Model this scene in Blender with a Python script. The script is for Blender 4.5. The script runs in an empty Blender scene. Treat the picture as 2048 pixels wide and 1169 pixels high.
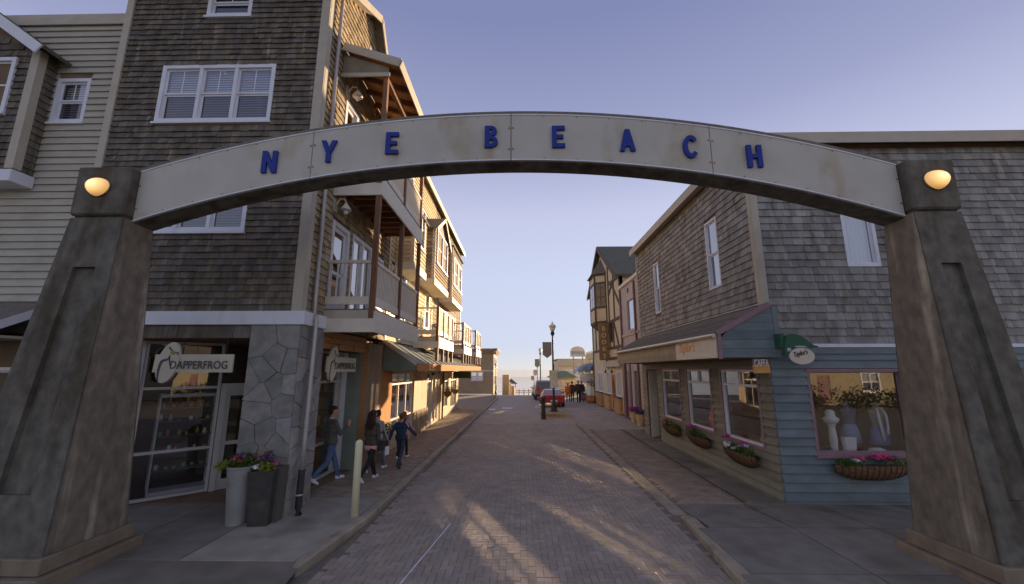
import bpy, bmesh, math, random
from mathutils import Vector, Matrix
import numpy as np
random.seed(7)
R = math.radians
scene = bpy.context.scene
col = scene.collection

# ---------------------------------------------------------------- camera
H_CAM = 2.65
F_PX, CXP, CYP = 817.0, 1024.0, 584.5
PITCH = math.atan((740.0 - CYP) / F_PX)
YAW = math.atan((1040.0 - CXP) / F_PX * math.cos(PITCH))
cd = bpy.data.cameras.new('camera')
cam = bpy.data.objects.new('camera', cd)
col.objects.link(cam)
cam.location = (0, 0, H_CAM)
cam.rotation_euler = (R(90) + PITCH, 0, YAW)
cd.sensor_fit = 'HORIZONTAL'
cd.sensor_width = 36
cd.lens = F_PX / 2048 * 36
cd.clip_start = 0.05
cd.clip_end = 60000
scene.camera = cam

# ---------------------------------------------------------------- sky and sun
SUN_AZ = R(24.5)      # to the right of the street axis (+Y)
SUN_EL = R(7.5)
world = bpy.data.worlds.new('World')
scene.world = world
world.use_nodes = True
wn = world.node_tree
for n in list(wn.nodes):
    wn.nodes.remove(n)
out = wn.nodes.new('ShaderNodeOutputWorld')
bg = wn.nodes.new('ShaderNodeBackground')
sky = wn.nodes.new('ShaderNodeTexSky')
sky.sky_type = 'NISHITA'
sky.sun_disc = False
sky.sun_rotation = SUN_AZ
sky.altitude = 10
sky.air_density = 1.0
sky.dust_density = 0.4
sky.ozone_density = 4.0
sky.sun_elevation = SUN_EL
# evening marine haze: the clear-sky model veiled by an even lavender air that pales towards the horizon
wtc = wn.nodes.new('ShaderNodeTexCoord')
sep = wn.nodes.new('ShaderNodeSeparateXYZ')
wn.links.new(wtc.outputs['Generated'], sep.inputs['Vector'])
ramp = wn.nodes.new('ShaderNodeValToRGB')
wn.links.new(sep.outputs['Z'], ramp.inputs['Fac'])
el = ramp.color_ramp.elements
el[0].position = 0.0; el[0].color = (0.60, 0.61, 0.64, 1)
el[1].position = 1.0; el[1].color = (0.20, 0.22, 0.40, 1)
for p_, c_ in ((0.05, (0.53, 0.565, 0.71, 1)), (0.22, (0.52, 0.56, 0.72, 1)), (0.36, (0.475, 0.495, 0.665, 1)), (0.52, (0.295, 0.315, 0.49, 1)), (0.70, (0.19, 0.215, 0.385, 1))):
    e_ = el.new(p_); e_.color = c_
nsc = wn.nodes.new('ShaderNodeVectorMath'); nsc.operation = 'SCALE'
wn.links.new(sky.outputs['Color'], nsc.inputs[0])
nsc.inputs['Scale'].default_value = 0.12
tint = wn.nodes.new('ShaderNodeMix')
tint.data_type = 'RGBA'
tint.inputs['Factor'].default_value = 0.92
wn.links.new(nsc.outputs['Vector'], tint.inputs['A'])
wn.links.new(ramp.outputs['Color'], tint.inputs['B'])
wn.links.new(tint.outputs['Result'], bg.inputs['Color'])
bg.inputs['Strength'].default_value = 0.55
wn.links.new(bg.outputs['Background'], out.inputs['Surface'])

sd = bpy.data.lights.new('sun', 'SUN')
sd.energy = 5.0
sd.angle = R(0.5)
sd.color = (1.0, 0.72, 0.45)
sun = bpy.data.objects.new('sun', sd)
col.objects.link(sun)
sdir = Vector((math.sin(SUN_AZ) * math.cos(SUN_EL), math.cos(SUN_AZ) * math.cos(SUN_EL), math.sin(SUN_EL)))
sun.rotation_euler = sdir.to_track_quat('Z', 'Y').to_euler()
sun.location = (30, 60, 20)

vs = scene.view_settings
vs.view_transform = 'Standard'
vs.look = 'None'
vs.exposure = 1.18
vs.gamma = 1.0
vs.use_curve_mapping = False
cy = scene.cycles
cy.use_denoising = True
cy.max_bounces = 7
cy.diffuse_bounces = 4
cy.glossy_bounces = 4
cy.transparent_max_bounces = 12
cy.blur_glossy = 0.0
cy.use_guiding = True
cy.use_surface_guiding = True
cy.guiding_training_samples = 96
cy.caustics_reflective = True
cy.sample_clamp_indirect = 25.0

# ---------------------------------------------------------------- materials
MATS = {}
def M(name, c, rough=0.75, var=0.15, nscale=4.0, stretch=(1, 1, 1), bump=0.0, bscale=40.0, rnd=0.0,
      metal=0.0, spec=0.15, c2=None, c2lo=0.5, c2hi=0.7, c2scale=2.0, c2stretch=(1, 1, 1), emit=None, estr=0.0, hue=0.0):
    if name in MATS:
        return MATS[name]
    warm = (2.55, 2.32, 1.80)
    c = tuple(min(0.80, q * w_) for q, w_ in zip(c, warm))
    if c2 is not None: c2 = tuple(min(0.82, q * w_) for q, w_ in zip(c2, warm))
    m = bpy.data.materials.new(name)
    m.use_nodes = True
    nt = m.node_tree
    N = nt.nodes.new
    L = nt.links.new
    bs = nt.nodes['Principled BSDF']
    bs.inputs['Roughness'].default_value = rough
    bs.inputs['Metallic'].default_value = metal
    bs.inputs['Specular IOR Level'].default_value = spec
    geo = N('ShaderNodeNewGeometry')
    mp = N('ShaderNodeMapping')
    mp.inputs['Scale'].default_value = stretch
    L(geo.outputs['Position'], mp.inputs['Vector'])
    nz = N('ShaderNodeTexNoise')
    nz.inputs['Scale'].default_value = nscale
    nz.inputs['Detail'].default_value = 5
    L(mp.outputs['Vector'], nz.inputs['Vector'])
    mr = N('ShaderNodeMapRange')
    mr.inputs['From Min'].default_value = 0.25
    mr.inputs['From Max'].default_value = 0.75
    mr.inputs['To Min'].default_value = 1 - var
    mr.inputs['To Max'].default_value = 1 + var
    L(nz.outputs['Fac'], mr.inputs['Value'])
    base = N('ShaderNodeRGB')
    base.outputs[0].default_value = (c[0], c[1], c[2], 1)
    cur = base.outputs[0]
    if c2 is not None:
        mp2 = N('ShaderNodeMapping')
        mp2.inputs['Scale'].default_value = c2stretch
        L(geo.outputs['Position'], mp2.inputs['Vector'])
        n2 = N('ShaderNodeTexNoise')
        n2.inputs['Scale'].default_value = c2scale
        n2.inputs['Detail'].default_value = 4
        L(mp2.outputs['Vector'], n2.inputs['Vector'])
        r2 = N('ShaderNodeMapRange')
        r2.interpolation_type = 'SMOOTHSTEP'
        r2.inputs['From Min'].default_value = c2lo
        r2.inputs['From Max'].default_value = c2hi
        L(n2.outputs['Fac'], r2.inputs['Value'])
        mx = N('ShaderNodeMix')
        mx.data_type = 'RGBA'
        L(r2.outputs['Result'], mx.inputs['Factor'])
        L(cur, mx.inputs['A'])
        mx.inputs['B'].default_value = (c2[0], c2[1], c2[2], 1)
        cur = mx.outputs['Result']
    fac = mr.outputs['Result']
    if rnd > 0:
        oi = N('ShaderNodeObjectInfo')
        ad = N('ShaderNodeMath'); ad.operation = 'ADD'
        L(oi.outputs['Random'], ad.inputs[0])
        L(geo.outputs['Random Per Island'], ad.inputs[1])
        fr = N('ShaderNodeMath'); fr.operation = 'FRACT'
        L(ad.outputs[0], fr.inputs[0])
        rr = N('ShaderNodeMapRange')
        rr.inputs['To Min'].default_value = 1 - rnd
        rr.inputs['To Max'].default_value = 1 + rnd
        L(fr.outputs[0], rr.inputs['Value'])
        ml = N('ShaderNodeMath'); ml.operation = 'MULTIPLY'
        L(fac, ml.inputs[0])
        L(rr.outputs['Result'], ml.inputs[1])
        fac = ml.outputs[0]
        if hue > 0:
            hs = N('ShaderNodeHueSaturation')
            h1 = N('ShaderNodeMath'); h1.operation = 'MULTIPLY_ADD'
            f2 = N('ShaderNodeMath'); f2.operation = 'MULTIPLY'; f2.inputs[1].default_value = 7.31
            L(fr.outputs[0], f2.inputs[0])
            f3 = N('ShaderNodeMath'); f3.operation = 'FRACT'
            L(f2.outputs[0], f3.inputs[0])
            L(f3.outputs[0], h1.inputs[0])
            h1.inputs[1].default_value = hue * 6
            h1.inputs[2].default_value = max(0.0, 1 - hue * 3)
            L(h1.outputs[0], hs.inputs['Saturation'])
            L(cur, hs.inputs['Color'])
            cur = hs.outputs['Color']
    vm = N('ShaderNodeVectorMath'); vm.operation = 'SCALE'
    L(cur, vm.inputs[0])
    L(fac, vm.inputs['Scale'])
    L(vm.outputs['Vector'], bs.inputs['Base Color'])
    if bump > 0:
        nb = N('ShaderNodeTexNoise')
        nb.inputs['Scale'].default_value = bscale
        nb.inputs['Detail'].default_value = 4
        L(mp.outputs['Vector'], nb.inputs['Vector'])
        bp = N('ShaderNodeBump')
        bp.inputs['Strength'].default_value = bump
        bp.inputs['Distance'].default_value = 0.01
        L(nb.outputs['Fac'], bp.inputs['Height'])
        L(bp.outputs['Normal'], bs.inputs['Normal'])
    if emit is not None:
        bs.inputs['Emission Color'].default_value = (*emit, 1)
        bs.inputs['Emission Strength'].default_value = estr
    MATS[name] = m
    return m

def glass_mat(name, tintc=(0.8, 0.85, 0.85), base=0.10, rough=0.01):
    if name in MATS:
        return MATS[name]
    m = bpy.data.materials.new(name)
    m.use_nodes = True
    nt = m.node_tree
    for n in list(nt.nodes):
        nt.nodes.remove(n)
    o = nt.nodes.new('ShaderNodeOutputMaterial')
    mix = nt.nodes.new('ShaderNodeMixShader')
    tr = nt.nodes.new('ShaderNodeBsdfTransparent')
    tr.inputs['Color'].default_value = (*tintc, 1)
    gl = nt.nodes.new('ShaderNodeBsdfGlossy')
    gl.inputs['Roughness'].default_value = rough
    gl.inputs['Color'].default_value = (0.95, 0.95, 0.97, 1)
    lw = nt.nodes.new('ShaderNodeLayerWeight')
    lw.inputs['Blend'].default_value = 0.5
    pw = nt.nodes.new('ShaderNodeMath'); pw.operation = 'POWER'
    pw.inputs[1].default_value = 4.0
    ma = nt.nodes.new('ShaderNodeMath'); ma.operation = 'MULTIPLY_ADD'
    ma.inputs[1].default_value = 1 - base
    ma.inputs[2].default_value = base
    nt.links.new(lw.outputs['Facing'], pw.inputs[0])
    nt.links.new(pw.outputs[0], ma.inputs[0])
    nt.links.new(ma.outputs[0], mix.inputs['Fac'])
    nt.links.new(tr.outputs[0], mix.inputs[1])
    nt.links.new(gl.outputs[0], mix.inputs[2])
    nt.links.new(mix.outputs[0], o.inputs['Surface'])
    MATS[name] = m
    return m

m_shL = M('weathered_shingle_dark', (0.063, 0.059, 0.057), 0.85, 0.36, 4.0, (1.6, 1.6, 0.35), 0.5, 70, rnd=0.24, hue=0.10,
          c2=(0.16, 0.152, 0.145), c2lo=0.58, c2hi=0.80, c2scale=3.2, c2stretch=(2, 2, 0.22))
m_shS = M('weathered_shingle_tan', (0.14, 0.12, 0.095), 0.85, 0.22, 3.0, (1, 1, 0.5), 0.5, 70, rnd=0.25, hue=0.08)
m_shR = M('weathered_shingle_grey', (0.118, 0.124, 0.140), 0.85, 0.24, 3.0, (1, 1, 0.5), 0.5, 70, rnd=0.24, hue=0.08,
          c2=(0.085, 0.08, 0.082), c2lo=0.55, c2hi=0.72, c2scale=5, c2stretch=(1, 1, 0.25))
m_cream = M('cream_siding', (0.185, 0.188, 0.187), 0.6, 0.08, 3, (1, 1, 3), rnd=0.05, bump=0.08, c2=(0.15, 0.15, 0.146), c2lo=0.50, c2hi=0.8, c2scale=1.3)
m_cream2 = M('cream_siding_street', (0.27, 0.255, 0.20), 0.85, 0.08, 3, (1, 1, 3), rnd=0.05)
m_blue = M('slate_blue_siding', (0.074, 0.096, 0.122), 0.55, 0.16, 2.5, (1, 1, 2.5), rnd=0.12, bump=0.1, c2=(0.068, 0.085, 0.10), c2lo=0.5, c2hi=0.75)
m_white = M('white_paint', (0.30, 0.33, 0.43), 0.5, 0.05, 4, c2=(0.255, 0.27, 0.33), c2lo=0.55, c2hi=0.8, c2scale=1.5, c2stretch=(2, 2, .4))
m_greytrim = M('grey_trim_paint', (0.20, 0.195, 0.19), 0.55, 0.08, 4)
m_purple = M('plum_trim_paint', (0.125, 0.085, 0.115), 0.5, 0.10, 4)
m_purpled = M('dark_plum_paint', (0.085, 0.052, 0.066), 0.5, 0.12, 4)
m_alum = M('aluminium_frame', (0.24, 0.25, 0.29), 0.45, 0.05, 6, metal=0.2)
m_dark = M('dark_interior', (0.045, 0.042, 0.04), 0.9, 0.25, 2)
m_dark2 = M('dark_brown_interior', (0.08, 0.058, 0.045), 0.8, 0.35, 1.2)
m_ply = M('interior_plaster', (0.16, 0.15, 0.14), 0.9, 0.1)
m_blind = M('white_blind', (0.62, 0.64, 0.70), 0.6, 0.04)
m_curtain = M('white_curtain', (0.66, 0.66, 0.72), 0.8, 0.06, 10, (12, 12, .3))
m_conc = M('arch_concrete', (0.066, 0.066, 0.065), 0.85, 0.34, 7.0, (1, 1, 0.8), 0.9, 110,
           c2=(0.040, 0.036, 0.032), c2lo=0.44, c2hi=0.68, c2scale=2.0, c2stretch=(1.5, 1.5, 0.3))
m_conc2 = M('arch_concrete_streaked', (0.088, 0.080, 0.074), 0.85, 0.32, 8.0, (1, 1, 0.6), 0.9, 110,
            c2=(0.20, 0.187, 0.17), c2lo=0.54, c2hi=0.78, c2scale=2.4, c2stretch=(1.6, 1.6, 0.13))
m_plinth = M('plinth_concrete', (0.10, 0.086, 0.074), 0.85, 0.22, 4, bump=0.5, rnd=0.12, c2=(0.10, 0.08, 0.065), c2lo=0.5, c2hi=0.7)
m_panel = M('painted_sign_panel', (0.215, 0.222, 0.235), 0.5, 0.07, 2.0, (1, 1, 1), c2=(0.165, 0.145, 0.115), c2lo=0.50, c2hi=0.80, c2scale=1.6, c2stretch=(1.2, 1, .7), bump=0.05)
m_letter = M('blue_letter_paint', (0.012, 0.022, 0.15), 0.5, 0.06)
m_rust = M('rusty_bolt', (0.16, 0.09, 0.05), 0.8, 0.2)
m_stone = M('blue_grey_flagstone', (0.115, 0.122, 0.138), 0.7, 0.25, 5, bump=0.5, bscale=30, rnd=0.20, hue=0.08, c2=(0.165, 0.155, 0.145), c2lo=0.5, c2hi=0.75, c2scale=1.6)
m_mortar = M('pale_mortar', (0.19, 0.185, 0.18), 0.9, 0.1)
m_stone2 = M('tan_flagstone', (0.17, 0.145, 0.115), 0.75, 0.2, 5, bump=0.4, rnd=0.22, hue=0.06)
m_wood = M('cedar_wood', (0.19, 0.105, 0.055), 0.65, 0.25, 6, (1, 1, 8), bump=0.15, rnd=0.1)
m_woodd = M('brown_post_wood', (0.095, 0.052, 0.034), 0.65, 0.2, 6, (6, 6, 1), bump=0.15, rnd=0.08)
m_fascia = M('orange_cedar_fascia', (0.23, 0.125, 0.055), 0.9, 0.18, 6, (8, 1, 8), bump=0.1)
m_roof = M('dark_composition_roof', (0.075, 0.072, 0.07), 0.9, 0.25, 10, bump=0.5, rnd=0.2)
m_metalroof = M('slate_metal_roof', (0.115, 0.14, 0.16), 0.45, 0.08, 3, metal=0.3)
m_slate = M('slate_green_boards', (0.10, 0.12, 0.12), 0.6, 0.1, 3, rnd=0.06)
m_balw = M('greywhite_baluster_paint', (0.29, 0.285, 0.285), 0.55, 0.06, 5)
m_pipe = M('grey_downspout', (0.19, 0.19, 0.22), 0.4, 0.08, 4, metal=0.3)
m_black = M('black_plastic', (0.02, 0.02, 0.022), 0.5, 0.2, 8)
m_iron = M('black_green_iron', (0.025, 0.03, 0.028), 0.5, 0.25, 10)
m_brick = M('paver_brick', (0.142, 0.128, 0.124), 0.72, 0.14, 3, bump=0.3, bscale=60, rnd=0.10, hue=0.05, spec=0.35,
            c2=(0.124, 0.115, 0.113), c2lo=0.42, c2hi=0.66, c2scale=0.7)
m_brick2 = M('sidewalk_brick', (0.130, 0.112, 0.102), 0.8, 0.2, 3, bump=0.35, bscale=60, rnd=0.16, hue=0.06)
m_joint = M('sandy_joint', (0.085, 0.078, 0.072), 0.95, 0.2, 6)
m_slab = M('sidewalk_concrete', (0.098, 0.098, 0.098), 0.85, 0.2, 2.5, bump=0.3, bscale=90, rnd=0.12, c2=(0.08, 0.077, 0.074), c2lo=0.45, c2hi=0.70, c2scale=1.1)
m_kerb = M('kerb_concrete', (0.15, 0.138, 0.125), 0.85, 0.2, 3, bump=0.3, rnd=0.08, c2=(0.10, 0.085, 0.072), c2lo=0.55, c2hi=0.72)
m_asph = M('grey_asphalt', (0.085, 0.082, 0.08), 0.9, 0.2, 4, bump=0.5, bscale=120, c2=(0.11, 0.105, 0.10), c2lo=.5, c2hi=.7, c2scale=.8)
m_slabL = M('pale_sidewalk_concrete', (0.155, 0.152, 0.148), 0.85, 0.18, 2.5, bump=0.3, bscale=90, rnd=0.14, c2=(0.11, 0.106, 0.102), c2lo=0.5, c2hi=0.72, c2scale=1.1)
m_sand = M('dry_sand', (0.35, 0.29, 0.2), 0.95, 0.12, 0.5)
m_markw = M('worn_white_marking', (0.62, 0.62, 0.6), 0.8, 0.2, 12, c2=(0.3, 0.29, 0.28), c2lo=.55, c2hi=.7, c2scale=14)
m_leaf = M('green_leaves', (0.038, 0.065, 0.018), 0.6, 0.2, 8, rnd=0.45, hue=0.1)
m_leafy = M('yellow_green_leaves', (0.085, 0.105, 0.02), 0.6, 0.2, 8, rnd=0.35)
m_fl_mag = M('magenta_petals', (0.20, 0.022, 0.15), 0.6, 0.1, rnd=0.3)
m_fl_pink = M('hot_pink_petals', (0.34, 0.025, 0.09), 0.6, 0.1, rnd=0.2)
m_fl_pur = M('purple_petals', (0.075, 0.035, 0.15), 0.6, 0.1, rnd=0.3)
m_fl_white = M('white_petals', (0.7, 0.7, 0.66), 0.6, 0.1, rnd=0.1)
m_coco = M('brown_coir_liner', (0.095, 0.058, 0.036), 0.95, 0.35, 14, (2, 2, 1), bump=0.8, bscale=60)
m_soil = M('dark_soil', (0.03, 0.022, 0.015), 0.95, 0.2, 20)
g_win = glass_mat('window_glass', (0.72, 0.76, 0.80), 0.22)
g_shop = glass_mat('shop_glass', (0.86, 0.87, 0.85), 0.13)
g_bright = glass_mat('sky_reflecting_glass', (0.45, 0.48, 0.52), 0.36)
g_street = glass_mat('sunlit_shop_glass', (0.6, 0.6, 0.56), 0.72, 0.045)
m_lampglow0 = M('lit_lamp_glass', (0.8, 0.55, 0.2), 0.4, 0.0, emit=(1.0, 0.60, 0.16), estr=0.65)

g_screen = glass_mat('screened_window_glass', (0.36, 0.38, 0.42), 0.12)
def lamp_glass():
    """frosted bulkhead glass: hottest where the bulb sits behind it"""
    m = bpy.data.materials.new('frosted_lit_lamp_glass'); m.use_nodes = True
    nt = m.node_tree; N = nt.nodes.new; L = nt.links.new
    bs = nt.nodes['Principled BSDF']
    tc = N('ShaderNodeTexCoord'); sb = N('ShaderNodeVectorMath'); sb.operation = 'SUBTRACT'
    sb.inputs[1].default_value = (0.5, 0.5, 0.58)
    L(tc.outputs['Generated'], sb.inputs[0])
    mu = N('ShaderNodeVectorMath'); mu.operation = 'MULTIPLY'; mu.inputs[1].default_value = (1, 0, 1)
    L(sb.outputs['Vector'], mu.inputs[0])
    ln = N('ShaderNodeVectorMath'); ln.operation = 'LENGTH'
    L(mu.outputs['Vector'], ln.inputs[0])
    rp = N('ShaderNodeValToRGB')
    L(ln.outputs['Value'], rp.inputs['Fac'])
    e = rp.color_ramp.elements
    e[0].position = 0.05; e[0].color = (1.0, 0.74, 0.36, 1)
    e[1].position = 0.55; e[1].color = (0.34, 0.15, 0.03, 1)
    q = e.new(0.3); q.color = (0.80, 0.47, 0.13, 1)
    L(rp.outputs['Color'], bs.inputs['Emission Color'])
    bs.inputs['Emission Strength'].default_value = 0.60
    bs.inputs['Base Color'].default_value = (0.5, 0.42, 0.3, 1)
    bs.inputs['Roughness'].default_value = 0.3
    return m
m_lampglow = lamp_glass()

# ---------------------------------------------------------------- geometry helpers
def V3(a): return Vector(a)

class MB:
    def __init__(s):
        s.v = []; s.f = []
    def add(s, vs, fs):
        k = len(s.v)
        s.v += [tuple(p) for p in vs]
        s.f += [tuple(i + k for i in f) for f in fs]
        return s
    def box(s, x0, x1, y0, y1, z0, z1):
        return s.add([(x0, y0, z0), (x1, y0, z0), (x1, y1, z0), (x0, y1, z0), (x0, y0, z1), (x1, y0, z1), (x1, y1, z1), (x0, y1, z1)],
                     [(0, 3, 2, 1), (4, 5, 6, 7), (0, 1, 5, 4), (1, 2, 6, 5), (2, 3, 7, 6), (3, 0, 4, 7)])
    def fbox(s, O, U, V, N, u0, u1, v0, v1, n0, n1):
        O, U, V, N = V3(O), V3(U), V3(V), V3(N)
        P = lambda a, b, c: O + U * a + V * b + N * c
        vs = [P(u0, v0, n0), P(u1, v0, n0), P(u1, v0, n1), P(u0, v0, n1), P(u0, v1, n0), P(u1, v1, n0), P(u1, v1, n1), P(u0, v1, n1)]
        fs = [(0, 3, 2, 1), (4, 5, 6, 7), (0, 1, 5, 4), (1, 2, 6, 5), (2, 3, 7, 6), (3, 0, 4, 7)]
        if U.cross(V).dot(N) > 0:
            fs = [tuple(reversed(f)) for f in fs]
        return s.add(vs, fs)
    def prism(s, O, U, V, N, poly, n0, n1):
        O, U, V, N = V3(O), V3(U), V3(V), V3(N)
        ar = sum(poly[i][0] * poly[(i + 1) % len(poly)][1] - poly[(i + 1) % len(poly)][0] * poly[i][1] for i in range(len(poly)))
        if (ar > 0) != (U.cross(V).dot(N) > 0):
            poly = poly[::-1]
        k = len(poly)
        vs = [O + U * a + V * b + N * n0 for a, b in poly] + [O + U * a + V * b + N * n1 for a, b in poly]
        fs = [tuple(range(k))[::-1], tuple(range(k, 2 * k))]
        fs += [(i, (i + 1) % k, k + (i + 1) % k, k + i) for i in range(k)]
        return s.add(vs, fs)
    def bar(s, a, b, w, h=None, up=(0, 0, 1)):
        a, b = V3(a), V3(b)
        h = h or w
        d = b - a
        L = d.length
        d.normalize()
        up = V3(up)
        if abs(d.dot(up)) > 0.98:
            up = Vector((0, 1, 0))
        sx = d.cross(up).normalized()
        uz = sx.cross(d).normalized()
        return s.fbox(a, d, uz, sx, 0, L, -h / 2, h / 2, -w / 2, w / 2)
    def tube(s, pts, r, n=8, cap=True):
        pts = [V3(p) for p in pts]
        rs = r if isinstance(r, (list, tuple)) else [r] * len(pts)
        rings = []
        for i, p in enumerate(pts):
            if i == 0: d = pts[1] - pts[0]
            elif i == len(pts) - 1: d = pts[-1] - pts[-2]
            else: d = (pts[i + 1] - pts[i - 1])
            d.normalize()
            up = Vector((0, 0, 1)) if abs(d.z) < 0.9 else Vector((0, 1, 0))
            a = d.cross(up).normalized(); b = d.cross(a).normalized()
            rings.append([p + (a * math.cos(2 * math.pi * k / n) + b * math.sin(2 * math.pi * k / n)) * rs[i] for k in range(n)])
        vs = [q for rg in rings for q in rg]
        fs = []
        for i in range(len(rings) - 1):
            for k in range(n):
                fs.append((i * n + k, i * n + (k + 1) % n, (i + 1) * n + (k + 1) % n, (i + 1) * n + k))
        if cap:
            fs.append(tuple(range(n))[::-1])
            fs.append(tuple((len(rings) - 1) * n + k for k in range(n)))
        return s.add(vs, fs)
    def lathe(s, c, prof, n=16, sx=1, sy=1):
        c = V3(c)
        vs = []
        for r, z in prof:
            for k in range(n):
                a = 2 * math.pi * k / n
                vs.append((c.x + r * math.cos(a) * sx, c.y + r * math.sin(a) * sy, c.z + z))
        fs = []
        for i in range(len(prof) - 1):
            for k in range(n):
                fs.append((i * n + k, i * n + (k + 1) % n, (i + 1) * n + (k + 1) % n, (i + 1) * n + k))
        fs.append(tuple(range(n))[::-1])
        fs.append(tuple((len(prof) - 1) * n + k for k in range(n)))
        return s.add(vs, fs)
    def ball(s, c, r, n=10, m=7, sc=(1, 1, 1)):
        prof = [(max(1e-4, r * math.sin(math.pi * i / m)), -r * math.cos(math.pi * i / m)) for i in range(m + 1)]
        k = len(s.v)
        s.lathe((0, 0, 0), prof, n)
        for i in range(k, len(s.v)):
            x, y, z = s.v[i]
            s.v[i] = (c[0] + x * sc[0], c[1] + y * sc[1], c[2] + z * sc[2])
        return s
    def mesh(s, name):
        me = bpy.data.meshes.new(name)
        me.from_pydata(s.v, [], s.f)
        me.update()
        return me
    def build(s, name, mat, parent=None, bevel=0.0, smooth=False, recalc=False):
        me = s.mesh(name)
        if recalc or bevel > 0:
            bm = bmesh.new(); bm.from_mesh(me)
            if bevel > 0:
                bmesh.ops.bevel(bm, geom=list(bm.edges), offset=bevel, segments=1, affect='EDGES', clamp_overlap=True)
            bmesh.ops.recalc_face_normals(bm, faces=bm.faces)
            bm.to_mesh(me); bm.free()
        if smooth:
            for p in me.polygons: p.use_smooth = True
        return obj(name, me, mat, parent)

WM = {}
def obj(name, me, mat, parent=None, mw=None):
    o = bpy.data.objects.new(name, me)
    col.objects.link(o)
    if mat is not None and me is not None and len(me.materials) == 0:
        me.materials.append(mat)
    W = mw if mw is not None else Matrix.Identity(4)
    if parent is not None:
        o.parent = parent
        o.matrix_parent_inverse = WM[parent.name].inverted()
    o.matrix_basis = W
    WM[o.name] = W.copy()
    return o

def thing(name, label, cat, loc=(0, 0, 0), rz=0.0, group=None):
    o = bpy.data.objects.new(name, None)
    o.empty_display_size = 0.2
    col.objects.link(o)
    W = Matrix.Translation(loc) @ Matrix.Rotation(rz, 4, 'Z')
    o.matrix_basis = W
    WM[o.name] = W
    o['label'] = label; o['category'] = cat
    if group: o['group'] = group
    return o

def tag(o, label, cat, group=None):
    o['label'] = label; o['category'] = cat
    if group: o['group'] = group
    return o

def struct(o, label=None):
    o['kind'] = 'structure'
    if label: o['label'] = label
    return o

def stuff(o):
    o['kind'] = 'stuff'
    return o

X, Y, Z = Vector((1, 0, 0)), Vector((0, 1, 0)), Vector((0, 0, 1))
CAM = Vector((0, 0, H_CAM))

def unit_wedge(name, tb, tt):
    mb = MB()
    mb.add([(0, 0, 0), (1, 0, 0), (1, 0, tb), (0, 0, tb), (0, 1, 0), (1, 1, 0), (1, 1, tt), (0, 1, tt)],
           [(0, 3, 2, 1), (4, 5, 6, 7), (0, 1, 5, 4), (1, 2, 6, 5), (2, 3, 7, 6), (3, 0, 4, 7)])
    me = mb.mesh(name)
    bm = bmesh.new(); bm.from_mesh(me); bmesh.ops.recalc_face_normals(bm, faces=bm.faces); bm.to_mesh(me); bm.free()
    return me
WEDGES = {}
def wedge_mesh(kind, mat, tb, tt):
    k = (kind, mat.name)
    if k not in WEDGES:
        me = unit_wedge(kind, tb, tt); me.materials.append(mat); WEDGES[k] = me
    return WEDGES[k]

def frame_matrix(O, U, V, N, su=1, sv=1, sn=1):
    m = Matrix.Identity(4)
    for i in range(3):
        m[i][0] = U[i] * su; m[i][1] = V[i] * sv; m[i][2] = N[i] * sn; m[i][3] = O[i]
    return m

def row_intervals(poly, holes, v0, v1):
    vm = (v0 + v1) / 2
    xs = []
    for i in range(len(poly)):
        a, b = poly[i], poly[(i + 1) % len(poly)]
        if (a[1] > vm) != (b[1] > vm):
            xs.append(a[0] + (vm - a[1]) / (b[1] - a[1]) * (b[0] - a[0]))
    xs.sort()
    iv = [(xs[i], xs[i + 1]) for i in range(0, len(xs) - 1, 2)]
    for h in holes:
        if h[3] > v0 + 0.01 and h[2] < v1 - 0.01:
            nv = []
            for a, b in iv:
                if h[1] <= a or h[0] >= b: nv.append((a, b))
                else:
                    if h[0] > a: nv.append((a, h[0]))
                    if h[1] < b: nv.append((h[1], b))
            iv = nv
    return [(a, b) for a, b in iv if b - a > 0.03]

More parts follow.
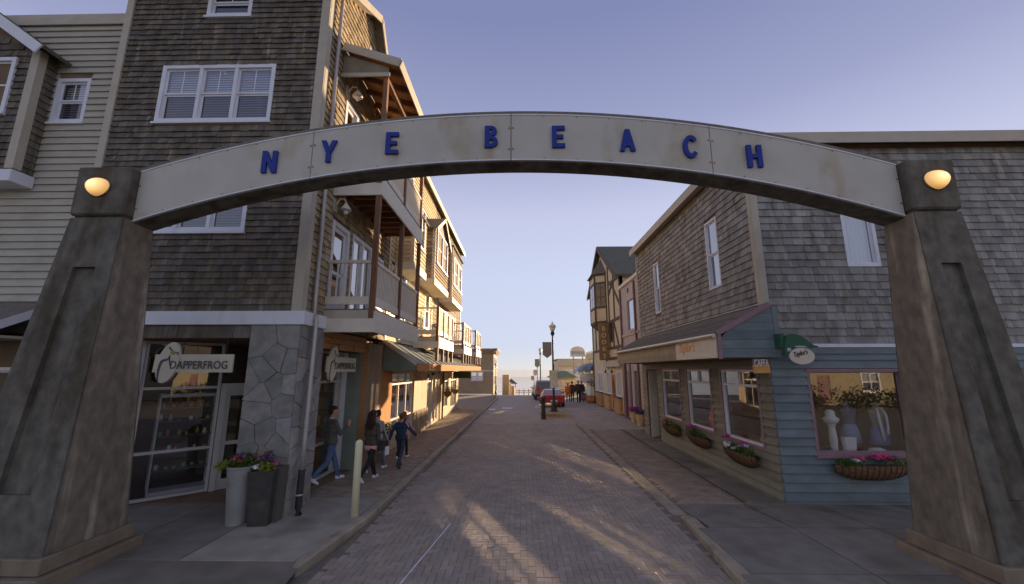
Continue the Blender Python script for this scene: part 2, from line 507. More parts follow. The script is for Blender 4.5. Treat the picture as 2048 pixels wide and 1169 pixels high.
def shingle_face(parent, O, U, V, N, poly, holes, mat, course=0.165, wr=(0.07, 0.24), quota=150, ymax=1e9):
    """weathered shingles laid in courses; the ones that show largest are parts, the rest one joined part"""
    O, U, V, N = V3(O), V3(U), V3(V), V3(N)
    vmin = min(p[1] for p in poly); vmax = max(p[1] for p in poly)
    items = []
    v = vmin
    while v < vmax - 0.02:
        h = min(course, vmax - v)
        for a, b in row_intervals(poly, holes, v, v + h):
            u = a
            while u < b - 0.012:
                w = random.uniform(*wr)
                if u + w > b - 0.06: w = b - u
                dv = random.uniform(-0.006, 0.005) if v > vmin else 0
                items.append((u + 0.002, w - 0.004, v + dv, h * 1.06, random.choice((.85, 1.0, 1.0, 1.1, 1.3)) * random.uniform(.92, 1.08)))
                u += w
        v += course
    def size(it):
        c = O + U * (it[0] + it[1] / 2) + V * (it[2] + it[3] / 2)
        d = c - CAM
        zc = d.dot(Vector((0, math.cos(PITCH), math.sin(PITCH))))
        if zc < 1: return 0
        px = 1024 + d.x / zc * F_PX
        py = CYP - (d.z * math.cos(PITCH) - d.y * math.sin(PITCH)) / zc * F_PX
        if not (-20 < px < 2070 and -10 < py < 1180): return 0
        return it[1] * it[3] * abs(d.normalized().dot(N)) / d.length_squared
    items.sort(key=size, reverse=True)
    me = wedge_mesh('shingle', mat, 0.032, 0.002)
    for it in items[:quota]:
        obj('shingle', me, mat, parent, frame_matrix(O + U * it[0] + V * it[2], U, V, N, it[1], it[3], it[4]))
    mb = MB()
    flip = U.cross(V).dot(N) < 0
    for it in items[quota:]:
        o = O + U * it[0] + V * it[2]
        tb, tt = 0.032 * it[4], 0.002
        vs = [o, o + U * it[1], o + U * it[1] + N * tb, o + N * tb, o + V * it[3], o + U * it[1] + V * it[3], o + U * it[1] + V * it[3] + N * tt, o + V * it[3] + N * tt]
        fs = [(0, 3, 2, 1), (4, 5, 6, 7), (1, 2, 6, 5), (2, 3, 7, 6), (3, 0, 4, 7)]
        fs = [tuple(reversed(f)) for f in fs]
        if flip: fs = [tuple(reversed(f)) for f in fs]
        mb.add(vs, fs)
    if mb.v:
        stuff(mb.build('shingle_courses', mat, parent))

def clapboards(parent, O, U, V, N, poly, holes, mat, course=0.135, tb=0.04, name='clapboard'):
    O, U, V, N = V3(O), V3(U), V3(V), V3(N)
    me = wedge_mesh(name, mat, tb, 0.003)
    vmin = min(p[1] for p in poly); vmax = max(p[1] for p in poly)
    v = vmin
    while v < vmax - 0.02:
        h = min(course, vmax - v)
        for a, b in row_intervals(poly, holes, v, v + h):
            obj(name, me, mat, parent, frame_matrix(O + U * a + V * v, U, V, N, b - a, h * 1.02, random.uniform(0.92, 1.08)))
        v += course

def wall_panel(parent, O, U, V, N, L, Hh, holes, mat, thick=0.15, name='wall'):
    """a wall slab with openings; front at n=0, going back by thick"""
    us = sorted(set([0, L] + [min(max(h[i], 0), L) for h in holes for i in (0, 1)]))
    vs = sorted(set([0, Hh] + [min(max(h[i], 0), Hh) for h in holes for i in (2, 3)]))
    mb = MB()
    for i in range(len(us) - 1):
        run = None
        for j in range(len(vs) - 1):
            cu, cv = (us[i] + us[i + 1]) / 2, (vs[j] + vs[j + 1]) / 2
            solid = not any(h[0] < cu < h[1] and h[2] < cv < h[3] for h in holes)
            if solid:
                run = [vs[j], vs[j + 1]] if run is None else [run[0], vs[j + 1]]
            if (not solid or j == len(vs) - 2) and run:
                mb.fbox(O, U, V, N, us[i], us[i + 1], run[0], run[1], -thick, 0)
                run = None
    return mb.build(name, mat, parent)

def window(parent, O, U, V, N, w, h, cols=1, casing=0.09, mat=None, glass=None, blind=True, split=0.5, sash=0.04, proud=0.03, curtain=False, sill=True, muntin=False, slats=True, name='window'):
    """double-hung window: casing proud of the wall, sashes, panes and blind set back in the opening"""
    mat = mat or m_white; glass = glass or g_win
    mb = MB()
    f = lambda *a: mb.fbox(O, U, V, N, *a)
    c = casing
    f(0, c, 0, h, -0.06, proud); f(w - c, w, 0, h, -0.06, proud)
    f(c, w - c, h - c, h, -0.06, proud); f(c, w - c, 0, c, -0.06, proud)
    cw = (w - 2 * c) / cols
    for i in range(1, cols):
        f(c + cw * i - c * 0.45, c + cw * i + c * 0.45, c, h - c, -0.06, proud - 0.005)
    win = mb.build(name, mat, parent)
    if sill:
        s = MB().fbox(O, U, V, N, -0.03, w + 0.03, -0.05, -0.001, -0.02, proud + 0.04)
        s.build('window_sill', mat, win)
    for i in range(cols):
        a = c + cw * i + (c * 0.45 if i else 0); b = c + cw * (i + 1) - (c * 0.45 if i < cols - 1 else 0)
        ms = c + (h - 2 * c) * split
        for (v0, v1, dn) in ((c, ms, -0.045), (ms, h - c, -0.02)) if split else ((c, h - c, -0.03),):
            sb = MB()
            g = lambda *q: sb.fbox(O, U, V, N, *q)
            k = sash
            g(a, a + k, v0, v1, dn - 0.02, dn); g(b - k, b, v0, v1, dn - 0.02, dn)
            g(a + k, b - k, v0, v0 + k, dn - 0.02, dn); g(a + k, b - k, v1 - k, v1, dn - 0.02, dn)
            if muntin and v0 > c + 0.01:
                g((a + b) / 2 - 0.01, (a + b) / 2 + 0.01, v0 + k, v1 - k, dn - 0.015, dn - 0.004)
            sb.build('sash', mat, win)
            p = MB(); Ov = V3(O) + V3(N) * (dn - 0.012)
            q = [Ov + V3(U) * s_ + V3(V) * t_ for s_, t_ in ((a + k, v0 + k), (b - k, v0 + k), (b - k, v1 - k), (a + k, v1 - k))]
            p.add(q, [(0, 1, 2, 3)])
            p.build('pane', g_screen if (split and glass is g_win and v0 < c + .01) else glass, win)
        if blind:
            bb = MB(); v = c + 0.02
            while v < h - c - 0.02:
                Ob = V3(O) + V3(N) * -0.10
                bb.add([Ob + V3(U) * (a + .02) + V3(V) * v, Ob + V3(U) * (b - .02) + V3(V) * v,
                        Ob + V3(U) * (b - .02) + V3(V) * (v + 0.05) + V3(N) * -0.025, Ob + V3(U) * (a + .02) + V3(V) * (v + 0.05) + V3(N) * -0.025], [(0, 1, 2, 3)])
                v += 0.06
            stuff(bb.build('blind', m_blind, win))
        if curtain:
            bb = MB(); n = 24
            Ob = V3(O) + V3(N) * -0.13
            vs = []
            for q in range(n + 1):
                u = a + (b - a) * q / n
                d = 0.02 * math.sin(q * 1.9)
                vs += [Ob + V3(U) * u + V3(V) * c + V3(N) * d, Ob + V3(U) * u + V3(V) * (h - c) + V3(N) * d]
            bb.add(vs, [(2 * q, 2 * q + 2, 2 * q + 3, 2 * q + 1) for q in range(n)])
            bb.build('curtain', m_curtain, win)
    return win

def clip_poly(poly, a, b, c):
    o = []
    for i in range(len(poly)):
        p, q = poly[i], poly[(i + 1) % len(poly)]
        dp = a * p[0] + b * p[1] - c; dq = a * q[0] + b * q[1] - c
        if dp <= 0: o.append(p)
        if (dp < 0) != (dq < 0) and dp != dq:
            t = dp / (dp - dq)
            o.append((p[0] + (q[0] - p[0]) * t, p[1] + (q[1] - p[1]) * t))
    return o

def flagstones(parent, O, U, V, N, w, h, n, mat, gap=0.015, thick=0.04, sx=1.0, seed=1):
    rg = random.Random(seed)
    seeds = []
    t = 0
    while len(seeds) < n and t < 4000:
        t += 1
        p = (rg.uniform(0.05, w - 0.05), rg.uniform(0.05, h - 0.05))
        if all(((p[0] - q[0]) * sx) ** 2 + (p[1] - q[1]) ** 2 > 0.5 * w * h / n for q in seeds): seeds.append(p)
    for i, p in enumerate(seeds):
        poly = [(0, 0), (w, 0), (w, h), (0, h)]
        for j, q in enumerate(seeds):
            if i == j: continue
            a, b = q[0] - p[0], q[1] - p[1]
            L = math.hypot(a, b)
            c = (a * (p[0] + q[0]) + b * (p[1] + q[1])) / 2 - gap * L * 0.5
            poly = clip_poly(poly, a, b, c)
            if len(poly) < 3: break
        if len(poly) >= 3:
            cl = []
            for p_ in poly:
                if not cl or math.hypot(p_[0] - cl[-1][0], p_[1] - cl[-1][1]) > 0.004: cl.append(p_)
            if len(cl) >= 3:
                MB().prism(O, U, V, N, cl, 0.0, thick * rg.uniform(0.45, 1.3)).build('stone', mat, parent)

def text(body, O, U, V, N, height, mat, parent, name='lettering', depth=0.006, shear=0.0, bold=0.0, width=None, align='CENTER'):
    cu = bpy.data.curves.new(name, 'FONT')
    cu.body = body; cu.size = 1.0; cu.extrude = 0.5; cu.shear = shear; cu.offset = bold
    cu.align_x = align; cu.resolution_u = 3
    to = bpy.data.objects.new(name, cu)
    col.objects.link(to)
    dg = bpy.context.evaluated_depsgraph_get()
    me = bpy.data.meshes.new_from_object(to.evaluated_get(dg))
    bpy.data.objects.remove(to); bpy.data.curves.remove(cu)
    co = np.array([v.co[:] for v in me.vertices])
    sc = height / 0.70
    wx = co[:, 0].max() - co[:, 0].min()
    sx = width / wx if width else sc
    O, U, V, N = V3(O), V3(U), V3(V), V3(N)
    for v in me.vertices:
        v.co = O + U * (v.co.x * sx) + V * (v.co.y * sc) + N * ((v.co.z + 0.5) * depth)
    me.materials.clear()
    return obj(name, me, mat, parent)

def ribbon(mb, O, U, V, N, pts, widths, n0, n1):
    """flat brush stroke through 2-D points with varying width"""
    k = len(pts)
    L, Rr = [], []
    for i in range(k):
        a = pts[max(0, i - 1)]; b = pts[min(k - 1, i + 1)]
        d = (b[0] - a[0], b[1] - a[1]); l = math.hypot(*d) or 1
        nx, ny = -d[1] / l, d[0] / l
        w = widths[i] / 2
        L.append((pts[i][0] + nx * w, pts[i][1] + ny * w)); Rr.append((pts[i][0] - nx * w, pts[i][1] - ny * w))
    for i in range(k - 1):
        mb.prism(O, U, V, N, [L[i], L[i + 1], Rr[i + 1], Rr[i]], n0, n1)

def smooth_path(pts, n=6):
    o = []
    P = [pts[0]] + list(pts) + [pts[-1]]
    for i in range(1, len(P) - 2):
        for j in range(n):
            t = j / n
            o.append(tuple(0.5 * ((2 * P[i][k]) + (-P[i - 1][k] + P[i + 1][k]) * t + (2 * P[i - 1][k] - 5 * P[i][k] + 4 * P[i + 1][k] - P[i + 2][k]) * t * t + (-P[i - 1][k] + 3 * P[i][k] - 3 * P[i + 1][k] + P[i + 2][k]) * t ** 3) for k in range(len(pts[0]))))
    o.append(tuple(pts[-1]))
    return o

def foliage(mb, c, rad, n, leaf=0.05, flat=False, rg=random):
    for _ in range(n):
        while True:
            p = Vector((rg.uniform(-1, 1), rg.uniform(-1, 1), rg.uniform(-1, 1)))
            if 0.25 < p.length < 1: break
        q = Vector((c[0] + p.x * rad[0], c[1] + p.y * rad[1], c[2] + p.z * rad[2]))
        a = Vector((rg.uniform(-1, 1), rg.uniform(-1, 1), rg.uniform(-.3, 1))).normalized()
        b = a.cross(Vector((rg.uniform(-1, 1), rg.uniform(-1, 1), rg.uniform(-1, 1)))).normalized()
        l = leaf * rg.uniform(0.6, 1.4)
        mb.add([q - b * l * .32, q + a * l * .5 - b * l * .2, q + a * l, q + a * l * .5 + b * l * .3], [(0, 1, 2, 3)])

def flowers(mb, c, rad, n, size=0.03, rg=random):
    for _ in range(n):
        th = rg.uniform(0, 6.28); rr = math.sqrt(rg.random())
        q = Vector((c[0] + rad[0] * rr * math.cos(th), c[1] + rad[1] * rr * math.sin(th), c[2] + rad[2] * rg.uniform(0.3, 1.05)))
        nrm = Vector((rg.uniform(-.7, .7), rg.uniform(-1, .3), rg.uniform(.1, 1))).normalized()
        a = nrm.orthogonal().normalized(); b = nrm.cross(a)
        s = size * rg.uniform(.7, 1.3)
        for k in range(5):
            t = 2 * math.pi * k / 5
            d = a * math.cos(t) + b * math.sin(t)
            e = nrm.cross(d)
            mb.add([q, q + d * s * .7 + e * s * .45 + nrm * s * .2, q + d * s * 1.1 + nrm * s * .15, q + d * s * .7 - e * s * .45 + nrm * s * .2], [(0, 1, 2, 3)])
# ================================================================ setting: ground, sea, road, pavements
def gz(y): return -0.16 if y < 46 else -0.16 - 0.058 * (y - 46)
mb = MB()
ys = [-400, -60, 0, 20, 46, 60, 75, 90, 110, 130, 160, 200, 260]
for i, y in enumerate(ys):
    for x in (-3000, -60, 60, 3000):
        mb.v.append((x, y, gz(y)))
for i in range(len(ys) - 1):
    for k in range(3):
        mb.f.append((i * 4 + k, i * 4 + k + 1, i * 4 + 5 + k, i * 4 + 4 + k))
struct(mb.build('ground', m_asph))

def sea_mat():
    m = bpy.data.materials.new('pacific_water'); m.use_nodes = True
    nt = m.node_tree; N = nt.nodes.new; L = nt.links.new
    bs = nt.nodes['Principled BSDF']
    geo = N('ShaderNodeNewGeometry')
    mp = N('ShaderNodeMapping'); mp.inputs['Scale'].default_value = (0.004, 0.055, 1)
    L(geo.outputs['Position'], mp.inputs['Vector'])
    nz = N('ShaderNodeTexNoise'); nz.inputs['Scale'].default_value = 1.0; nz.inputs['Detail'].default_value = 6
    L(mp.outputs['Vector'], nz.inputs['Vector'])
    rp = N('ShaderNodeMapRange'); rp.interpolation_type = 'SMOOTHSTEP'
    rp.inputs['From Min'].default_value = 0.50; rp.inputs['From Max'].default_value = 0.62
    L(nz.outputs['Fac'], rp.inputs['Value'])
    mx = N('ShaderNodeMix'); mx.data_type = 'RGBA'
    mx.inputs['A'].default_value = (0.80, 0.83, 0.62, 1); mx.inputs['B'].default_value = (0.90, 0.86, 0.76, 1)  # bright cream base colour carries the sun and sky glow off the water
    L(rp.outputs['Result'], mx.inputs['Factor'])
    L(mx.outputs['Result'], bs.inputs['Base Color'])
    bs.inputs['Roughness'].default_value = 0.5; bs.inputs['Specular IOR Level'].default_value = 0.9
    nb = N('ShaderNodeTexNoise'); nb.inputs['Scale'].default_value = 0.4; nb.inputs['Detail'].default_value = 5
    mp2 = N('ShaderNodeMapping'); mp2.inputs['Scale'].default_value = (0.35, 1, 1)
    L(geo.outputs['Position'], mp2.inputs['Vector']); L(mp2.outputs['Vector'], nb.inputs['Vector'])
    bp = N('ShaderNodeBump'); bp.inputs['Strength'].default_value = 0.35; bp.inputs['Distance'].default_value = 0.25
    L(nb.outputs['Fac'], bp.inputs['Height']); L(bp.outputs['Normal'], bs.inputs['Normal'])
    return m
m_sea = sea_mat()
mb = MB()
rows = [150 + 4 * i for i in range(120)] + [700, 900, 1400, 3000, 8000, 40000]
nx = 40
for y in rows:
    for k in range(nx + 1):
        x = -160 + 320 * k / nx
        if k == 0: x = -40000
        if k == nx: x = 40000
        h = 0
        if y < 640 and abs(x) < 1000:
            h = 0.55 * max(0, math.sin(y * 0.19 + 0.6 * math.sin(x * 0.03 + y * 0.02))) ** 3
        mb.v.append((x, y, -8 + h))
for i in range(len(rows) - 1):
    for k in range(nx):
        a = i * (nx + 1) + k
        mb.f.append((a, a + 1, a + nx + 2, a + nx + 1))
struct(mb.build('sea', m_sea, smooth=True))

def xl(y): return -2.80 + 0.0202 * (y - 8.06)     # left kerb line
XR = 2.95
# road bed of jointing sand, the pavers on it, and the same paving farther off
mb = MB()
ysr = [-12, 4, 22]
for y in ysr:
    mb.v += [(xl(y) - .02, y, -0.112), (XR + .1, y, -0.112)]
for i in range(len(ysr) - 1): mb.f.append((2 * i, 2 * i + 1, 2 * i + 3, 2 * i + 2))
road = struct(mb.build('road', m_joint))
mb = MB()
ysr = [22, 30, 38, 46, 60, 80, 110, 140]
for y in ysr:
    z = -0.102 + (gz(y) + 0.16)
    mb.v += [(xl(min(y, 46)) - (0 if y < 44 else 3), y, z), (XR + (0 if y < 44 else 4), y, z)]
for i in range(len(ysr) - 1): mb.f.append((2 * i, 2 * i + 1, 2 * i + 3, 2 * i + 2))
struct(mb.build('distant_road', m_brick))
# side apron in front of the kerbs (cross street, asphalt), a sheet over the ground
mb = MB().add([(-60, -12, -0.12), (xl(5), -12, -0.108), (xl(5), 4.6, -0.106), (-3.1, 6.32, -0.05), (-3.22, 6.36, -0.006), (-60, 6.36, -0.006), (-60, 4.0, -0.10)], [(0, 1, 2, 6), (6, 2, 3, 4, 5)])
struct(mb.build('cross_street', M('apron_concrete', (.088, .084, .08), .9, .22, 2, bump=.4, bscale=90, c2=(.066, .062, .059), c2lo=.45, c2hi=.7, c2scale=.9)))

def paver_mesh(name, w, h, mat, t=0.06, g=0.0025, ch=0.004):
    m = MB()
    a, b = w / 2 - g, h / 2 - g
    c, d = a - ch, b - ch
    m.add([(-a, -b, -t), (a, -b, -t), (a, b, -t), (-a, b, -t), (-a, -b, -ch), (a, -b, -ch), (a, b, -ch), (-a, b, -ch), (-c, -d, 0), (c, -d, 0), (c, d, 0), (-c, d, 0)],
          [(0, 1, 5, 4), (1, 2, 6, 5), (2, 3, 7, 6), (3, 0, 4, 7), (4, 5, 9, 8), (5, 6, 10, 9), (6, 7, 11, 10), (7, 4, 8, 11), (8, 9, 10, 11)])
    me = m.mesh(name); me.materials.append(mat)
    return me

def lay_pavers(parent, cells, mat, zt, quota, w=0.2, h=0.1):
    """cells: list of (cx, cy, rot90)"""
    me = paver_mesh('brick', w, h, mat)
    def vis(c):
        x, y = c[0], c[1]
        d = y * math.cos(PITCH) - (H_CAM - zt) * math.sin(PITCH)
        if d < 1: return -1e9
        px = 1024 + F_PX * x / d; py = CYP + F_PX * ((H_CAM - zt) * math.cos(PITCH) + y * math.sin(PITCH)) / d
        if not (5 < px < 2043 and py < 1166): return -1e9
        return -(x * x + y * y)
    cells.sort(key=vis, reverse=True)
    rg = random.Random(3)
    base = [v.co.copy() for v in me.vertices]; fs = [tuple(p.vertices) for p in me.polygons]
    mbs = MB()
    for i, (x, y, r) in enumerate(cells):
        W = Matrix.Translation((x, y, zt + rg.uniform(-.0025, .0025))) @ Matrix.Rotation(R(90) if r else 0, 4, 'Z') @ Matrix.Rotation(rg.uniform(-.012, .012), 4, 'Y') @ Matrix.Rotation(rg.uniform(-.012, .012), 4, 'X')
        if i < quota: obj('brick', me, mat, parent, W)
        else: mbs.add([W @ v for v in base], fs)
    if mbs.v: stuff(mbs.build('brick_paving', mat, parent))

cells = []
a = 0.104
for j in range(int(3.4 / a), int(22 / a)):
    for i in range(-40, 40):
        x0, y0 = i * a, j * a
        if x0 < xl(y0) + 0.02 or x0 + 2 * a > XR - 0.02: continue
        md = (i - j) % 4
        if md == 0: cells.append((x0 + a, y0 + a / 2, 0))
        elif md == 3: cells.append((x0 + a / 2, y0 + a, 1))
lay_pavers(road, cells, m_brick, -0.10, 300, 2 * a, a)
# thin pale guide line set into the paving and short white bars farther up
mb = MB().add([(-1.66, 5.4, -0.094), (-1.635, 5.4, -0.094), (-1.262, 8.05, -0.094), (-1.28, 8.05, -0.094)], [(0, 1, 2, 3)])
struct(mb.build('road_line', m_markw))
for (x0, x1, y0, y1) in ((-1.3, -.55, 30.3, 31.2), (-2.2, -1.75, 29.4, 30.1), (1.1, 1.5, 31.2, 32)):
    mb = MB().add([(x0, y0, -0.088), (x1, y0, -0.088), (x1, y1, -0.088), (x0, y1, -0.088)], [(0, 1, 2, 3)])
    struct(mb.build('road_marking', m_markw))

# ---- left pavement
mb = MB()
pl = [(-16, 6.34), (-3.22, 6.34), (xl(8) - .15, 8.0)] + [(xl(y) - .15, y) for y in (12, 20, 30, 40)] + [(-2.6, 46), (-16, 46)]
mb.add([(x, y, -0.02) for x, y in pl], [tuple(range(len(pl)))])
pav_l = struct(mb.build('pavement_left', m_joint))
mb = MB()
pts = [(-3.10, 6.18), (-2.99, 6.7), (-2.90, 7.4), (-2.80, 8.06)]
n = 0
segs = [(pts[i], pts[i + 1]) for i in range(3)] + [((xl(y), y), (xl(y + 2.2), y + 2.2)) for y in [8.06 + 2.2 * k for k in range(15)]]
kl = struct(MB().build('kerb_left', m_kerb))
for (p, q) in segs:
    z0 = -0.03 if p[1] < 6.5 else 0.004
    d = Vector((q[0] - p[0], q[1] - p[1], 0)); L = d.length; d.normalize(); nn = Vector((-d.y, d.x, 0))
    k = MB()
    A, B = Vector((*p, 0)), Vector((*q, 0)) - d * 0.008
    za = z0
    k.add([A + Z * -.25, B + Z * -.25, B + nn * .15 + Z * -.25, A + nn * .15 + Z * -.25, A + Z * (za - .03), B + Z * -.02, B + nn * .15 + Z * .004, A + nn * .15 + Z * za, A + nn * .03 + Z * za, B + nn * .03 + Z * .004],
          [(0, 1, 5, 4), (4, 5, 9, 8), (8, 9, 6, 7), (2, 3, 7, 6), (1, 2, 6, 9, 5), (3, 0, 4, 8, 7)])
    k.build('kerb_stone', m_kerb, kl)
# concrete slabs near the corner
def slab(parent, poly, z=0.0, mat=None, t=0.05):
    k = MB().prism((0, 0, z - t), X, Y, Z, poly, 0, t)
    return k.build('slab', mat or m_slab, parent)
g = 0.012
xe = [-16, -13.5, -11.5, -9.6, -7.9, -6.2, -4.85]
for (y0, y1) in ((6.3, 7.75), (7.75, 9.25)):
    for i in range(len(xe) - 1):
        slab(pav_l, [(xe[i] + g, y0 + g), (xe[i + 1] - g, y0 + g), (xe[i + 1] - g, y1 - g), (xe[i] + g, y1 - g)])
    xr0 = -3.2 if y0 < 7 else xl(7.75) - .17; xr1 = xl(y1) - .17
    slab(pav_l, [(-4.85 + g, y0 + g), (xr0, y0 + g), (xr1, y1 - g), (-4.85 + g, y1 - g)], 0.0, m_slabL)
slab(pav_l, [(-9.5, 9.25 + g), (-4.6, 9.25 + g), (-4.6, 12.9), (-9.5, 12.9)])
cells = []
j = 0
y = 9.30
while y < 29:
    x = -4.58 + (0.1 if j % 2 else 0)
    while x < xl(y) - .27:
        cells.append((x + .1, y + .05, 0)); x += .204
    y += .103; j += 1
lay_pavers(pav_l, cells, m_brick2, 0.0, 0)
mb = MB().add([(-16, 29, -0.008), (xl(29) - .16, 29, -0.008), (-2.6, 46, -0.008), (-16, 46, -0.008)], [(0, 1, 2, 3)])
stuff(mb.build('brick_surface', m_brick2, pav_l))

# ---- right pavement, flush with the road behind a concrete edge strip
mb = MB().add([(XR + .1, 4, -0.115), (30, 4, -0.115), (30, 46, -0.115), (XR + .1, 46, -0.115)], [(0, 1, 2, 3)])
pav_r = struct(mb.build('pavement_right', m_joint))
kr = struct(MB().build('kerb_right', m_kerb))
y = 8.6
while y < 44:
    MB().box(XR - .01, XR + .27, y, y + 1.99, -0.3, -0.092).build('edge_strip', m_kerb, kr, bevel=0.006)
    y += 2.0
# raised kerb that runs out near the arch foot
kpts = [(3.06, 8.55, -0.09), (3.0, 8.2, -0.01), (2.93, 7.4, 0.018), (2.86, 6.6, 0.02), (2.80, 5.8, 0.02), (2.7, 5.0, 0.02), (2.6, 4.2, .02)]
for i in range(len(kpts) - 1):
    (xa, ya, za), (xb, yb, zb) = kpts[i], kpts[i + 1]
    yb += 0.008
    k = MB().add([(xa, ya, -.25), (xb, yb, -.25), (xb + .2, yb, -.25), (xa + .2, ya, -.25), (xa, ya, za - .03), (xb, yb, zb - .03), (xb + .04, yb, zb), (xa + .04, ya, za), (xb + .2, yb, zb), (xa + .2, ya, za)],
                 [(0, 1, 5, 4), (4, 5, 6, 7), (7, 6, 8, 9), (2, 3, 9, 8), (1, 2, 8, 6, 5), (3, 0, 4, 7, 9)])
    k.build('kerb_stone', m_kerb, kr, recalc=True)
# slabs on the right
def rz_(x, y):      # gentle ramp from the raised corner to the flush part
    return 0.03 if y < 7.6 else (0.03 - 0.12 * min(1, (y - 7.6) / 1.6) if x < 4.6 else 0.03 - .07 * min(1, (y - 7.6) / 1.6))
xs = [3.2, 4.6, 6.0, 7.5, 9.0, 10.6, 12.4, 14.2]
for (y0, y1) in ((4.4, 6.0), (6.0, 7.6), (7.6, 9.2)):
    for i in range(len(xs) - 1):
        x0, x1 = xs[i] + g, xs[i + 1] - g
        if i == 0: x0 = {4.4: 2.87, 6.0: 3.02, 7.6: 3.22}[y0]
        q = [(x0, y0 + g), (x1, y0 + g), (x1, y1 - g), (x0, y1 - g)]
        k = MB().add([(x, y_, -.2) for x, y_ in q] + [(x, y_, rz_(x, y_)) for x, y_ in q], [(0, 3, 2, 1), (4, 5, 6, 7), (0, 1, 5, 4), (1, 2, 6, 5), (2, 3, 7, 6), (3, 0, 4, 7)])
        k.build('slab', m_slab, pav_r)
for k in range(7):
    y0 = 9.2 + 1.5 * k
    slab(pav_r, [(4.72 + g, y0 + g), (5.36, y0 + g), (5.36, y0 + 1.5 - g), (4.72 + g, y0 + 1.5 - g)], -0.04 if k else -.04)
cells = []
j = 0; y = 9.24
while y < 20:
    x = XR + .285 + (0.1 if j % 2 else 0)
    while x < 4.52:
        cells.append((x + .1, y + .05, 0)); x += .204
    y += .103; j += 1
lay_pavers(pav_r, cells, M('grey_brown_paver', (.135, .117, .108), .8, .18, 3, bump=.3, bscale=60, rnd=.13, hue=.05), -0.085, 0)
mb = MB().add([(XR + .27, 20, -0.09), (30, 20, -0.09), (30, 46, -0.09), (XR + .27, 46, -0.09)], [(0, 1, 2, 3)])
stuff(mb.build('brick_surface', m_brick, pav_r))

# ================================================================ archway
arch = thing('street_archway', 'weathered concrete archway spanning the street with blue NYE BEACH letters on a pale curved panel', 'archway', (0, 6, 0))
XCA, HW = -0.115, 5.92
def arc_z(x, zc, rise):
    Rr = (HW * HW + rise * rise) / (2 * rise)
    dx = min(abs(x - XCA), HW)
    return zc - Rr + math.sqrt(Rr * Rr - dx * dx)
ztop = lambda x: arc_z(x, 6.69, 0.94)
zbot = lambda x: arc_z(x, 5.87, 0.98)
def arc_strip(x0, x1, fa, fb, y0, y1, n=16):
    mb = MB(); 
    for i in range(n + 1):
        x = x0 + (x1 - x0) * i / n
        mb.v += [(x, y0, fa(x)), (x, y0, fb(x)), (x, y1, fb(x)), (x, y1, fa(x))]
    for i in range(n):
        k = 4 * i
        for q in range(4):
            mb.f.append((k + q, k + (q + 1) % 4, k + 4 + (q + 1) % 4, k + 4 + q))
    mb.f += [(0, 3, 2, 1), (4 * n, 4 * n + 1, 4 * n + 2, 4 * n + 3)]
    return mb
arc_strip(XCA - HW, XCA + HW, zbot, lambda x: ztop(x) - 0.0, 5.95, 6.31, 48).build('beam', m_conc, arch, recalc=True)
arc_strip(XCA - HW, XCA + HW, lambda x: ztop(x) + 0.002, lambda x: ztop(x) + 0.045, 5.91, 6.345, 48).build('beam_cap', m_roof, arch, recalc=True)
joints = [XCA - HW + .012, -3.30, -0.13, 3.0, XCA + HW - .012]
for i in range(4):
    a_, b_ = joints[i] + .006, joints[i + 1] - .006
    pn = arc_strip(a_, b_, lambda x: zbot(x) + .035, lambda x: ztop(x) - .022, 5.92, 5.948, 16).build('sign_panel', m_panel, arch, recalc=True)
    arc_strip(a_, b_, lambda x: ztop(x) - .021, lambda x: ztop(x) - .001, 5.910, 5.949, 16).build('edge_trim', m_white, pn, recalc=True)
    arc_strip(a_, b_, lambda x: zbot(x) + .016, lambda x: zbot(x) + .034, 5.910, 5.949, 16).build('edge_trim', m_white, pn, recalc=True)
    for e in (a_ + .025, b_ - .025):
        h = ztop(e) - zbot(e)
        for t in (.25, .7):
            MB().tube([(e, 5.922, zbot(e) + h * t), (e, 5.906, zbot(e) + h * t)], .013, 8).build('bolt', m_rust, pn)
    for k in range(1, 6):
        e = a_ + (b_ - a_) * k / 6
        MB().tube([(e, 5.922, zbot(e) + .06), (e, 5.911, zbot(e) + .06)], .009, 6).build('bolt', m_rust, pn)
        MB().tube([(e, 5.922, ztop(e) - .045), (e, 5.911, ztop(e) - .045)], .009, 6).build('bolt', m_rust, pn)
s = 0.2
GL = {
 'N': [[(0, 0), (s, 0), (s, .56), (.44, 0), (.64, 0), (.64, 1), (.44, 1), (.44, .44), (s, 1), (0, 1)]],
 'Y': [[(.22, 0), (.42, 0), (.42, .42), (.66, 1), (.45, 1), (.32, .62), (.19, 1), (-.02, 1), (.22, .42)]],
 'E': [[(0, 0), (.55, 0), (.55, .18), (s, .18), (s, .42), (.48, .42), (.48, .59), (s, .59), (s, .82), (.55, .82), (.55, 1), (0, 1)]],
 'A': [[(0, 0), (.2, 0), (.25, .22), (.41, .22), (.46, 0), (.66, 0), (.43, 1), (.23, 1)]],
 'H': [[(0, 0), (s, 0), (s, .41), (.42, .41), (.42, 0), (.62, 0), (.62, 1), (.42, 1), (.42, .59), (s, .59), (s, 1), (0, 1)]],
}
def ring_letter(mb, outer, inners, O, h):
    pass
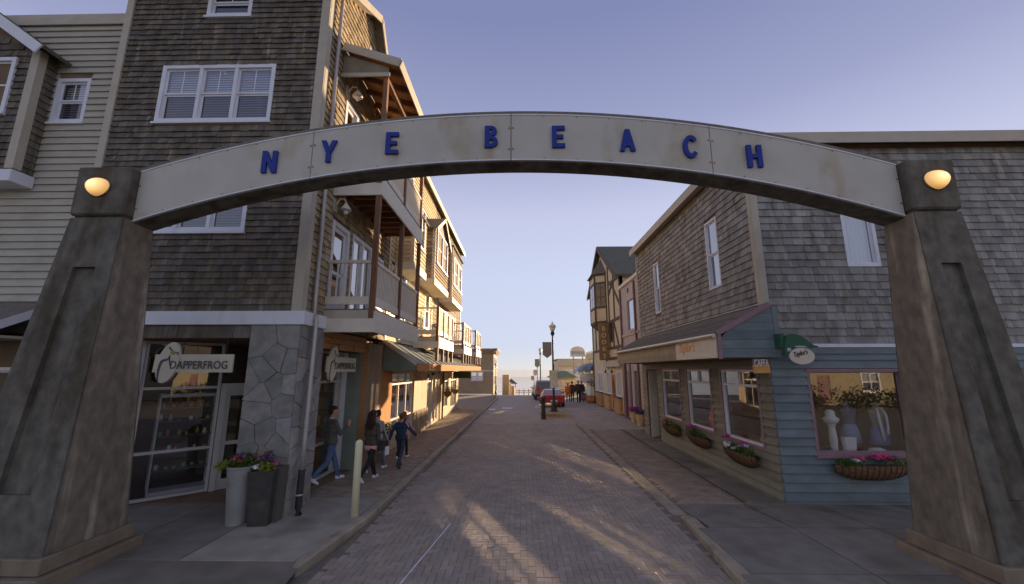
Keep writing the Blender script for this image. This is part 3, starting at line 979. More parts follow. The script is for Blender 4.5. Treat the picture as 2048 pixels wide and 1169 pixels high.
def letter_mesh(ch):
    mb = MB()
    if ch in GL:
        for p in GL[ch]: mb.prism((0, 0, 0), X, Z, -Y, p, 0, .12)
    if ch == 'C':
        o, i_ = [], []
        for k in range(15):
            t = R(38) + R(284) * k / 14
            o.append((.32 + .33 * math.cos(t), .5 + .52 * math.sin(t))); i_.append((.32 + .14 * math.cos(t), .5 + .33 * math.sin(t)))
        for k in range(14): mb.prism((0, 0, 0), X, Z, -Y, [o[k], o[k + 1], i_[k + 1], i_[k]], 0, .12)
    if ch == 'B':
        mb.prism((0, 0, 0), X, Z, -Y, [(0, 0), (s, 0), (s, 1), (0, 1)], 0, .12)
        for (zc, rr, w) in ((.26, .26, .36), (.76, .24, .32)):
            o, i_ = [], []
            for k in range(9):
                t = -R(90) + R(180) * k / 8
                o.append((s + .06 + (w - .06) * max(0, math.cos(t)), zc + rr * math.sin(t))); i_.append((s + .05 + (w - .22) * max(0, math.cos(t)), zc + (rr - .15) * math.sin(t)))
            o = [(s, zc - rr)] + o + [(s, zc + rr)]; i_ = [(s, zc - rr + .15)] + i_ + [(s, zc + rr - .15)]
            for k in range(10): mb.prism((0, 0, 0), X, Z, -Y, [o[k], o[k + 1], i_[k + 1], i_[k]], 0, .12)
    return mb
LX = dict(zip(range(8), [(-3.957, 'N'), (-3.026, 'Y'), (-2.004, 'E'), (-.43, 'B'), (.634, 'E'), (1.692, 'A'), (2.676, 'C'), (3.643, 'H')]))
for k, (x, ch) in LX.items():
    mb = letter_mesh(ch)
    hgt = .37
    zc = (ztop(x) + zbot(x)) / 2
    w = .62 * hgt
    mb.v = [(x - w / 2 + p[0] * hgt, 5.916 + p[1] * hgt * .9, zc - hgt / 2 + p[2] * hgt) for p in mb.v]
    o = mb.build('letter', m_letter, arch, recalc=True)
    o['label'] = 'blue letter %s' % ch

def pillar(sd, xi, xo_t, xo_b, tag_):
    """sd=-1 left, +1 right; tapered pillar with a sunk front panel"""
    zb_, zt_ = 0.33, 4.93
    def P(s_, t, d):   # s_: 0 inner .. 1 outer, t: 0 bottom .. 1 top, d: 0 front .. 1 back
        xo = xo_b + (xo_t - xo_b) * t
        x = xi + (xo - xi) * s_
        yf = 5.56 + (5.79 - 5.56) * t; yb = 6.70 + (6.30 - 6.70) * t
        return (x, yf + (yb - yf) * d, zb_ + (zt_ - zb_) * t)
    mb = MB()
    o = [P(0, 0, 0), P(1, 0, 0), P(1, 1, 0), P(0, 1, 0)]
    inn = [P(.27, .155, 0), P(.64, .155, 0), P(.64, .83, 0), P(.27, .83, 0)]
    ind = [(p[0], p[1] + .07, p[2]) for p in inn]
    bk = [P(0, 0, 1), P(1, 0, 1), P(1, 1, 1), P(0, 1, 1)]
    mb.v = o + inn + ind + bk
    for i in range(4):
        j = (i + 1) % 4
        mb.f += [(i, j, 4 + j, 4 + i), (4 + i, 4 + j, 8 + j, 8 + i), (i, 12 + i, 12 + j, j)]
    mb.f += [(8, 9, 10, 11), (12, 13, 14, 15)]
    pil = mb.build('pillar', m_conc, arch, recalc=True)
    # stained inner face, a thin render coat
    e = -sd * 0.004
    k = MB()
    q = [P(0, .0, .03), P(0, .0, .97), P(0, 1, .97), P(0, 1, .03)]
    q2 = [(p[0] + e * 2, p[1], p[2]) for p in q]
    k.v = [(p[0] + e * .3, p[1], p[2]) for p in q] + q2
    k.f = [(0, 1, 2, 3), (4, 5, 6, 7)] + [(i, (i + 1) % 4, 4 + (i + 1) % 4, 4 + i) for i in range(4)]
    k.build('render_coat', m_conc2, pil, recalc=True)
    x0, x1 = sorted((xi, xo_t))
    MB().box(x0 + .03, x1 - .03, 5.82, 6.27, 4.90, 5.0).build('neck', m_conc, pil)
    MB().box(x0 - (.0 if sd > 0 else .01), x1 + (.01 if sd > 0 else 0), 5.755, 6.33, 4.965, 5.76).build('cap_block', m_conc, arch, bevel=.03)
    # plinth: two stepped courses of cast blocks
    for (g0, z0, z1) in ((.16, -.1, .13), (.07, .13, .33)):
        xa, xb = sorted((xi - sd * g0, xo_b + sd * g0))
        ya, yb = 5.56 - g0, 6.70 + g0
        nb = 3
        for i in range(nb):
            MB().box(xa + (xb - xa) * i / nb + .004, xa + (xb - xa) * (i + 1) / nb - .004, ya, yb, z0 + .003, z1 - .003).build('plinth_block', m_plinth, arch, bevel=.012)
    # bulkhead lamp
    xc = (xi + xo_t) / 2 + sd * (.02)
    lp = MB()
    n = 20
    rings = []
    for i in range(9):
        t = i / 8 * math.pi / 2
        ring = []
        for q in range(n):
            a_ = 2 * math.pi * q / n
            cx, cz = math.cos(a_), math.sin(a_)
            zz = cz * .13 if cz > 0 else cz * .165
            xx = cx * .175 * (1 if cz > 0 else (1 - .25 * cz * cz))
            ring.append((xc + xx * math.cos(t), 5.745 - .13 * math.sin(t), 5.42 + zz * math.cos(t)))
        rings.append(ring)
    lp.v = [p for rg_ in rings for p in rg_]
    for i in range(8):
        for q in range(n): lp.f.append((i * n + q, i * n + (q + 1) % n, (i + 1) * n + (q + 1) % n, (i + 1) * n + q))
    lp.f.append(tuple(range(n)))
    lamp = lp.build('lamp', m_lampglow, arch, smooth=True, recalc=True)
    fr = MB().lathe((0, 0, 0), [(.19, 0), (.19, .02), (.15, .024)], 20)
    fr.v = [(xc + x, 5.757 - z, 5.41 + y * .82) for x, y, z in fr.v]
    fr.build('lamp_mount', m_conc, lamp, recalc=True)
pillar(-1, -6.03, -6.86, -7.40, 'l')
pillar(1, 5.80, 6.48, 6.90, 'r')
# ================================================================ shingled corner building (left)
L1 = thing('corner_building', 'dark shingled corner building with a stone pillar shopfront and stacked balconies on the left', 'building', (-6.7, 10.5, 0))
XW, YF = -4.38, 8.0          # street face, front face
# front upper wall, z 3.8 .. 11.6, x -9.1 .. -4.38
W1 = (1.06, 3.64, 4.20, 5.62)     # u (from x=-9.1), v from z 3.8 : triple window
W2 = (1.10, 3.39, 1.67, 3.13)
W0 = (1.85, 2.90, 6.90, 7.70)
holes = [W1, W2, W0]
Of = Vector((-9.1, YF, 3.8))
Lf = XW + 9.1
wall_panel(L1, Of, X, Z, -Y, Lf, 7.8, holes, m_dark2, .18)
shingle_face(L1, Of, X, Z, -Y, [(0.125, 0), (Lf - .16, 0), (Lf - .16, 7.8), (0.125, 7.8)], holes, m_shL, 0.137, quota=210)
for (h, c) in ((W1, 3), (W2, 3), (W0, 1)):
    window(L1, Of + X * h[0] + Z * h[2], X, Z, -Y, h[1] - h[0], h[3] - h[2], cols=c, casing=.085, muntin=True)
# street-side upper wall: gable profile (u = y-8, v = z-3.57)
Os = Vector((XW, YF, 3.57))
prof = [(0, 0), (5.1, 0), (5.1, 6.2), (3.35, 8.2), (2.45, 9.4), (0, 8.03)]
D1 = (1.0, 1.95, 0.40, 2.55); D2 = (2.15, 3.6, 0.40, 2.6); D3 = (3.75, 4.6, 0.9, 2.5)
U1 = (1.15, 1.95, 3.75, 5.85); U2 = (2.35, 3.7, 3.75, 5.8)
G1 = (2.35, 2.95, 7.45, 8.45)
sh = [D1, D2, D3, U1, U2, G1]
def prof_wall(parent, O, U, V, N, poly, thick, mat, name='wall', holes=()):
    # vertical strips between all break points, each clipped to the outline, minus the openings
    us = sorted(set([p[0] for p in poly] + [h[i] for h in holes for i in (0, 1)]))
    mb = MB()
    for i in range(len(us) - 1):
        a, b = us[i], us[i + 1]
        if b - a < 1e-4: continue
        strip = clip_poly(clip_poly(poly, -1, 0, -a), 1, 0, b)
        if len(strip) < 3: continue
        m = (a + b) / 2
        hv = sorted((h[2], h[3]) for h in holes if h[0] < m < h[1])
        lo = -1e3
        for (v0, v1) in hv + [(1e3, 1e3)]:
            pc = clip_poly(clip_poly(strip, 0, -1, -lo), 0, 1, v0)
            cl = []
            for p_ in pc:
                if not cl or abs(p_[0] - cl[-1][0]) + abs(p_[1] - cl[-1][1]) > 1e-4: cl.append(p_)
            if len(cl) >= 3: mb.prism(O, U, V, N, cl, -thick, 0)
            lo = v1
    return mb.build(name, mat, parent, recalc=True)
prof_wall(L1, Os, Y, Z, X, prof, .18, m_dark2, holes=sh)
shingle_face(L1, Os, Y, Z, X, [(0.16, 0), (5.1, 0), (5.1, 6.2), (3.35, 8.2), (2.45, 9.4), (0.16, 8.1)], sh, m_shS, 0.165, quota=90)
# corner boards, band, soffit boards
MB().box(XW - .17, XW + .03, YF - .035, YF + .0, 3.80, 11.6).build('corner_board', m_greytrim, L1)
MB().box(XW + .0, XW + .035, YF + .001, YF + .15, 3.80, 11.6).build('corner_board', m_greytrim, L1)
MB().box(-9.12, XW + .12, YF - .05, YF + .10, 3.53, 3.80).build('band_board', m_white, L1, bevel=.006)
MB().box(XW - .1, XW + .12, YF + .101, YF + .93, 3.53, 3.80).build('band_board', m_white, L1, bevel=.006)
# roof slabs over the gable (ridge along X)
def roof_slab(parent, y0, z0, y1, z1, x0, x1, t=.12, mat=None):
    d = Vector((0, y1 - y0, z1 - z0)); L = d.length; d.normalize()
    n = Vector((0, -d.z, d.y))
    MB().fbox((x0, y0, z0), X, d, n, 0, x1 - x0, 0, L, 0.0, t).build('roof_slab', mat or m_roof, parent)
def rk(a, b): return (YF + a, 3.57 + b)
for (a, b) in (((-.35, 7.85), (2.45, 9.4)), ((2.45, 9.4), (3.35, 8.2)), ((3.35, 8.2), (5.3, 5.95))):
    (y0, z0), (y1, z1) = rk(*a), rk(*b)
    roof_slab(L1, y0, z0, y1, z1, -9.3, XW + .28)
    # pale rake boards on the street side
    d = Vector((0, y1 - y0, z1 - z0)); L = d.length; d.normalize(); n = Vector((0, -d.z, d.y))
    MB().fbox((XW + .281, y0, z0), X, d, n, 0, .03, 0, L, -.10, .10).build('rake_board', m_greytrim, L1)
MB().box(-9.1, XW - .2, 12.95, 13.1, 0, 9.7).build('rear_wall', m_dark2, L1)
MB().box(-9.1, -8.95, 8.2, 12.95, 0, 11.5).build('side_wall', m_dark2, L1)
MB().box(-8.95, XW - .2, 8.75, 12.95, 3.35, 3.5).build('upper_floor', m_dark2, L1)
# gable window
window(L1, Os + Y * G1[0] + Z * G1[2], Y, Z, X, .6, 1.0, 1, .07, blind=False, split=0, glass=g_bright)
# doors and windows onto the balconies
def glass_door(parent, O, U, V, N, w, h, mat=None, glass=None, rail=0.9):
    mat = mat or m_white
    mb = MB(); c = .11
    for q in ((0, c, 0, h), (w - c, w, 0, h), (c, w - c, h - c, h)): mb.fbox(O, U, V, N, *q, -.08, .035)
    dr = mb.build('door', mat, parent)
    k = MB()
    for q in ((c, c + .1, 0, h - c), (w - c - .1, w - c, 0, h - c), (c + .1, w - c - .1, 0, .22), (c + .1, w - c - .1, h - c - .1, h - c)): k.fbox(O, U, V, N, *q, -.06, -.025)
    if rail: k.fbox(O, U, V, N, c + .1, w - c - .1, rail, rail + .08, -.06, -.026)
    k.build('door_leaf', mat, dr)
    Oq = V3(O) + V3(N) * -.045
    for (v0, v1) in (((.22, rail), (rail + .08, h - c - .1)) if rail else ((.22, h - c - .1),)):
        MB().add([Oq + V3(U) * a + V3(V) * b for a, b in ((c + .1, v0), (w - c - .1, v0), (w - c - .1, v1), (c + .1, v1))], [(0, 1, 2, 3)]).build('pane', glass or g_bright, dr)
    MB().tube([V3(O) + V3(U) * (w - c - .05) + V3(V) * 1.0 + V3(N) * -.02, V3(O) + V3(U) * (w - c - .05) + V3(V) * 1.0 + V3(N) * .04], .02, 8).build('handle', m_alum, dr)
    return dr
glass_door(L1, Os + Y * D1[0] + Z * D1[2], Y, Z, X, .95, 2.15)
window(L1, Os + Y * D2[0] + Z * D2[2], Y, Z, X, 1.45, 2.2, 2, .1, glass=g_bright, split=0, blind=True)
window(L1, Os + Y * D3[0] + Z * D3[2], Y, Z, X, .85, 1.6, 1, .09, glass=g_bright, split=.5)
glass_door(L1, Os + Y * U1[0] + Z * U1[2], Y, Z, X, .8, 2.1)
window(L1, Os + Y * U2[0] + Z * U2[2], Y, Z, X, 1.35, 2.05, 2, .09, glass=g_bright, split=0)

def balcony(parent, x0, x1, y0, y1, zd, zrail, deckh=.42, npost=3, mat_post=None, mat_bal=None, post_to=None, post_from=None, step=.105, deck_mat=None):
    """deck with fascia, posts, rails and balusters"""
    mp, mbl = mat_post or m_woodd, mat_bal or m_balw
    deck = MB().box(x0, x1 - .02, y0 + .02, y1 - .02, zd - .06, zd).build('balcony', m_woodd, parent)
    MB().box(x0, x1 - .0, y0 - .0, y0 + .04, zd - deckh, zd - deckh * .42).build('fascia', deck_mat or m_balw, deck)
    MB().box(x0, x1 - .03, y0 + .015, y0 + .05, zd - deckh * .41, zd - .03).build('fascia', m_greytrim, deck)
    MB().box(x1 - .04, x1, y0 + .041, y1, zd - deckh, zd - deckh * .6).build('fascia', deck_mat or m_balw, deck)
    MB().box(x1 - .05, x1 - .012, y0 + .041, y1, zd - deckh * .585, zd - .03).build('fascia', deck_mat or m_balw, deck)
    y = y0 + .35
    while y < y1 - .1:
        MB().box(x0, x1 - .06, y, y + .05, zd - .26, zd - .062).build('joist', m_woodd, deck); y += .42
    ps = [y0 + .06 + (y1 - y0 - .12) * i / (npost - 1) for i in range(npost)]
    for p in ps:
        MB().box(x1 - .145, x1 - .035, p - .055, p + .055, post_from if post_from is not None else zd - .3, post_to if post_to else zrail + .02).build('post', mp, deck)
    # rails
    for i in range(npost - 1):
        a, b = ps[i] + .056, ps[i + 1] - .056
        MB().box(x1 - .125, x1 - .055, a, b, zrail - .07, zrail).build('rail', mbl, deck)
        MB().box(x1 - .11, x1 - .07, a, b, zd + .10, zd + .28).build('rail', mbl, deck)
        y = a + .05
        while y < b - .03:
            MB().box(x1 - .105, x1 - .075, y, y + .035, zd + .28, zrail - .07).build('baluster', mbl, deck); y += step
    MB().box(x0, x1 - .15, y0 + .03, y0 + .10, zrail - .07, zrail).build('rail', mbl, deck)
    MB().box(x0, x1 - .15, y0 + .045, y0 + .085, zd + .10, zd + .28).build('rail', mbl, deck)
    x = x0 + .06
    while x < x1 - .2:
        MB().box(x, x + .035, y0 + .05, y0 + .08, zd + .28, zrail - .07).build('baluster', mbl, deck); x += step * 1.45
    return deck
balcony(L1, XW + .03, -3.20, 8.87, 12.85, 3.98, 5.10, .52, 3, post_to=6.72)
balcony(L1, XW + .03, -3.20, 8.87, 12.85, 7.16, 8.25, .50, 3, post_to=9.70)
# porch roof over the upper balcony (shed, sloping outward)
p0, p1 = Vector((XW + .03, 8.70, 10.42)), Vector((-2.92, 8.70, 9.93))
d = (p1 - p0); Ld = d.length; d.normalize(); n = Vector((-d.z, 0, d.x))
pr = MB().fbox(p0, d, Y, n, 0, Ld, 0, 4.5, .14, .19).build('porch_roof', m_metalroof, L1)
MB().fbox(p0, d, Y, n, 0, Ld, -.03, .0, -.03, .185).build('fascia', m_greytrim, pr)
MB().fbox(p0, d, Y, n, Ld + .002, Ld + .03, 0, 4.5, -.02, .17).build('fascia', m_greytrim, pr)
MB().fbox(p0, d, Y, n, 0.01, Ld - .01, 0.002, 4.48, .10, .138).build('soffit', m_wood, pr)
for k in range(7):
    MB().fbox(p0, d, Y, n, .02, Ld - .02, .35 + .6 * k, .42 + .6 * k, -.04, .099).build('rafter', m_woodd, pr)
MB().prism((0, 8.79, 0), X, Z, Y, [(XW + .04, 9.80), (-3.2, 9.80), (-3.2, 9.97), (XW + .04, 10.36)], 0, .05).build('end_gable', m_shS, pr)
MB().box(XW + .035, -3.16, 8.75, 8.785, 9.70, 9.80).build('beam', m_cream, pr)
MB().box(-3.34, -3.24, 8.9, 12.9, 9.70, 9.90).build('beam', m_woodd, pr)
# gooseneck wall lamps
for (y, z) in ((9.0, 6.45), (9.15, 9.55)):
    a = MB().box(XW + .025, XW + .06, y - .09, y + .09, z - .16, z + .16).build('wall_lamp', m_greytrim, L1)
    MB().tube([(XW + .06, y, z + .02), (XW + .15, y, z + .17), (XW + .26, y, z + .16), (XW + .30, y, z + .05)], .018, 8).build('arm', m_balw, a)
    MB().lathe((XW + .30, y, z - .12), [(.13, 0), (.12, .03), (.06, .12), (.03, .18)], 14).build('shade', m_balw, a, smooth=True)
    MB().lathe((XW + .30, y, z - .22), [(.03, 0), (.05, .03), (.05, .1)], 10).build('globe', M('frosted_globe', (.7, .68, .6), .3), a, smooth=True)
# downspout
dp = smooth_path([(XW + .1, 8.36, 11.6), (XW + .1, 8.36, 9), (XW + .1, 8.36, 4.1), (XW + .17, 8.32, 3.75), (XW + .20, 8.28, 3.4), (XW + .22, 8.2, .75)], 4)
ds = MB().tube(dp, .042, 10).build('downspout', m_pipe, L1, smooth=True)
MB().tube([(XW + .22, 8.2, .78), (XW + .22, 8.19, .30), (XW + .24, 8.15, .12), (XW + .29, 8.08, .03)], .062, 10).build('boot', m_black, ds, smooth=True)
MB().tube([(XW + .22, 8.19, .33), (XW + .22, 8.19, .355)], .066, 10).build('clamp', m_alum, ds)

# ---- ground floor: stone corner pillar
cp = MB().box(-5.33, XW + .03, YF + .03, 8.95, 0, 3.53).build('stone_pillar', m_mortar, L1)
flagstones(cp, (-5.33, YF + .03, 0), X, Z, -Y, .98, 3.53, 24, m_stone, seed=4)
flagstones(cp, (XW + .03, YF + .03, 0), Y, Z, X, .92, 3.53, 24, m_stone, seed=9)
# second pillar farther along the street, timber-clad
tp = MB().box(-5.2, XW + .04, 11.7, 12.9, 0, 3.4).build('timber_pier', m_wood, L1)
for k in range(6):
    MB().box(XW + .041, XW + .06, 11.7 + .2 * k + .004, 11.7 + .2 * (k + 1) - .004, 0.02, 3.4).build('plank', M('grey_cedar_plank', (.135, .108, .083), .7, .25, 5, (6, 6, .6), rnd=.18), tp)
MB().box(-5.2, XW - .10, 11.585, 11.69, 0, 3.1).build('dark_panel', m_slate, L1)
# boards over the street window, and over the front entry
for k in range(3):
    MB().box(XW - .06, XW - .02, 8.96, 11.7, 3.12 + .14 * k, 3.25 + .14 * k).build('header_plank', m_wood, L1)
MB().box(-9.1, -5.34, YF + .02, YF + .06, 3.27, 3.53).build('header_board', m_dark2, L1)
shingle_face(L1, (-9.1, YF + .02, 3.27), X, Z, -Y, [(0, 0), (3.76, 0), (3.76, .26), (0, .26)], [], m_shL, .26, quota=0)
MB().box(-8.9, -5.2, YF + .06, 10.9, 3.25, 3.30).build('soffit', m_dark2, L1)
# street shop window (x plane), aluminium framing
def shop_glazing(parent, A, B, z0, z1, mull, rails, glass, fr=.055, mat=None, depth=.08):
    A, B = V3((A[0], A[1], 0)), V3((B[0], B[1], 0))
    U = (B - A); L = U.length; U.normalize(); N = Vector((U.y, -U.x, 0))
    mb = MB()
    ms = sorted(set([0] + mull + [L]))
    for m_ in ms:
        a = min(max(m_ - fr / 2, 0), L - fr)
        mb.fbox(A, U, Z, N, a, a + fr, z0, z1, -depth, 0)
    zs = sorted(set([z0] + rails + [z1]))
    for i in range(len(ms) - 1):
        a = ms[i] + (fr if i == 0 else fr / 2); b = ms[i + 1] - (fr if i == len(ms) - 2 else fr / 2)
        for r_ in zs:
            q = min(max(r_ - fr / 2, z0), z1 - fr)
            mb.fbox(A, U, Z, N, a, b, q, q + fr, -depth, -.002)
    w = mb.build('shop_window', mat or m_alum, parent)
    for i in range(len(ms) - 1):
        for j in range(len(zs) - 1):
            Oq = A + N * (-depth * .5)
            MB().add([Oq + U * u + Z * v for u, v in ((ms[i] + .01, zs[j] + .01), (ms[i + 1] - .01, zs[j] + .01), (ms[i + 1] - .01, zs[j + 1] - .01), (ms[i] + .01, zs[j + 1] - .01))], [(0, 1, 2, 3)]).build('pane', glass, w)
    return w
shop_glazing(L1, (-4.93, 8.96), (-4.93, 11.5), 0.02, 3.12, [.12, 2.3], [.85, 2.35], g_shop, .06)
MB().box(-4.95, XW - .061, 8.96, 11.7, 3.12, 3.16).build('soffit', m_dark2, L1)
MB().box(-4.93, -4.85, 11.5, 11.58, 0, 3.12).build('jamb', m_white, L1)
# diagonal front: display window and door
shop_glazing(L1, (-7.86, 8.52), (-6.88, 9.5), 0.03, 3.25, [], [.96, 2.26], g_shop, .055)
MB().fbox((-7.90, 8.48, 0), Vector((.7071, .7071, 0)), Z, Vector((.7071, -.7071, 0)), -.07, .05, 0, 3.25, -.1, .03).build('jamb', m_white, L1)
dU = Vector((.7071, .7071, 0)); dN = Vector((.7071, -.7071, 0))
glass_door(L1, Vector((-6.87, 9.51, .02)), dU, Z, dN, 1.05, 2.25, m_alum, g_shop, .95)
MB().fbox((-6.87, 9.51, 0), dU, Z, dN, 0, 1.05, 2.272, 2.34, -.08, .03).build('door_head', m_alum, L1)
MB().add([V3((-6.9, 9.5, 0)) + dU * a + Z * b for a, b in ((0, 2.34), (1.08, 2.34), (1.08, 3.25), (0, 3.25))], [(0, 1, 2, 3)]).build('transom_pane', g_shop, L1)
shop_glazing(L1, (-6.12, 10.26), (-5.3, 10.9), 0.02, 3.25, [], [2.26], g_shop, .055)
# plain front wall left of the entry (behind the arch pillar)
MB().box(-9.1, -7.92, 8.25, 8.4, 0, 3.27).build('wall', m_dark2, L1)
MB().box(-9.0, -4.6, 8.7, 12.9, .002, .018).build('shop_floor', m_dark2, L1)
# shop interior: glazed cabinet with shelves of pottery (each piece stands on a shelf: things of their own)
cab = thing('display_cabinet', 'white framed glass display cabinet inside the diagonal shop window', 'cabinet', (-7.1, 9.75, 0.02))
rg = random.Random(5)
cN = Vector((.7071, -.7071, 0))
c0 = V3((-7.86, 8.98, 0))
mb = MB()
for u in (0.05, 1.08):
    for n_ in (-.45, -.05):
        mb.fbox(c0, dU, Z, cN, u, u + .03, .1, 2.05, n_, n_ + .03)
mb.fbox(c0, dU, Z, cN, .05, 1.11, 2.05, 2.12, -.47, 0.0); mb.fbox(c0, dU, Z, cN, .05, 1.11, .02, .1, -.47, 0.0)
mb.build('cabinet_frame', m_white, cab)
for k, z in enumerate((.5, .85, 1.2, 1.52, 1.8)):
    MB().fbox(c0, dU, Z, cN, .085, 1.075, z, z + .015, -.44, -.03).build('shelf', M('dark_glass_shelf', (.06, .065, .07), .3), cab)
    for q in range(6):
        u = .15 + .16 * q + rg.uniform(-.03, .03); n_ = rg.uniform(-.35, -.1)
        p = c0 + dU * u + cN * n_ + Z * (z + .015)
        hh = rg.uniform(.06, .13); rr = rg.uniform(.03, .055)
        kinds = [('bowl', [(rr * .5, 0), (rr, hh * .5), (rr * 1.15, hh * .55)]), ('vase', [(rr * .6, 0), (rr, hh * .4), (rr * .5, hh), (rr * .65, hh * 1.15)]), ('cup', [(rr * .7, 0), (rr * .8, hh), (rr * .75, hh)])]
        nm, pf = kinds[rg.randrange(3)]
        cn, cc = [('white', (.6, .62, .66)), ('teal', (.1, .22, .24)), ('brown', (.25, .14, .07)), ('grey', (.3, .3, .32))][rg.randrange(4)]
        o = MB().lathe(p, pf, 12).build('pottery_' + nm, M('glazed_pottery_' + cn, cc, .3, .1), None, smooth=True)
        tag(o, '%s %s, %s from the left on the %s shelf of the glass cabinet' % (cn, nm, ['first', 'second', 'third', 'fourth', 'fifth', 'sixth'][q], ['lowest', 'second', 'middle', 'fourth', 'top'][k]), nm, 'pottery in the display cabinet')
mb = MB().box(-8.9, -8.5, 9.4, 12.4, .02, 1.9)
sh_ = thing('wall_shelving', 'dark wooden shelving along the back of the corner shop', 'shelving', (-7, 12.6, .02))
mb = MB().box(-8.8, -4.9, 12.75, 12.8, .02, 2.3); mb.build('back_board', m_dark2, sh_)
for z in (.5, 1.0, 1.5, 2.0): MB().box(-8.8, -4.9, 12.45, 12.74, z, z + .03).build('shelf', m_wood, sh_)
mb = MB()
for z in (.53, 1.03, 1.53, 2.03):
    x = -8.7
    while x < -5.0:
        w = rg.uniform(.12, .3); h = rg.uniform(.1, .32)
        mb.box(x, x + w, 12.5, 12.68, z + .001, z + h)
        x += w + rg.uniform(.05, .25)
stuff(mb.build('shelf_goods', M('mixed_shop_goods', (.3, .22, .14), .6, .3, 3, rnd=.6, hue=.15), sh_))

# ---- carved shop signs
def frog_sign(label, O, U, N, w, h):
    """oval emblem with a long name board, as hung in the photo; O = lower-left of the board"""
    t = thing('hanging_sign', label, 'sign', O, 0, 'carved shop name signs')
    pale = M('pale_sign_paint', (.26, .255, .25), .6, .06); edge = M('sign_shadow_dark', (.06, .055, .05), .7)
    # board: u 0..1.62, v 0..0.36 ; oval tilted
    bw, bh = w, h
    board = MB().prism(O, U, Z, N, [(0, 0), (bw, 0), (bw, bh), (0.02, bh)], 0, .04).build('name_board', pale, t)
    ov = []
    ca, sa = math.cos(R(-22)), math.sin(R(-22))
    cx, cz = bw * .185, bh * .55
    for k in range(36):
        a = 2 * math.pi * k / 36
        ex, ez = bw * .14 * math.cos(a), bh * 1.22 * math.sin(a)
        ov.append((cx + ex * ca - ez * sa * .55, cz + ex * sa * .55 + ez * ca))
    MB().prism(O, U, Z, N, ov, -.002, .052).build('oval_board', pale, t)
    MB().prism(O, U, Z, N, [(cx + (p[0] - cx) * 1.05 + .012, cz + (p[1] - cz) * 1.04 - .015) for p in ov], -.03, -.004).build('oval_shadow_board', edge, t)  # dark offset copy of the oval, its drop shadow made as a board
    ink = M('charcoal_sign_ink', (.045, .045, .05), .6); grn = M('green_sign_ink', (.10, .17, .06), .6)
    sx, sz = bw, bh
    tail = smooth_path([(.105, -.62), (.085, -.3), (.085, .1), (.095, .42), (.115, .62), (.15, .68), (.185, .74), (.205, .92)], 4)
    mb = MB(); k = len(tail)
    ribbon(mb, O, U, Z, N, [(p[0] * sx, p[1] * sz) for p in tail], [.014 + .036 * math.sin(math.pi * i / (k - 1)) for i in range(k)], .052, .058)
    for pts, wd in (([(.2, .95), (.21, .6), (.225, .35)], .02), ([(.25, 1.08), (.3, 1.1), (.3, .95)], .02), ([(.185, 1.42), (.2, 1.3), (.225, 1.22)], .03)):
        q = smooth_path(pts, 4)
        ribbon(mb, O, U, Z, N, [(p[0] * sx, p[1] * sz) for p in q], [wd] * len(q), .052, .058)
    stuff(mb.build('emblem', ink, t, recalc=True))
    mb = MB().prism(O, U, Z, N, [((.235 + .03 * math.cos(a)) * sx, (1.10 + .12 * math.sin(a)) * sz) for a in [2 * math.pi * i / 12 for i in range(12)]], .052, .060)
    mb.build('emblem_head', grn, t)
    text('DAPPERFROG', V3(O) + V3(U) * (bw * .585) + Z * (bh * .20) + V3(N) * .053, U, Z, N, bh * .44, ink, t, width=bw * .72, depth=.006, bold=.008)
    mb = MB()
    for k in range(9):
        mb.fbox(O, U, Z, N, bw * (.75 + .022 * k), bw * (.765 + .022 * k), bh * .76, bh * .80, .04, .043)
    mb.build('small_print', M('faint_sign_ink', (.25, .245, .23), .6), t)
    for u in (.35, .9):
        MB().tube([V3(O) + V3(U) * (bw * u) + Z * bh + V3(N) * .02, V3(O) + V3(U) * (bw * u) + Z * (3.27 - O[2]) + V3(N) * .02], .006, 6).build('hanger', m_black, t)
    return t
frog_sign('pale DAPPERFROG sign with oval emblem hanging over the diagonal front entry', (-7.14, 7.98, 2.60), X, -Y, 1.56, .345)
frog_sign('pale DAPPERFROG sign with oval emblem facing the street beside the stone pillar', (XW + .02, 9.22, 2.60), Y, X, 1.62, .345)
# ================================================================ cream clapboard building at the far left
CB = thing('clapboard_building', 'cream clapboard building with a shingled bay window at the far left edge', 'building', (-12.5, 10, 0))
YC = 8.3
Oc = Vector((-18.0, YC, 0))
Wc1 = (7.20, 8.00, 8.22, 9.36); Wc2 = (5.2, 6.42, 4.95, 6.35)
sh_open = (2, 8.6, .3, 2.7)
hc = [Wc1, Wc2, sh_open]
wall_panel(CB, Oc, X, Z, -Y, 8.9, 10.95, hc, m_dark2, .16)
clapboards(CB, Oc, X, Z, -Y, [(0, 3.4), (8.88, 3.4), (8.88, 10.9), (0, 10.9)], [Wc1, Wc2], m_cream, .165)
window(CB, Oc + X * 7.2 + Z * 8.22, X, Z, -Y, .80, 1.14, 1, .085, muntin=True)
window(CB, Oc + X * 5.2 + Z * 4.95, X, Z, -Y, 1.22, 1.4, 1, .09)
MB().box(-9.14, -8.98, 7.945, 7.998, 3.81, 11.6).build('corner_board', m_greytrim, CB)
MB().box(-18.2, -9.12, YC - .02, YC + 4, 10.95, 11.06).build('roof_slab', m_roof, CB)
MB().box(-18.2, -9.12, YC - .075, YC - .045, 10.80, 11.08).build('fascia', m_greytrim, CB)
MB().box(-18, -9.15, YC + 3.8, YC + 4, 0, 10.94).build('rear_wall', m_dark2, CB)
MB().box(-18, -9.15, YC + .2, YC + 3.8, 3.0, 3.1).build('upper_floor', m_dark2, CB)
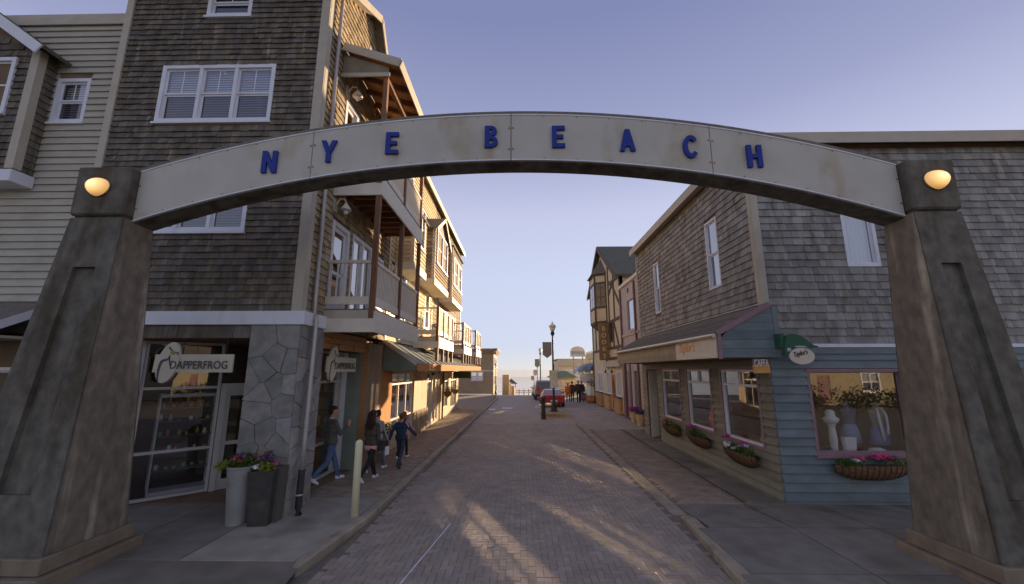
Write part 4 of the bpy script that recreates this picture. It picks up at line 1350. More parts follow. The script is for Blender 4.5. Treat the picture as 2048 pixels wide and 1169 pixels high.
# shingled bay with its own little gable
bx0, bx1, by = -14.2, -10.88, 7.92
bay = MB().box(bx0, bx1, by, YC - .03, 6.85, 9.75).build('bay', m_dark2, CB)
Wb = (1.72, 2.86, 1.35, 2.75)
shingle_face(CB, (bx0, by, 6.85), X, Z, -Y, [(0, 0), (3.15, 0), (3.15, 2.95), (1.66, 3.6), (0, 2.95)], [Wb], m_shL, .165, quota=0)
shingle_face(CB, (bx1, by, 6.85), Y, Z, X, [(0.12, 0), (.36, 0), (.36, 2.9), (0.12, 2.9)], [], m_shL, .165, quota=0)
window(CB, Vector((bx0 + 1.72, by - .03, 8.2)), X, Z, -Y, 1.14, 1.4, 1, .09)
MB().box(bx1 - .16, bx1 + .03, by - .035, by - .001, 6.9, 9.78).build('corner_board', m_greytrim, CB)
MB().box(bx1 + .001, bx1 + .035, by, by + .12, 6.9, 9.78).build('corner_board', m_greytrim, CB)
MB().box(bx0 - .05, bx1 + .09, by - .09, YC - .03, 6.58, 6.85).build('bay_base', m_white, CB, bevel=.01)
MB().prism((0, by, 0), X, Z, Y, [(bx0, 9.75), (bx1, 9.75), ((bx0 + bx1) / 2, 10.95)], 0, .3).build('bay_gable', m_dark2, CB)
for sg, (xa, za, xb, zb) in enumerate((((bx0 + bx1) / 2, 11.0, bx1 + .28, 9.62), (bx0 - .28, 9.62, (bx0 + bx1) / 2, 11.0))):
    d = Vector((xb - xa, 0, zb - za)); L = d.length; d.normalize(); n = Vector((-d.z, 0, d.x))
    MB().fbox((xa, by - .25, za), d, Y, n, 0, L, 0, .6, .05, .12).build('bay_roof', m_roof, CB)
    MB().fbox((xa, by - .28, za), d, Y, n, 0, L, 0, .03, -.12, .11).build('rake_board', m_white, CB)
# lean-to porch roof with white boards
MB().prism((-18, 0, 0), Y, Z, X, [(YC - .02, 4.05), (YC - .02, 3.95), (7.3, 3.42), (7.3, 3.52)], 0, 8.3).build('porch_roof', m_roof, CB)
MB().box(-18, -9.75, 7.24, 7.298, 3.30, 3.50).build('fascia', m_white, CB)
MB().bar((-9.72, 7.3, 3.42), (-9.72, YC - .03, 3.95), .05, .16).build('rake_board', m_white, CB)
MB().box(-18, -9.75, 7.3, YC - .03, 3.24, 3.29).build('porch_soffit', m_greytrim, CB)
shop_glazing(CB, (-16, YC - .02), (-9.4, YC - .02), .3, 2.7, [1.6, 3.2, 4.9], [1.9], g_shop, .06)
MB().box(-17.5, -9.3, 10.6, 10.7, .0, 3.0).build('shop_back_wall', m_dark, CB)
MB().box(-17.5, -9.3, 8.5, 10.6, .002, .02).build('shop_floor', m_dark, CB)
lt = MB().ball((-12.55, 8.9, 2.25), .06, 10, 7).build('shop_lamp', M('warm_bulb', (.6, .35, .1), .4, 0, emit=(1, .45, .1), estr=.9), CB)
MB().tube([(-12.55, 8.9, 2.3), (-12.55, 8.9, 3.0)], .008, 6).build('cord', m_black, lt)
text('DAPPER', (-12.9, YC - .05, 2.38), X, Z, -Y, .16, M('faint_sign_reflection', (.17, .17, .17), .6), CB, depth=.003)  # reflection of the sign in the glass, drawn as faint lettering

# ================================================================ cream and shingle row along the left side of the street
L2 = thing('street_row_building', 'long cream and shingle building with bay windows, balconies and a cedar-edged awning on the left', 'building', (-7, 21.5, 0))
O2 = Vector((XW, 13.1, 0))
# upper wall: cream 13.1-20.3, shingle 20.3-29.6
L2win = [(0.35, 1.05, 4.4, 6.2), (1.35, 2.2, 4.4, 6.3), (4.75, 5.5, 7.6, 9.0), (5.4, 6.3, 4.5, 6.2), (10.2, 11.1, 4.5, 6.0), (13.6, 14.4, 4.5, 6.0), (1.6, 2.6, 8.9, 10.4)]
wall_panel(L2, O2 + Z * 3.55, Y, Z, X, 16.5, 7.6, [(a, b, c - 3.55, d - 3.55) for a, b, c, d in L2win], m_dark2, .16)
clapboards(L2, O2, Y, Z, X, [(0, 3.6), (7.2, 3.6), (7.2, 11.1), (0, 11.1)], L2win, m_cream2, .17)
shingle_face(L2, O2, Y, Z, X, [(7.2, 3.6), (16.5, 3.6), (16.5, 11.1), (7.2, 11.1)], L2win, m_shS, .2, (0.12, .28), quota=0)
for (a, b, c, d) in L2win:
    window(L2, O2 + Y * a + Z * c, Y, Z, X, b - a, d - c, 1, .09, glass=g_bright)
MB().box(XW, XW + .04, 13.1, 13.22, 3.6, 11.1).build('corner_board', m_balw, L2)
MB().box(XW + .0, XW + .05, 29.5, 29.62, 3.6, 10.7).build('corner_board', m_balw, L2)
MB().box(-9, XW + .25, 13.12, 20.25, 11.15, 11.3).build('roof_slab', m_roof, L2)
MB().box(XW + .251, XW + .29, 13.12, 20.25, 11.02, 11.3).build('fascia', m_balw, L2)
MB().box(-9, XW + .25, 20.26, 29.85, 11.15, 11.3).build('roof_slab', m_roof, L2)
MB().box(XW + .251, XW + .29, 20.26, 29.85, 11.0, 11.3).build('fascia', m_greytrim, L2)
MB().box(-9, XW - .17, 29.45, 29.6, 0, 10.6).build('end_wall', m_dark2, L2)
MB().box(-9, -8.85, 13.1, 29.45, 0, 10.9).build('rear_wall', m_dark2, L2)
MB().box(-8.85, XW - .17, 13.1, 29.45, 3.3, 3.45).build('upper_floor', m_dark2, L2)
# oriel bays
def oriel(y0, y1, xo, z0, z1, side_mat, gable, clap):
    b = MB().box(XW + .03, xo, y0, y1, z0, z1).build('oriel', m_dark2, L2)
    clapboards(b, (XW + .03, y0, z0), X, Z, -Y, [(0, 0), (xo - XW - .03, 0), (xo - XW - .03, z1 - z0), (0, z1 - z0)], [], side_mat, .15)
    wn = (.35, y1 - y0 - .35, .75, 2.35)
    clapboards(b, (xo, y0, z0), Y, Z, X, [(0, 0), (y1 - y0, 0), (y1 - y0, z1 - z0), (0, z1 - z0)], [wn], side_mat, .15)
    w_ = window(L2, Vector((xo + .03, y0 + .35, z0 + .75)), Y, Z, X, y1 - y0 - .7, 1.6, 2, .08, glass=g_bright, blind=False)
    MB().box(XW + .03, xo + .06, y0 - .05, y1 + .05, z0 - .28, z0 - .001).build('oriel_base', m_balw, b, bevel=.01)
    MB().box(xo - .10, xo + .035, y0 - .035, y0 - .03 + .03, z0, z1).build('corner_board', m_balw, b)
    if gable:
        ym = (y0 + y1) / 2
        MB().prism((XW + .03, 0, 0), Y, Z, X, [(y0, z1), (y1, z1), (ym, z1 + .9)], 0, xo - XW - .03).build('oriel_gable', side_mat, b)
        for (ya, za, yb, zb) in ((y0 - .2, z1 - .08, ym, z1 + .98), (ym, z1 + .98, y1 + .2, z1 - .08)):
            d = Vector((0, yb - ya, zb - za)); L = d.length; d.normalize(); n = Vector((0, -d.z, d.y))
            MB().fbox((XW + .03, ya, za), X, d, n, 0, xo - XW + .1, 0, L, .0, .07).build('oriel_roof', m_roof, b)
            MB().fbox((xo + .131, ya, za), X, d, n, 0, .03, 0, L, -.1, .06).build('rake_board', m_balw, b)
    else:
        MB().box(XW + .03, xo + .1, y0 - .1, y1 + .1, z1, z1 + .08).build('oriel_roof', m_roof, b)
oriel(13.75, 15.5, -3.72, 6.35, 8.3, m_cream2, False, True)
oriel(17.0, 20.2, -3.68, 6.5, 8.75, m_shS, True, False)
oriel(21.6, 25.2, -3.68, 6.5, 9.3, m_shS, False, False)
# balconies over the awning
balcony(L2, XW + .03, -3.28, 16.6, 20.3, 3.98, 5.20, .46, 4, post_from=3.0, step=.14)
balcony(L2, XW + .03, -3.08, 22.7, 26.2, 3.98, 5.24, .46, 4, post_from=3.0, step=.17)
balcony(L2, XW + .03, -2.84, 26.9, 30.2, 3.98, 5.20, .46, 4, post_from=3.0, step=.17)
# shed awning with a cedar fascia
aw = MB().add([(XW + .02, 13.12, 3.56), (XW + .02, 30.0, 3.56), (-2.86, 30.0, 2.84), (-3.27, 13.12, 2.84),
               (XW + .02, 13.12, 3.50), (XW + .02, 30.0, 3.50), (-2.86, 30.0, 2.78), (-3.27, 13.12, 2.78)],
              [(0, 3, 2, 1), (4, 5, 6, 7), (0, 1, 5, 4), (1, 2, 6, 5), (2, 3, 7, 6), (3, 0, 4, 7)]).build('awning_roof', m_metalroof, L2, recalc=True)
for k in range(22):
    y = 13.3 + .76 * k
    xo = -3.27 + (.41) * (y - 13.12) / 16.88
    MB().bar((XW + .05, y, 3.56), (xo, y, 2.855), .025, .03).build('seam', m_metalroof, aw)
MB().bar((-3.25, 13.12, 2.73), (-2.84, 30.0, 2.73), .05, .26).build('awning_fascia', m_fascia, L2)
MB().prism((0, 13.12, 0), X, Z, -Y, [(XW + .03, 2.62), (-3.3, 2.62), (-3.3, 2.80), (XW + .03, 3.50)], 0, .04).build('awning_end', m_slate, L2)
for k in range(6):
    z = 2.63 + .14 * k
    xr = -3.3 if z < 2.8 else -3.3 - (z - 2.8) / .7 * 1.05
    if xr - XW > .15: MB().fbox((XW + .04, 13.075, z), X, Z, -Y, 0, xr - XW - .06, 0, .135, 0, .015).build('end_board', m_slate, L2)
MB().bar((XW + .03, 13.06, 3.55), (-3.27, 13.06, 2.83), .03, .10).build('awning_trim', m_balw, L2)
# ground floor: piers, panels and shop windows between them
m_tan = M('tan_panel', (.21, .165, .12), .7, .18, 3, (1, 1, 3), bump=.1, rnd=.12)
m_tan2 = M('pale_stucco', (.25, .225, .185), .85, .12, 3, bump=.15, rnd=.06)
Og = Vector((XW, 13.1, 0))
op = [(1.1, 4.0, .45, 2.55), (6.6, 9.1, .12, 2.5), (10.8, 12.2, .5, 2.45), (13.3, 15.6, .3, 2.5)]
wall_panel(L2, Og, Y, Z, X, 16.5, 3.55, op, m_tan2, .16)
for (a, b) in ((0.02, 1.06), (4.05, 5.2), (9.2, 10.0), (12.3, 13.2)):
    n_ = max(1, int((b - a) / .5))
    for k in range(n_):
        MB().box(XW + .002, XW + .03, 13.1 + a + (b - a) * k / n_ + .005, 13.1 + a + (b - a) * (k + 1) / n_ - .005, .95, 2.6).build('wall_plank', m_fascia if a < 1 else m_tan, L2)
st = MB().box(XW + .001, XW + .03, 13.12, 14.2, .02, .93).build('stone_base', m_mortar, L2)
flagstones(st, (XW + .03, 13.12, .02), Y, Z, X, 1.08, .91, 9, m_stone2, seed=3)
st = MB().box(XW + .001, XW + .03, 17.15, 19.65, .02, .93).build('stone_base', m_mortar, L2)
flagstones(st, (XW + .03, 17.15, .02), Y, Z, X, 2.5, .91, 16, m_stone2, seed=5)
shop_glazing(L2, (XW - .03, 14.2), (XW - .03, 17.1), .45, 2.55, [.95, 1.95], [.95, 2.15], g_street, .06, m_balw)
shop_glazing(L2, (XW - .03, 19.7), (XW - .03, 20.7), .12, 2.5, [], [1.0, 2.1], g_street, .06, m_balw)
glass_door(L2, Vector((XW - .02, 20.7, .02)), Y, Z, X, .95, 2.35, m_balw, g_street, .95)
shop_glazing(L2, (XW - .03, 21.65), (XW - .03, 22.2), .12, 2.5, [], [1.0, 2.1], g_street, .06, m_balw)
shop_glazing(L2, (XW - .03, 23.9), (XW - .03, 25.3), .5, 2.45, [.7], [2.0], g_street, .06, m_balw)
shop_glazing(L2, (XW - .03, 26.4), (XW - .03, 28.7), .3, 2.5, [.8, 1.5], [2.0], g_street, .06, m_balw)
MB().box(-8.8, XW - .2, 21, 21.1, 0, 3.3).build('inner_wall', m_ply, L2)
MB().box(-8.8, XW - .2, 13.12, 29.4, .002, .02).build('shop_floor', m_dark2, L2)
MB().tube([(XW + .1, 23.2, 0.02), (XW + .1, 23.2, 2.7)], .045, 8).build('downspout', m_black, L2)
# small eave lamps under the awning
for y in (14.0, 18.6):
    MB().lathe((XW + .12, y, 2.5), [(.07, 0), (.05, .08), (.02, .1)], 10).build('eave_lamp', m_balw, L2)
# hanging board sign under the awning and flower baskets on the wall
t = thing('hanging_board', 'dark green hanging sign board under the far end of the cedar awning', 'sign', (-3.3, 25.5, 2.2))
MB().box(-4.1, -2.98, 25.4, 25.46, 2.14, 2.56).build('board', M('dark_green_board', (.03, .04, .03), .6), t)
for x in (-3.95, -3.15): MB().tube([(x, 25.43, 2.56), (x, 25.43, 2.95)], .01, 6).build('chain', m_black, t)
for (y, nm) in ((23.3, 'nearer'), (26.0, 'farther')):
    t = thing('hanging_basket', '%s of two hanging flower baskets on the left shop wall under the awning' % nm, 'flower basket', (XW + .35, y, 1.2), 0, 'hanging baskets on the left wall')
    MB().lathe((XW + .35, y, 1.15), [(.05, 0), (.18, .1), (.24, .3)], 12).build('bowl', m_coco, t)
    mb = MB(); foliage(mb, (XW + .35, y, 1.5), (.32, .32, .2), 160, .08); stuff(mb.build('foliage', m_leafy if nm == 'farther' else m_leaf, t))
    MB().bar((XW + .0, y, 1.95), (XW + .36, y, 1.95), .02).build('bracket', m_black, t)
    MB().tube([(XW + .35, y, 1.4), (XW + .35, y, 1.95)], .006, 5).build('chain', m_black, t)

# ================================================================ far end of the street, left side
FB = thing('tan_end_building', 'low tan flat-roofed building with a cornice at the far left end of the street', 'building', (-5.3, 51, 0))
m_tan3 = M('tan_stucco', (.16, .135, .108), .85, .1, 1.5)
wall_panel(FB, (-8.6, 48.5, -.1), X, Z, -Y, 5.5, 5.0, [(2.9, 4.3, 1.5, 2.55)], m_tan3, .2)
MB().box(-3.3, -3.1, 48.7, 56, -.8, 4.9).build('wall', m_tan3, FB)
MB().box(-8.6, -3.1, 48.45, 48.499, 2.45, 2.62).build('string_course', m_balw, FB)
MB().box(-8.7, -2.85, 48.2, 56.1, 4.9, 5.02).build('roof_slab', m_roof, FB)
MB().prism((-8.7, 0, 0), Y, Z, X, [(48.48, 4.45), (48.0, 4.95), (48.0, 5.1), (48.48, 5.1)], 0, 5.9).build('cornice', m_tan3, FB)
MB().prism((0, 48.0, 0), X, Z, Y, [(-3.09, 4.45), (-2.6, 4.95), (-2.6, 5.1), (-3.09, 5.1)], 0, 8).build('cornice', m_tan3, FB)
for k in range(2): window(FB, Vector((-5.7 + .7 * k, 48.49, 1.4)), X, Z, -Y, .7, 1.05, 1, .07, blind=False)
for k in range(4): window(FB, Vector((-3.09, 49.2 + 1.6 * k, 3.0)), Y, Z, X, .8, 1.2, 1, .08, blind=False)
for k in range(3): window(FB, Vector((-3.09, 49.4 + 2.0 * k, .8)), Y, Z, X, .9, 1.2, 1, .08, blind=False)
MB().box(-8.5, -8.3, 48.7, 56, 0, 4.9).build('wall', m_tan3, FB)
# seawall piers stepping down to the beach
m_sw = M('seawall_concrete', (.23, .195, .15), .85, .15, 1)  # one even warm tan for the piers and the seawall
for k, (x, y, w, zt) in enumerate(((-2.35, 55.5, .9, 2.0), (-1.75, 57.5, .5, .9), (-1.35, 60.5, .5, .35))):
    o = MB().box(x, x + w, y, y + 1.2, gz(y) - .3, zt).build('seawall_pier', m_sw, None, bevel=.04)
    tag(o, ['tallest seawall pier beside the tan end building', 'middle seawall pier stepping down to the beach', 'lowest seawall pier nearest the beach rail'][k], 'pier', 'seawall piers')
o = MB().box(-1.1, -.8, 60, 74, -3, -.2).build('seawall', m_sw); tag(o, 'low sloping seawall running down towards the beach', 'wall')
# beach gazebo
gzb = thing('beach_gazebo', 'small beach gazebo with a pointed roof beside the sea', 'gazebo', (-1.5, 72, gz(72)))
zb = gz(72)
for dx in (-.7, .7):
    for dy in (-.7, .7): MB().box(-1.5 + dx - .06, -1.5 + dx + .06, 72 + dy - .06, 72 + dy + .06, zb, .35).build('post', m_tan3, gzb)
mb = MB().add([(-2.6, 70.9, .3), (-.4, 70.9, .3), (-.4, 73.1, .3), (-2.6, 73.1, .3), (-1.5, 72, 1.15)], [(0, 1, 4), (1, 2, 4), (2, 3, 4), (3, 0, 4), (3, 2, 1, 0)])
mb.build('roof', m_roof, gzb)
MB().box(-2.1, -.9, 71.3, 72.7, zb, zb + .9).build('bench_wall', m_tan3, gzb)
# beach rail
rail = thing('beach_rail', 'low post and rail fence across the end of the street above the beach', 'fence', (0, 66, gz(66)))
for k in range(9):
    x = -2.4 + .75 * k
    MB().box(x - .05, x + .05, 65.95, 66.05, gz(66) - .1, -.35).build('post', m_woodd, rail)
MB().box(-2.5, 3.7, 65.97, 66.03, -.62, -.54).build('rail', m_woodd, rail)
MB().box(-2.5, 3.7, 65.97, 66.03, -.95, -.87).build('rail', m_woodd, rail)
# ================================================================ blue-grey shop building on the right
R1 = thing('shingled_shop_building', 'grey shingled shop building with slate-blue clapboard ground floor on the right corner', 'building', (9, 13, 0))
XR1, YR1 = 5.40, 9.08
RT = 7.95
# front face
Or = Vector((XR1, YR1, -.15))
fw = (.74, 2.75, 1.06, 2.82)        # shop window  (v from z=-.15)
uw = (1.98, 2.72, 5.08, 6.55)
wall_panel(R1, Or, X, Z, -Y, 9.0, RT + .15, [fw, uw], m_dark2, .18)
clapboards(R1, Or, X, Z, -Y, [(0, 0), (9, 0), (9, 3.14), (0, 3.14)], [fw], m_blue, .177)
shingle_face(R1, Or, X, Z, -Y, [(.13, 3.36), (9, 3.36), (9, RT + .02), (.13, RT + .02)], [uw], m_shR, .172, quota=190)
MB().box(XR1 + .14, XR1 + 9, YR1 - .05, YR1 - .002, 3.13, 3.205).build('band_cap', m_white, R1)
MB().box(XR1 + .14, XR1 + 9, YR1 - .035, YR1 - .001, 2.99, 3.128).build('band_board', m_blue, R1)
window(R1, Or + X * uw[0] + Z * uw[2], X, Z, -Y, .74, 1.47, 1, .075, blind=False, curtain=True, split=0, sill=False)
w = window(R1, Or + X * fw[0] + Z * fw[2], X, Z, -Y, fw[1] - fw[0], fw[3] - fw[2], 1, .065, mat=m_purple, glass=g_shop, blind=False, split=0, sash=.02)
# street face (x plane); u runs from far to near along -Y so normals face the street
Os_ = Vector((XR1, YR1, -.15))
sw = [(.50, 2.17, 1.12, 2.80), (2.84, 4.45, 1.12, 2.80), (5.1, 6.78, 1.12, 2.80)]
dw = (7.35, 8.75, .1, 2.75)
uws = [(1.66, 2.36, 5.0, 6.95), (6.42, 7.02, 4.95, 6.95)]
Ls = 9.35
wall_panel(R1, Os_, Y, Z, -X, Ls, RT + .15, sw + [dw] + uws, m_dark2, .18)
clapboards(R1, Os_, Y, Z, -X, [(0, 0), (Ls, 0), (Ls, 3.1), (0, 3.1)], sw + [dw], M('weathered_green_siding', (.092, .096, .090), .6, .14, 2.5, (1, 1, 2.5), rnd=.16), .177, .055)
shingle_face(R1, Os_, Y, Z, -X, [(.13, 4.12), (Ls, 4.12), (Ls, RT + .02), (.13, RT + .02)], uws, m_shR, .172, quota=110)
# corner boards and roof edge
MB().box(XR1 - .03, XR1 + .13, YR1 - .035, YR1 - .001, 3.21, RT).build('corner_board', m_greytrim, R1)
MB().box(XR1 - .035, XR1 - .001, YR1, YR1 + .13, 3.9, RT).build('corner_board', m_greytrim, R1)
MB().box(XR1 - .032, XR1 - .001, YR1 + Ls - .1, YR1 + Ls, 3.9, RT).build('corner_board', m_greytrim, R1)
MB().box(XR1 - .25, XR1 + 9.2, YR1 - .25, YR1 + Ls + .1, RT + .03, RT + .12).build('roof_slab', m_roof, R1)
MB().box(XR1 - .28, XR1 + 9.2, YR1 - .28, YR1 - .251, RT - .12, RT + .15).build('fascia', m_greytrim, R1)
MB().box(XR1 - .28, XR1 - .251, YR1 - .25, YR1 + Ls + .1, RT - .12, RT + .15).build('fascia', m_greytrim, R1)
MB().box(XR1 - .25, XR1 - .002, YR1 - .25, YR1 + Ls, RT - .03, RT + .029).build('soffit', m_greytrim, R1)
MB().box(XR1 + 8.85, XR1 + 9.0, YR1, YR1 + Ls, -.1, RT).build('far_wall', m_dark2, R1)
MB().box(XR1 + .19, XR1 + 9, YR1 + Ls - .15, YR1 + Ls, -.1, RT).build('rear_wall', m_dark2, R1)
MB().box(XR1 + .19, XR1 + 8.84, YR1 + .19, YR1 + Ls - .16, 3.1, 3.3).build('upper_floor', m_ply, R1)
MB().box(XR1 + .19, XR1 + 8.84, YR1 + .19, YR1 + Ls - .16, -.06, -.02).build('shop_floor', m_dark2, R1)
MB().box(XR1 + 3.2, XR1 + 3.3, YR1 + .25, YR1 + Ls - .2, -.02, 3.09).build('inner_wall', M('shop_plaster', (.10, .105, .09), .8, .3, 1.2), R1)
# street windows with white frames inside plum trim
for (a, b, c, d) in sw:
    O_ = Os_ + Y * a + Z * c
    mb = MB()
    for q in ((-.07, 0, -.07, d - c + .07), (b - a, b - a + .07, -.07, d - c + .07), (0, b - a, d - c, d - c + .07), (0, b - a, -.07, 0)):
        mb.fbox(O_, Y, Z, -X, *q, -.02, .05)
    tr = mb.build('window_trim', m_purple, R1)
    wn = MB(); W_, H_ = b - a, d - c
    for q in ((0, .05, 0, H_), (W_ - .05, W_, 0, H_), (.05, W_ - .05, 0, .05), (.05, W_ - .05, H_ - .05, H_), (.05, W_ - .05, H_ - .40, H_ - .34), (W_ / 2 - .02, W_ / 2 + .02, H_ - .34, H_ - .05)):
        wn.fbox(O_, Y, Z, -X, *q, -.06, .02)
    wn = wn.build('window', m_white, R1)
    for (u0, u1, v0, v1) in ((.05, W_ - .05, .05, H_ - .40), (.05, W_ / 2 - .02, H_ - .34, H_ - .05), (W_ / 2 + .02, W_ - .05, H_ - .34, H_ - .05)):
        MB().add([O_ + X * .03 + Y * p + Z * q for p, q in ((u0, v0), (u1, v0), (u1, v1), (u0, v1))], [(0, 1, 2, 3)]).build('pane', g_shop, wn)
for (a, b, c, d) in uws:
    window(R1, Os_ + Y * a + Z * c, Y, Z, -X, b - a, d - c, 1, .055, glass=g_bright, blind=False, curtain=False, split=.5, sill=False)
# recessed entry: dark green jamb and door leaf
MB().box(XR1 - .02, XR1 + .12, 16.40, 16.62, -.05, 2.6).build('door_jamb', M('dark_green_paint', (.022, .032, .028), .5, .15), R1)
MB().box(XR1 + .02, XR1 + .6, 17.7, 17.75, -.05, 2.6).build('entry_return', m_balw, R1)
dl = MB().box(XR1 + .1, XR1 + .75, 16.63, 16.68, -.03, 2.5)
dl = MB()
for q in ((XR1 + .13, XR1 + .85, -.03, .95), (XR1 + .13, XR1 + .23, .95, 2.5), (XR1 + .75, XR1 + .85, .95, 2.5), (XR1 + .23, XR1 + .75, 2.38, 2.5)):
    dl.box(q[0], q[1], 16.64, 16.69, q[2], q[3])
dl = dl.build('door', M('dark_green_paint', (.022, .032, .028)), R1)
MB().add([(XR1 + .23, 16.66, .95), (XR1 + .75, 16.66, .95), (XR1 + .75, 16.66, 2.38), (XR1 + .23, 16.66, 2.38)], [(0, 1, 2, 3)]).build('pane', g_shop, dl)
MB().box(XR1 + .27, XR1 + .70, 16.62, 16.638, 2.02, 2.33).build('door_notice', M('cream_card', (.6, .52, .4), .7), dl)
MB().box(XR1 - .06, XR1 + .12, 16.35, 17.0, -.09, -.045).build('door_step', m_kerb, R1)
# awning: shingled shed roof, boarded soffit box and near gable end
y0, y1 = 8.97, 18.25
xo, zi, zo = 4.30, 4.06, 3.44
mb = MB().add([(XR1 - .02, y0, zi), (XR1 - .02, y1, zi), (xo - .06, y1, zo), (xo - .06, y0, zo), (XR1 - .02, y0, zi - .05), (XR1 - .02, y1, zi - .05), (xo - .06, y1, zo - .05), (xo - .06, y0, zo - .05)],
              [(0, 1, 2, 3), (7, 6, 5, 4), (0, 4, 5, 1), (1, 5, 6, 2), (2, 6, 7, 3), (3, 7, 4, 0)])
awn = mb.build('awning_roof', m_roof, R1, recalc=True)
for k in range(6):
    t0 = k / 6
    xa = XR1 - .02 + (xo - .06 - XR1 + .02) * t0; za = zi + (zo - zi) * t0
    xb = XR1 - .02 + (xo - .06 - XR1 + .02) * (t0 + .185); zb_ = zi + (zo - zi) * (t0 + .185)
    MB().add([(xa, y0, za + .004), (xa, y1, za + .004), (xb, y1, zb_ + .016), (xb, y0, zb_ + .016), (xb, y1, zb_ + .002), (xb, y0, zb_ + .002)], [(0, 3, 2, 1), (3, 5, 4, 2)]).build('roof_course', m_roof, awn)
MB().tube([(xo - .10, y0 - .02, zo - .06), (xo - .10, y1, zo - .06)], .05, 8).build('gutter', M('bronze_gutter', (.22, .2, .17), .3, .1, metal=.5), R1)
MB().tube([(XR1 - .03, y0, zi + .03), (XR1 - .03, y1, zi + .03)], .02, 6).build('flashing', m_pipe, R1)
for k in range(3):
    z = 2.90 + .165 * k
    MB().fbox((xo, y0 + .02, z), Y, Z, -X, 0, y1 - y0 - .04, 0, .16, 0, .025).build('fascia_board', M('weathered_olive_board', (.135, .124, .104), .6, .15, 3, rnd=.1), R1)
MB().box(xo + .001, XR1 - .03, y0 + .05, y1 - .02, 2.90, 2.93).build('awning_soffit', m_dark2, R1)
for k in range(6):
    z = 2.91 + .19 * k
    zt = min(z + .185, 4.0)
    def xl_(zz): return xo + .03 if zz < zo - .05 else xo + .03 + (zz - zo + .05) / (zi - zo) * (XR1 - xo)
    if XR1 + .1 - xl_(z) < .12: continue
    MB().prism((0, y0, 0), X, Z, -Y, [(xl_(z), z), (XR1 + .10, z), (XR1 + .10, zt), (xl_(zt), zt)], -.04, .02 - .004 * (k % 2)).build('end_board', m_blue, R1)
MB().bar((XR1 + .05, y0 - .035, zi + .0), (xo - .05, y0 - .035, zo - .02), .04, .11).build('awning_trim', m_purple, R1)
MB().box(xo - .03, xo + .05, y0 - .04, y0 - .005, 2.88, zo - .05).build('awning_trim', m_purple, R1)
MB().box(XR1 + .10, XR1 + .2, y0 - .03, y0 + .1, 2.91, 4.0).build('awning_trim', m_blue, R1)
# ---- signs
sg = thing('awning_sign_board', "white board on the awning with orange script reading Taylor's", 'sign', (xo - .04, 10.1, 2.9))
MB().box(xo - .055, xo - .027, 9.0, 11.32, 2.905, 3.37).build('board', M('white_sign_board', (.29, .28, .27), .45, .06), sg)
m_or = M('orange_sign_paint', (.33, .15, .04), .5, .12)
text("Taylor's", (xo - .0555, 10.62, 3.09), -Y, (Vector((0, -.12, 1))).normalized(), -X, .23, m_or, sg, shear=.35, width=.98, bold=.012)
mb = MB()
rg = random.Random(2)
for k in range(17):
    if k in (3, 8): continue
    mb.box(xo - .0585, xo - .0555, 10.15 - .055 * k - .038, 10.15 - .055 * k, 2.965, 2.99 + rg.uniform(0, .015))
mb.build('small_print', M('grey_sign_print', (.36, .34, .32), .6), sg)
ov = thing('oval_hanging_sign', "white oval sign reading Taylor's hung from a green leaf bracket at the corner", 'sign', (5.75, 8.72, 2.9))
oc = Vector((5.87, 8.74, 2.93))
el = [(.26 * math.cos(2 * math.pi * k / 28), .17 * math.sin(2 * math.pi * k / 28)) for k in range(28)]
MB().prism(oc, X, Z, -Y, el, 0, .03).build('oval_board', M('white_sign_board', (.62, .6, .55)), ov)
text("Taylor's", oc + X * -.03 + Z * .01 - Y * .031, Vector((.97, 0, .22)).normalized(), Vector((-.1, 0, 1)).normalized(), -Y, .10, m_black, ov, shear=.3, width=.30, bold=.02)
m_gr = M('green_sign_metal', (.018, .055, .04), .5, .15)
lf = [(q[0] * .84 - .03, q[1] * .8) for q in [(-.36, .06), (-.30, .30), (-.15, .36), (.05, .30), (.22, .17), (.36, .05), (.46, .03), (.44, .0), (.33, -.01), (.2, .04), (.02, .05), (-.12, .03), (-.2, -.06), (-.3, -.16), (-.38, -.20)]]
MB().prism(oc + Z * .18, X, Z, -Y, lf, -.03, .04).build('leaf_bracket', m_gr, ov, recalc=True)
for dx in (-.13, .13): MB().tube([oc + X * dx + Z * .13, oc + X * dx + Z * .24], .006, 5).build('hanger', m_black, ov)
for k in range(3): MB().fbox(oc + Z * .1, X, Z, -Y, -.30, -.22, .0 + .025 * k, .014 + .025 * k, .04, .046).build('white_stripe', m_white, ov)
MB().box(5.48, 5.56, 8.74, 9.04, 3.1, 3.4).build('wall_mount', m_gr, ov)
cs = thing('caffa_sign', 'small amber CAFFA sign hanging under the near end of the awning', 'sign', (5.12, 8.98, 2.6))
MB().box(4.98, 5.33, 8.96, 9.0, 2.58, 2.75).build('amber_board', M('amber_sign_wood', (.27, .15, .055), .5, .2, 6), cs)
MB().box(4.98, 5.33, 8.962, 8.998, 2.751, 2.88).build('dark_board', m_dark2, cs)
text('CAFFA', (5.155, 8.958, 2.72), X, Z, -Y, .15, M('cream_sign_letters', (.5, .46, .38), .6), cs, width=.30, depth=.005)
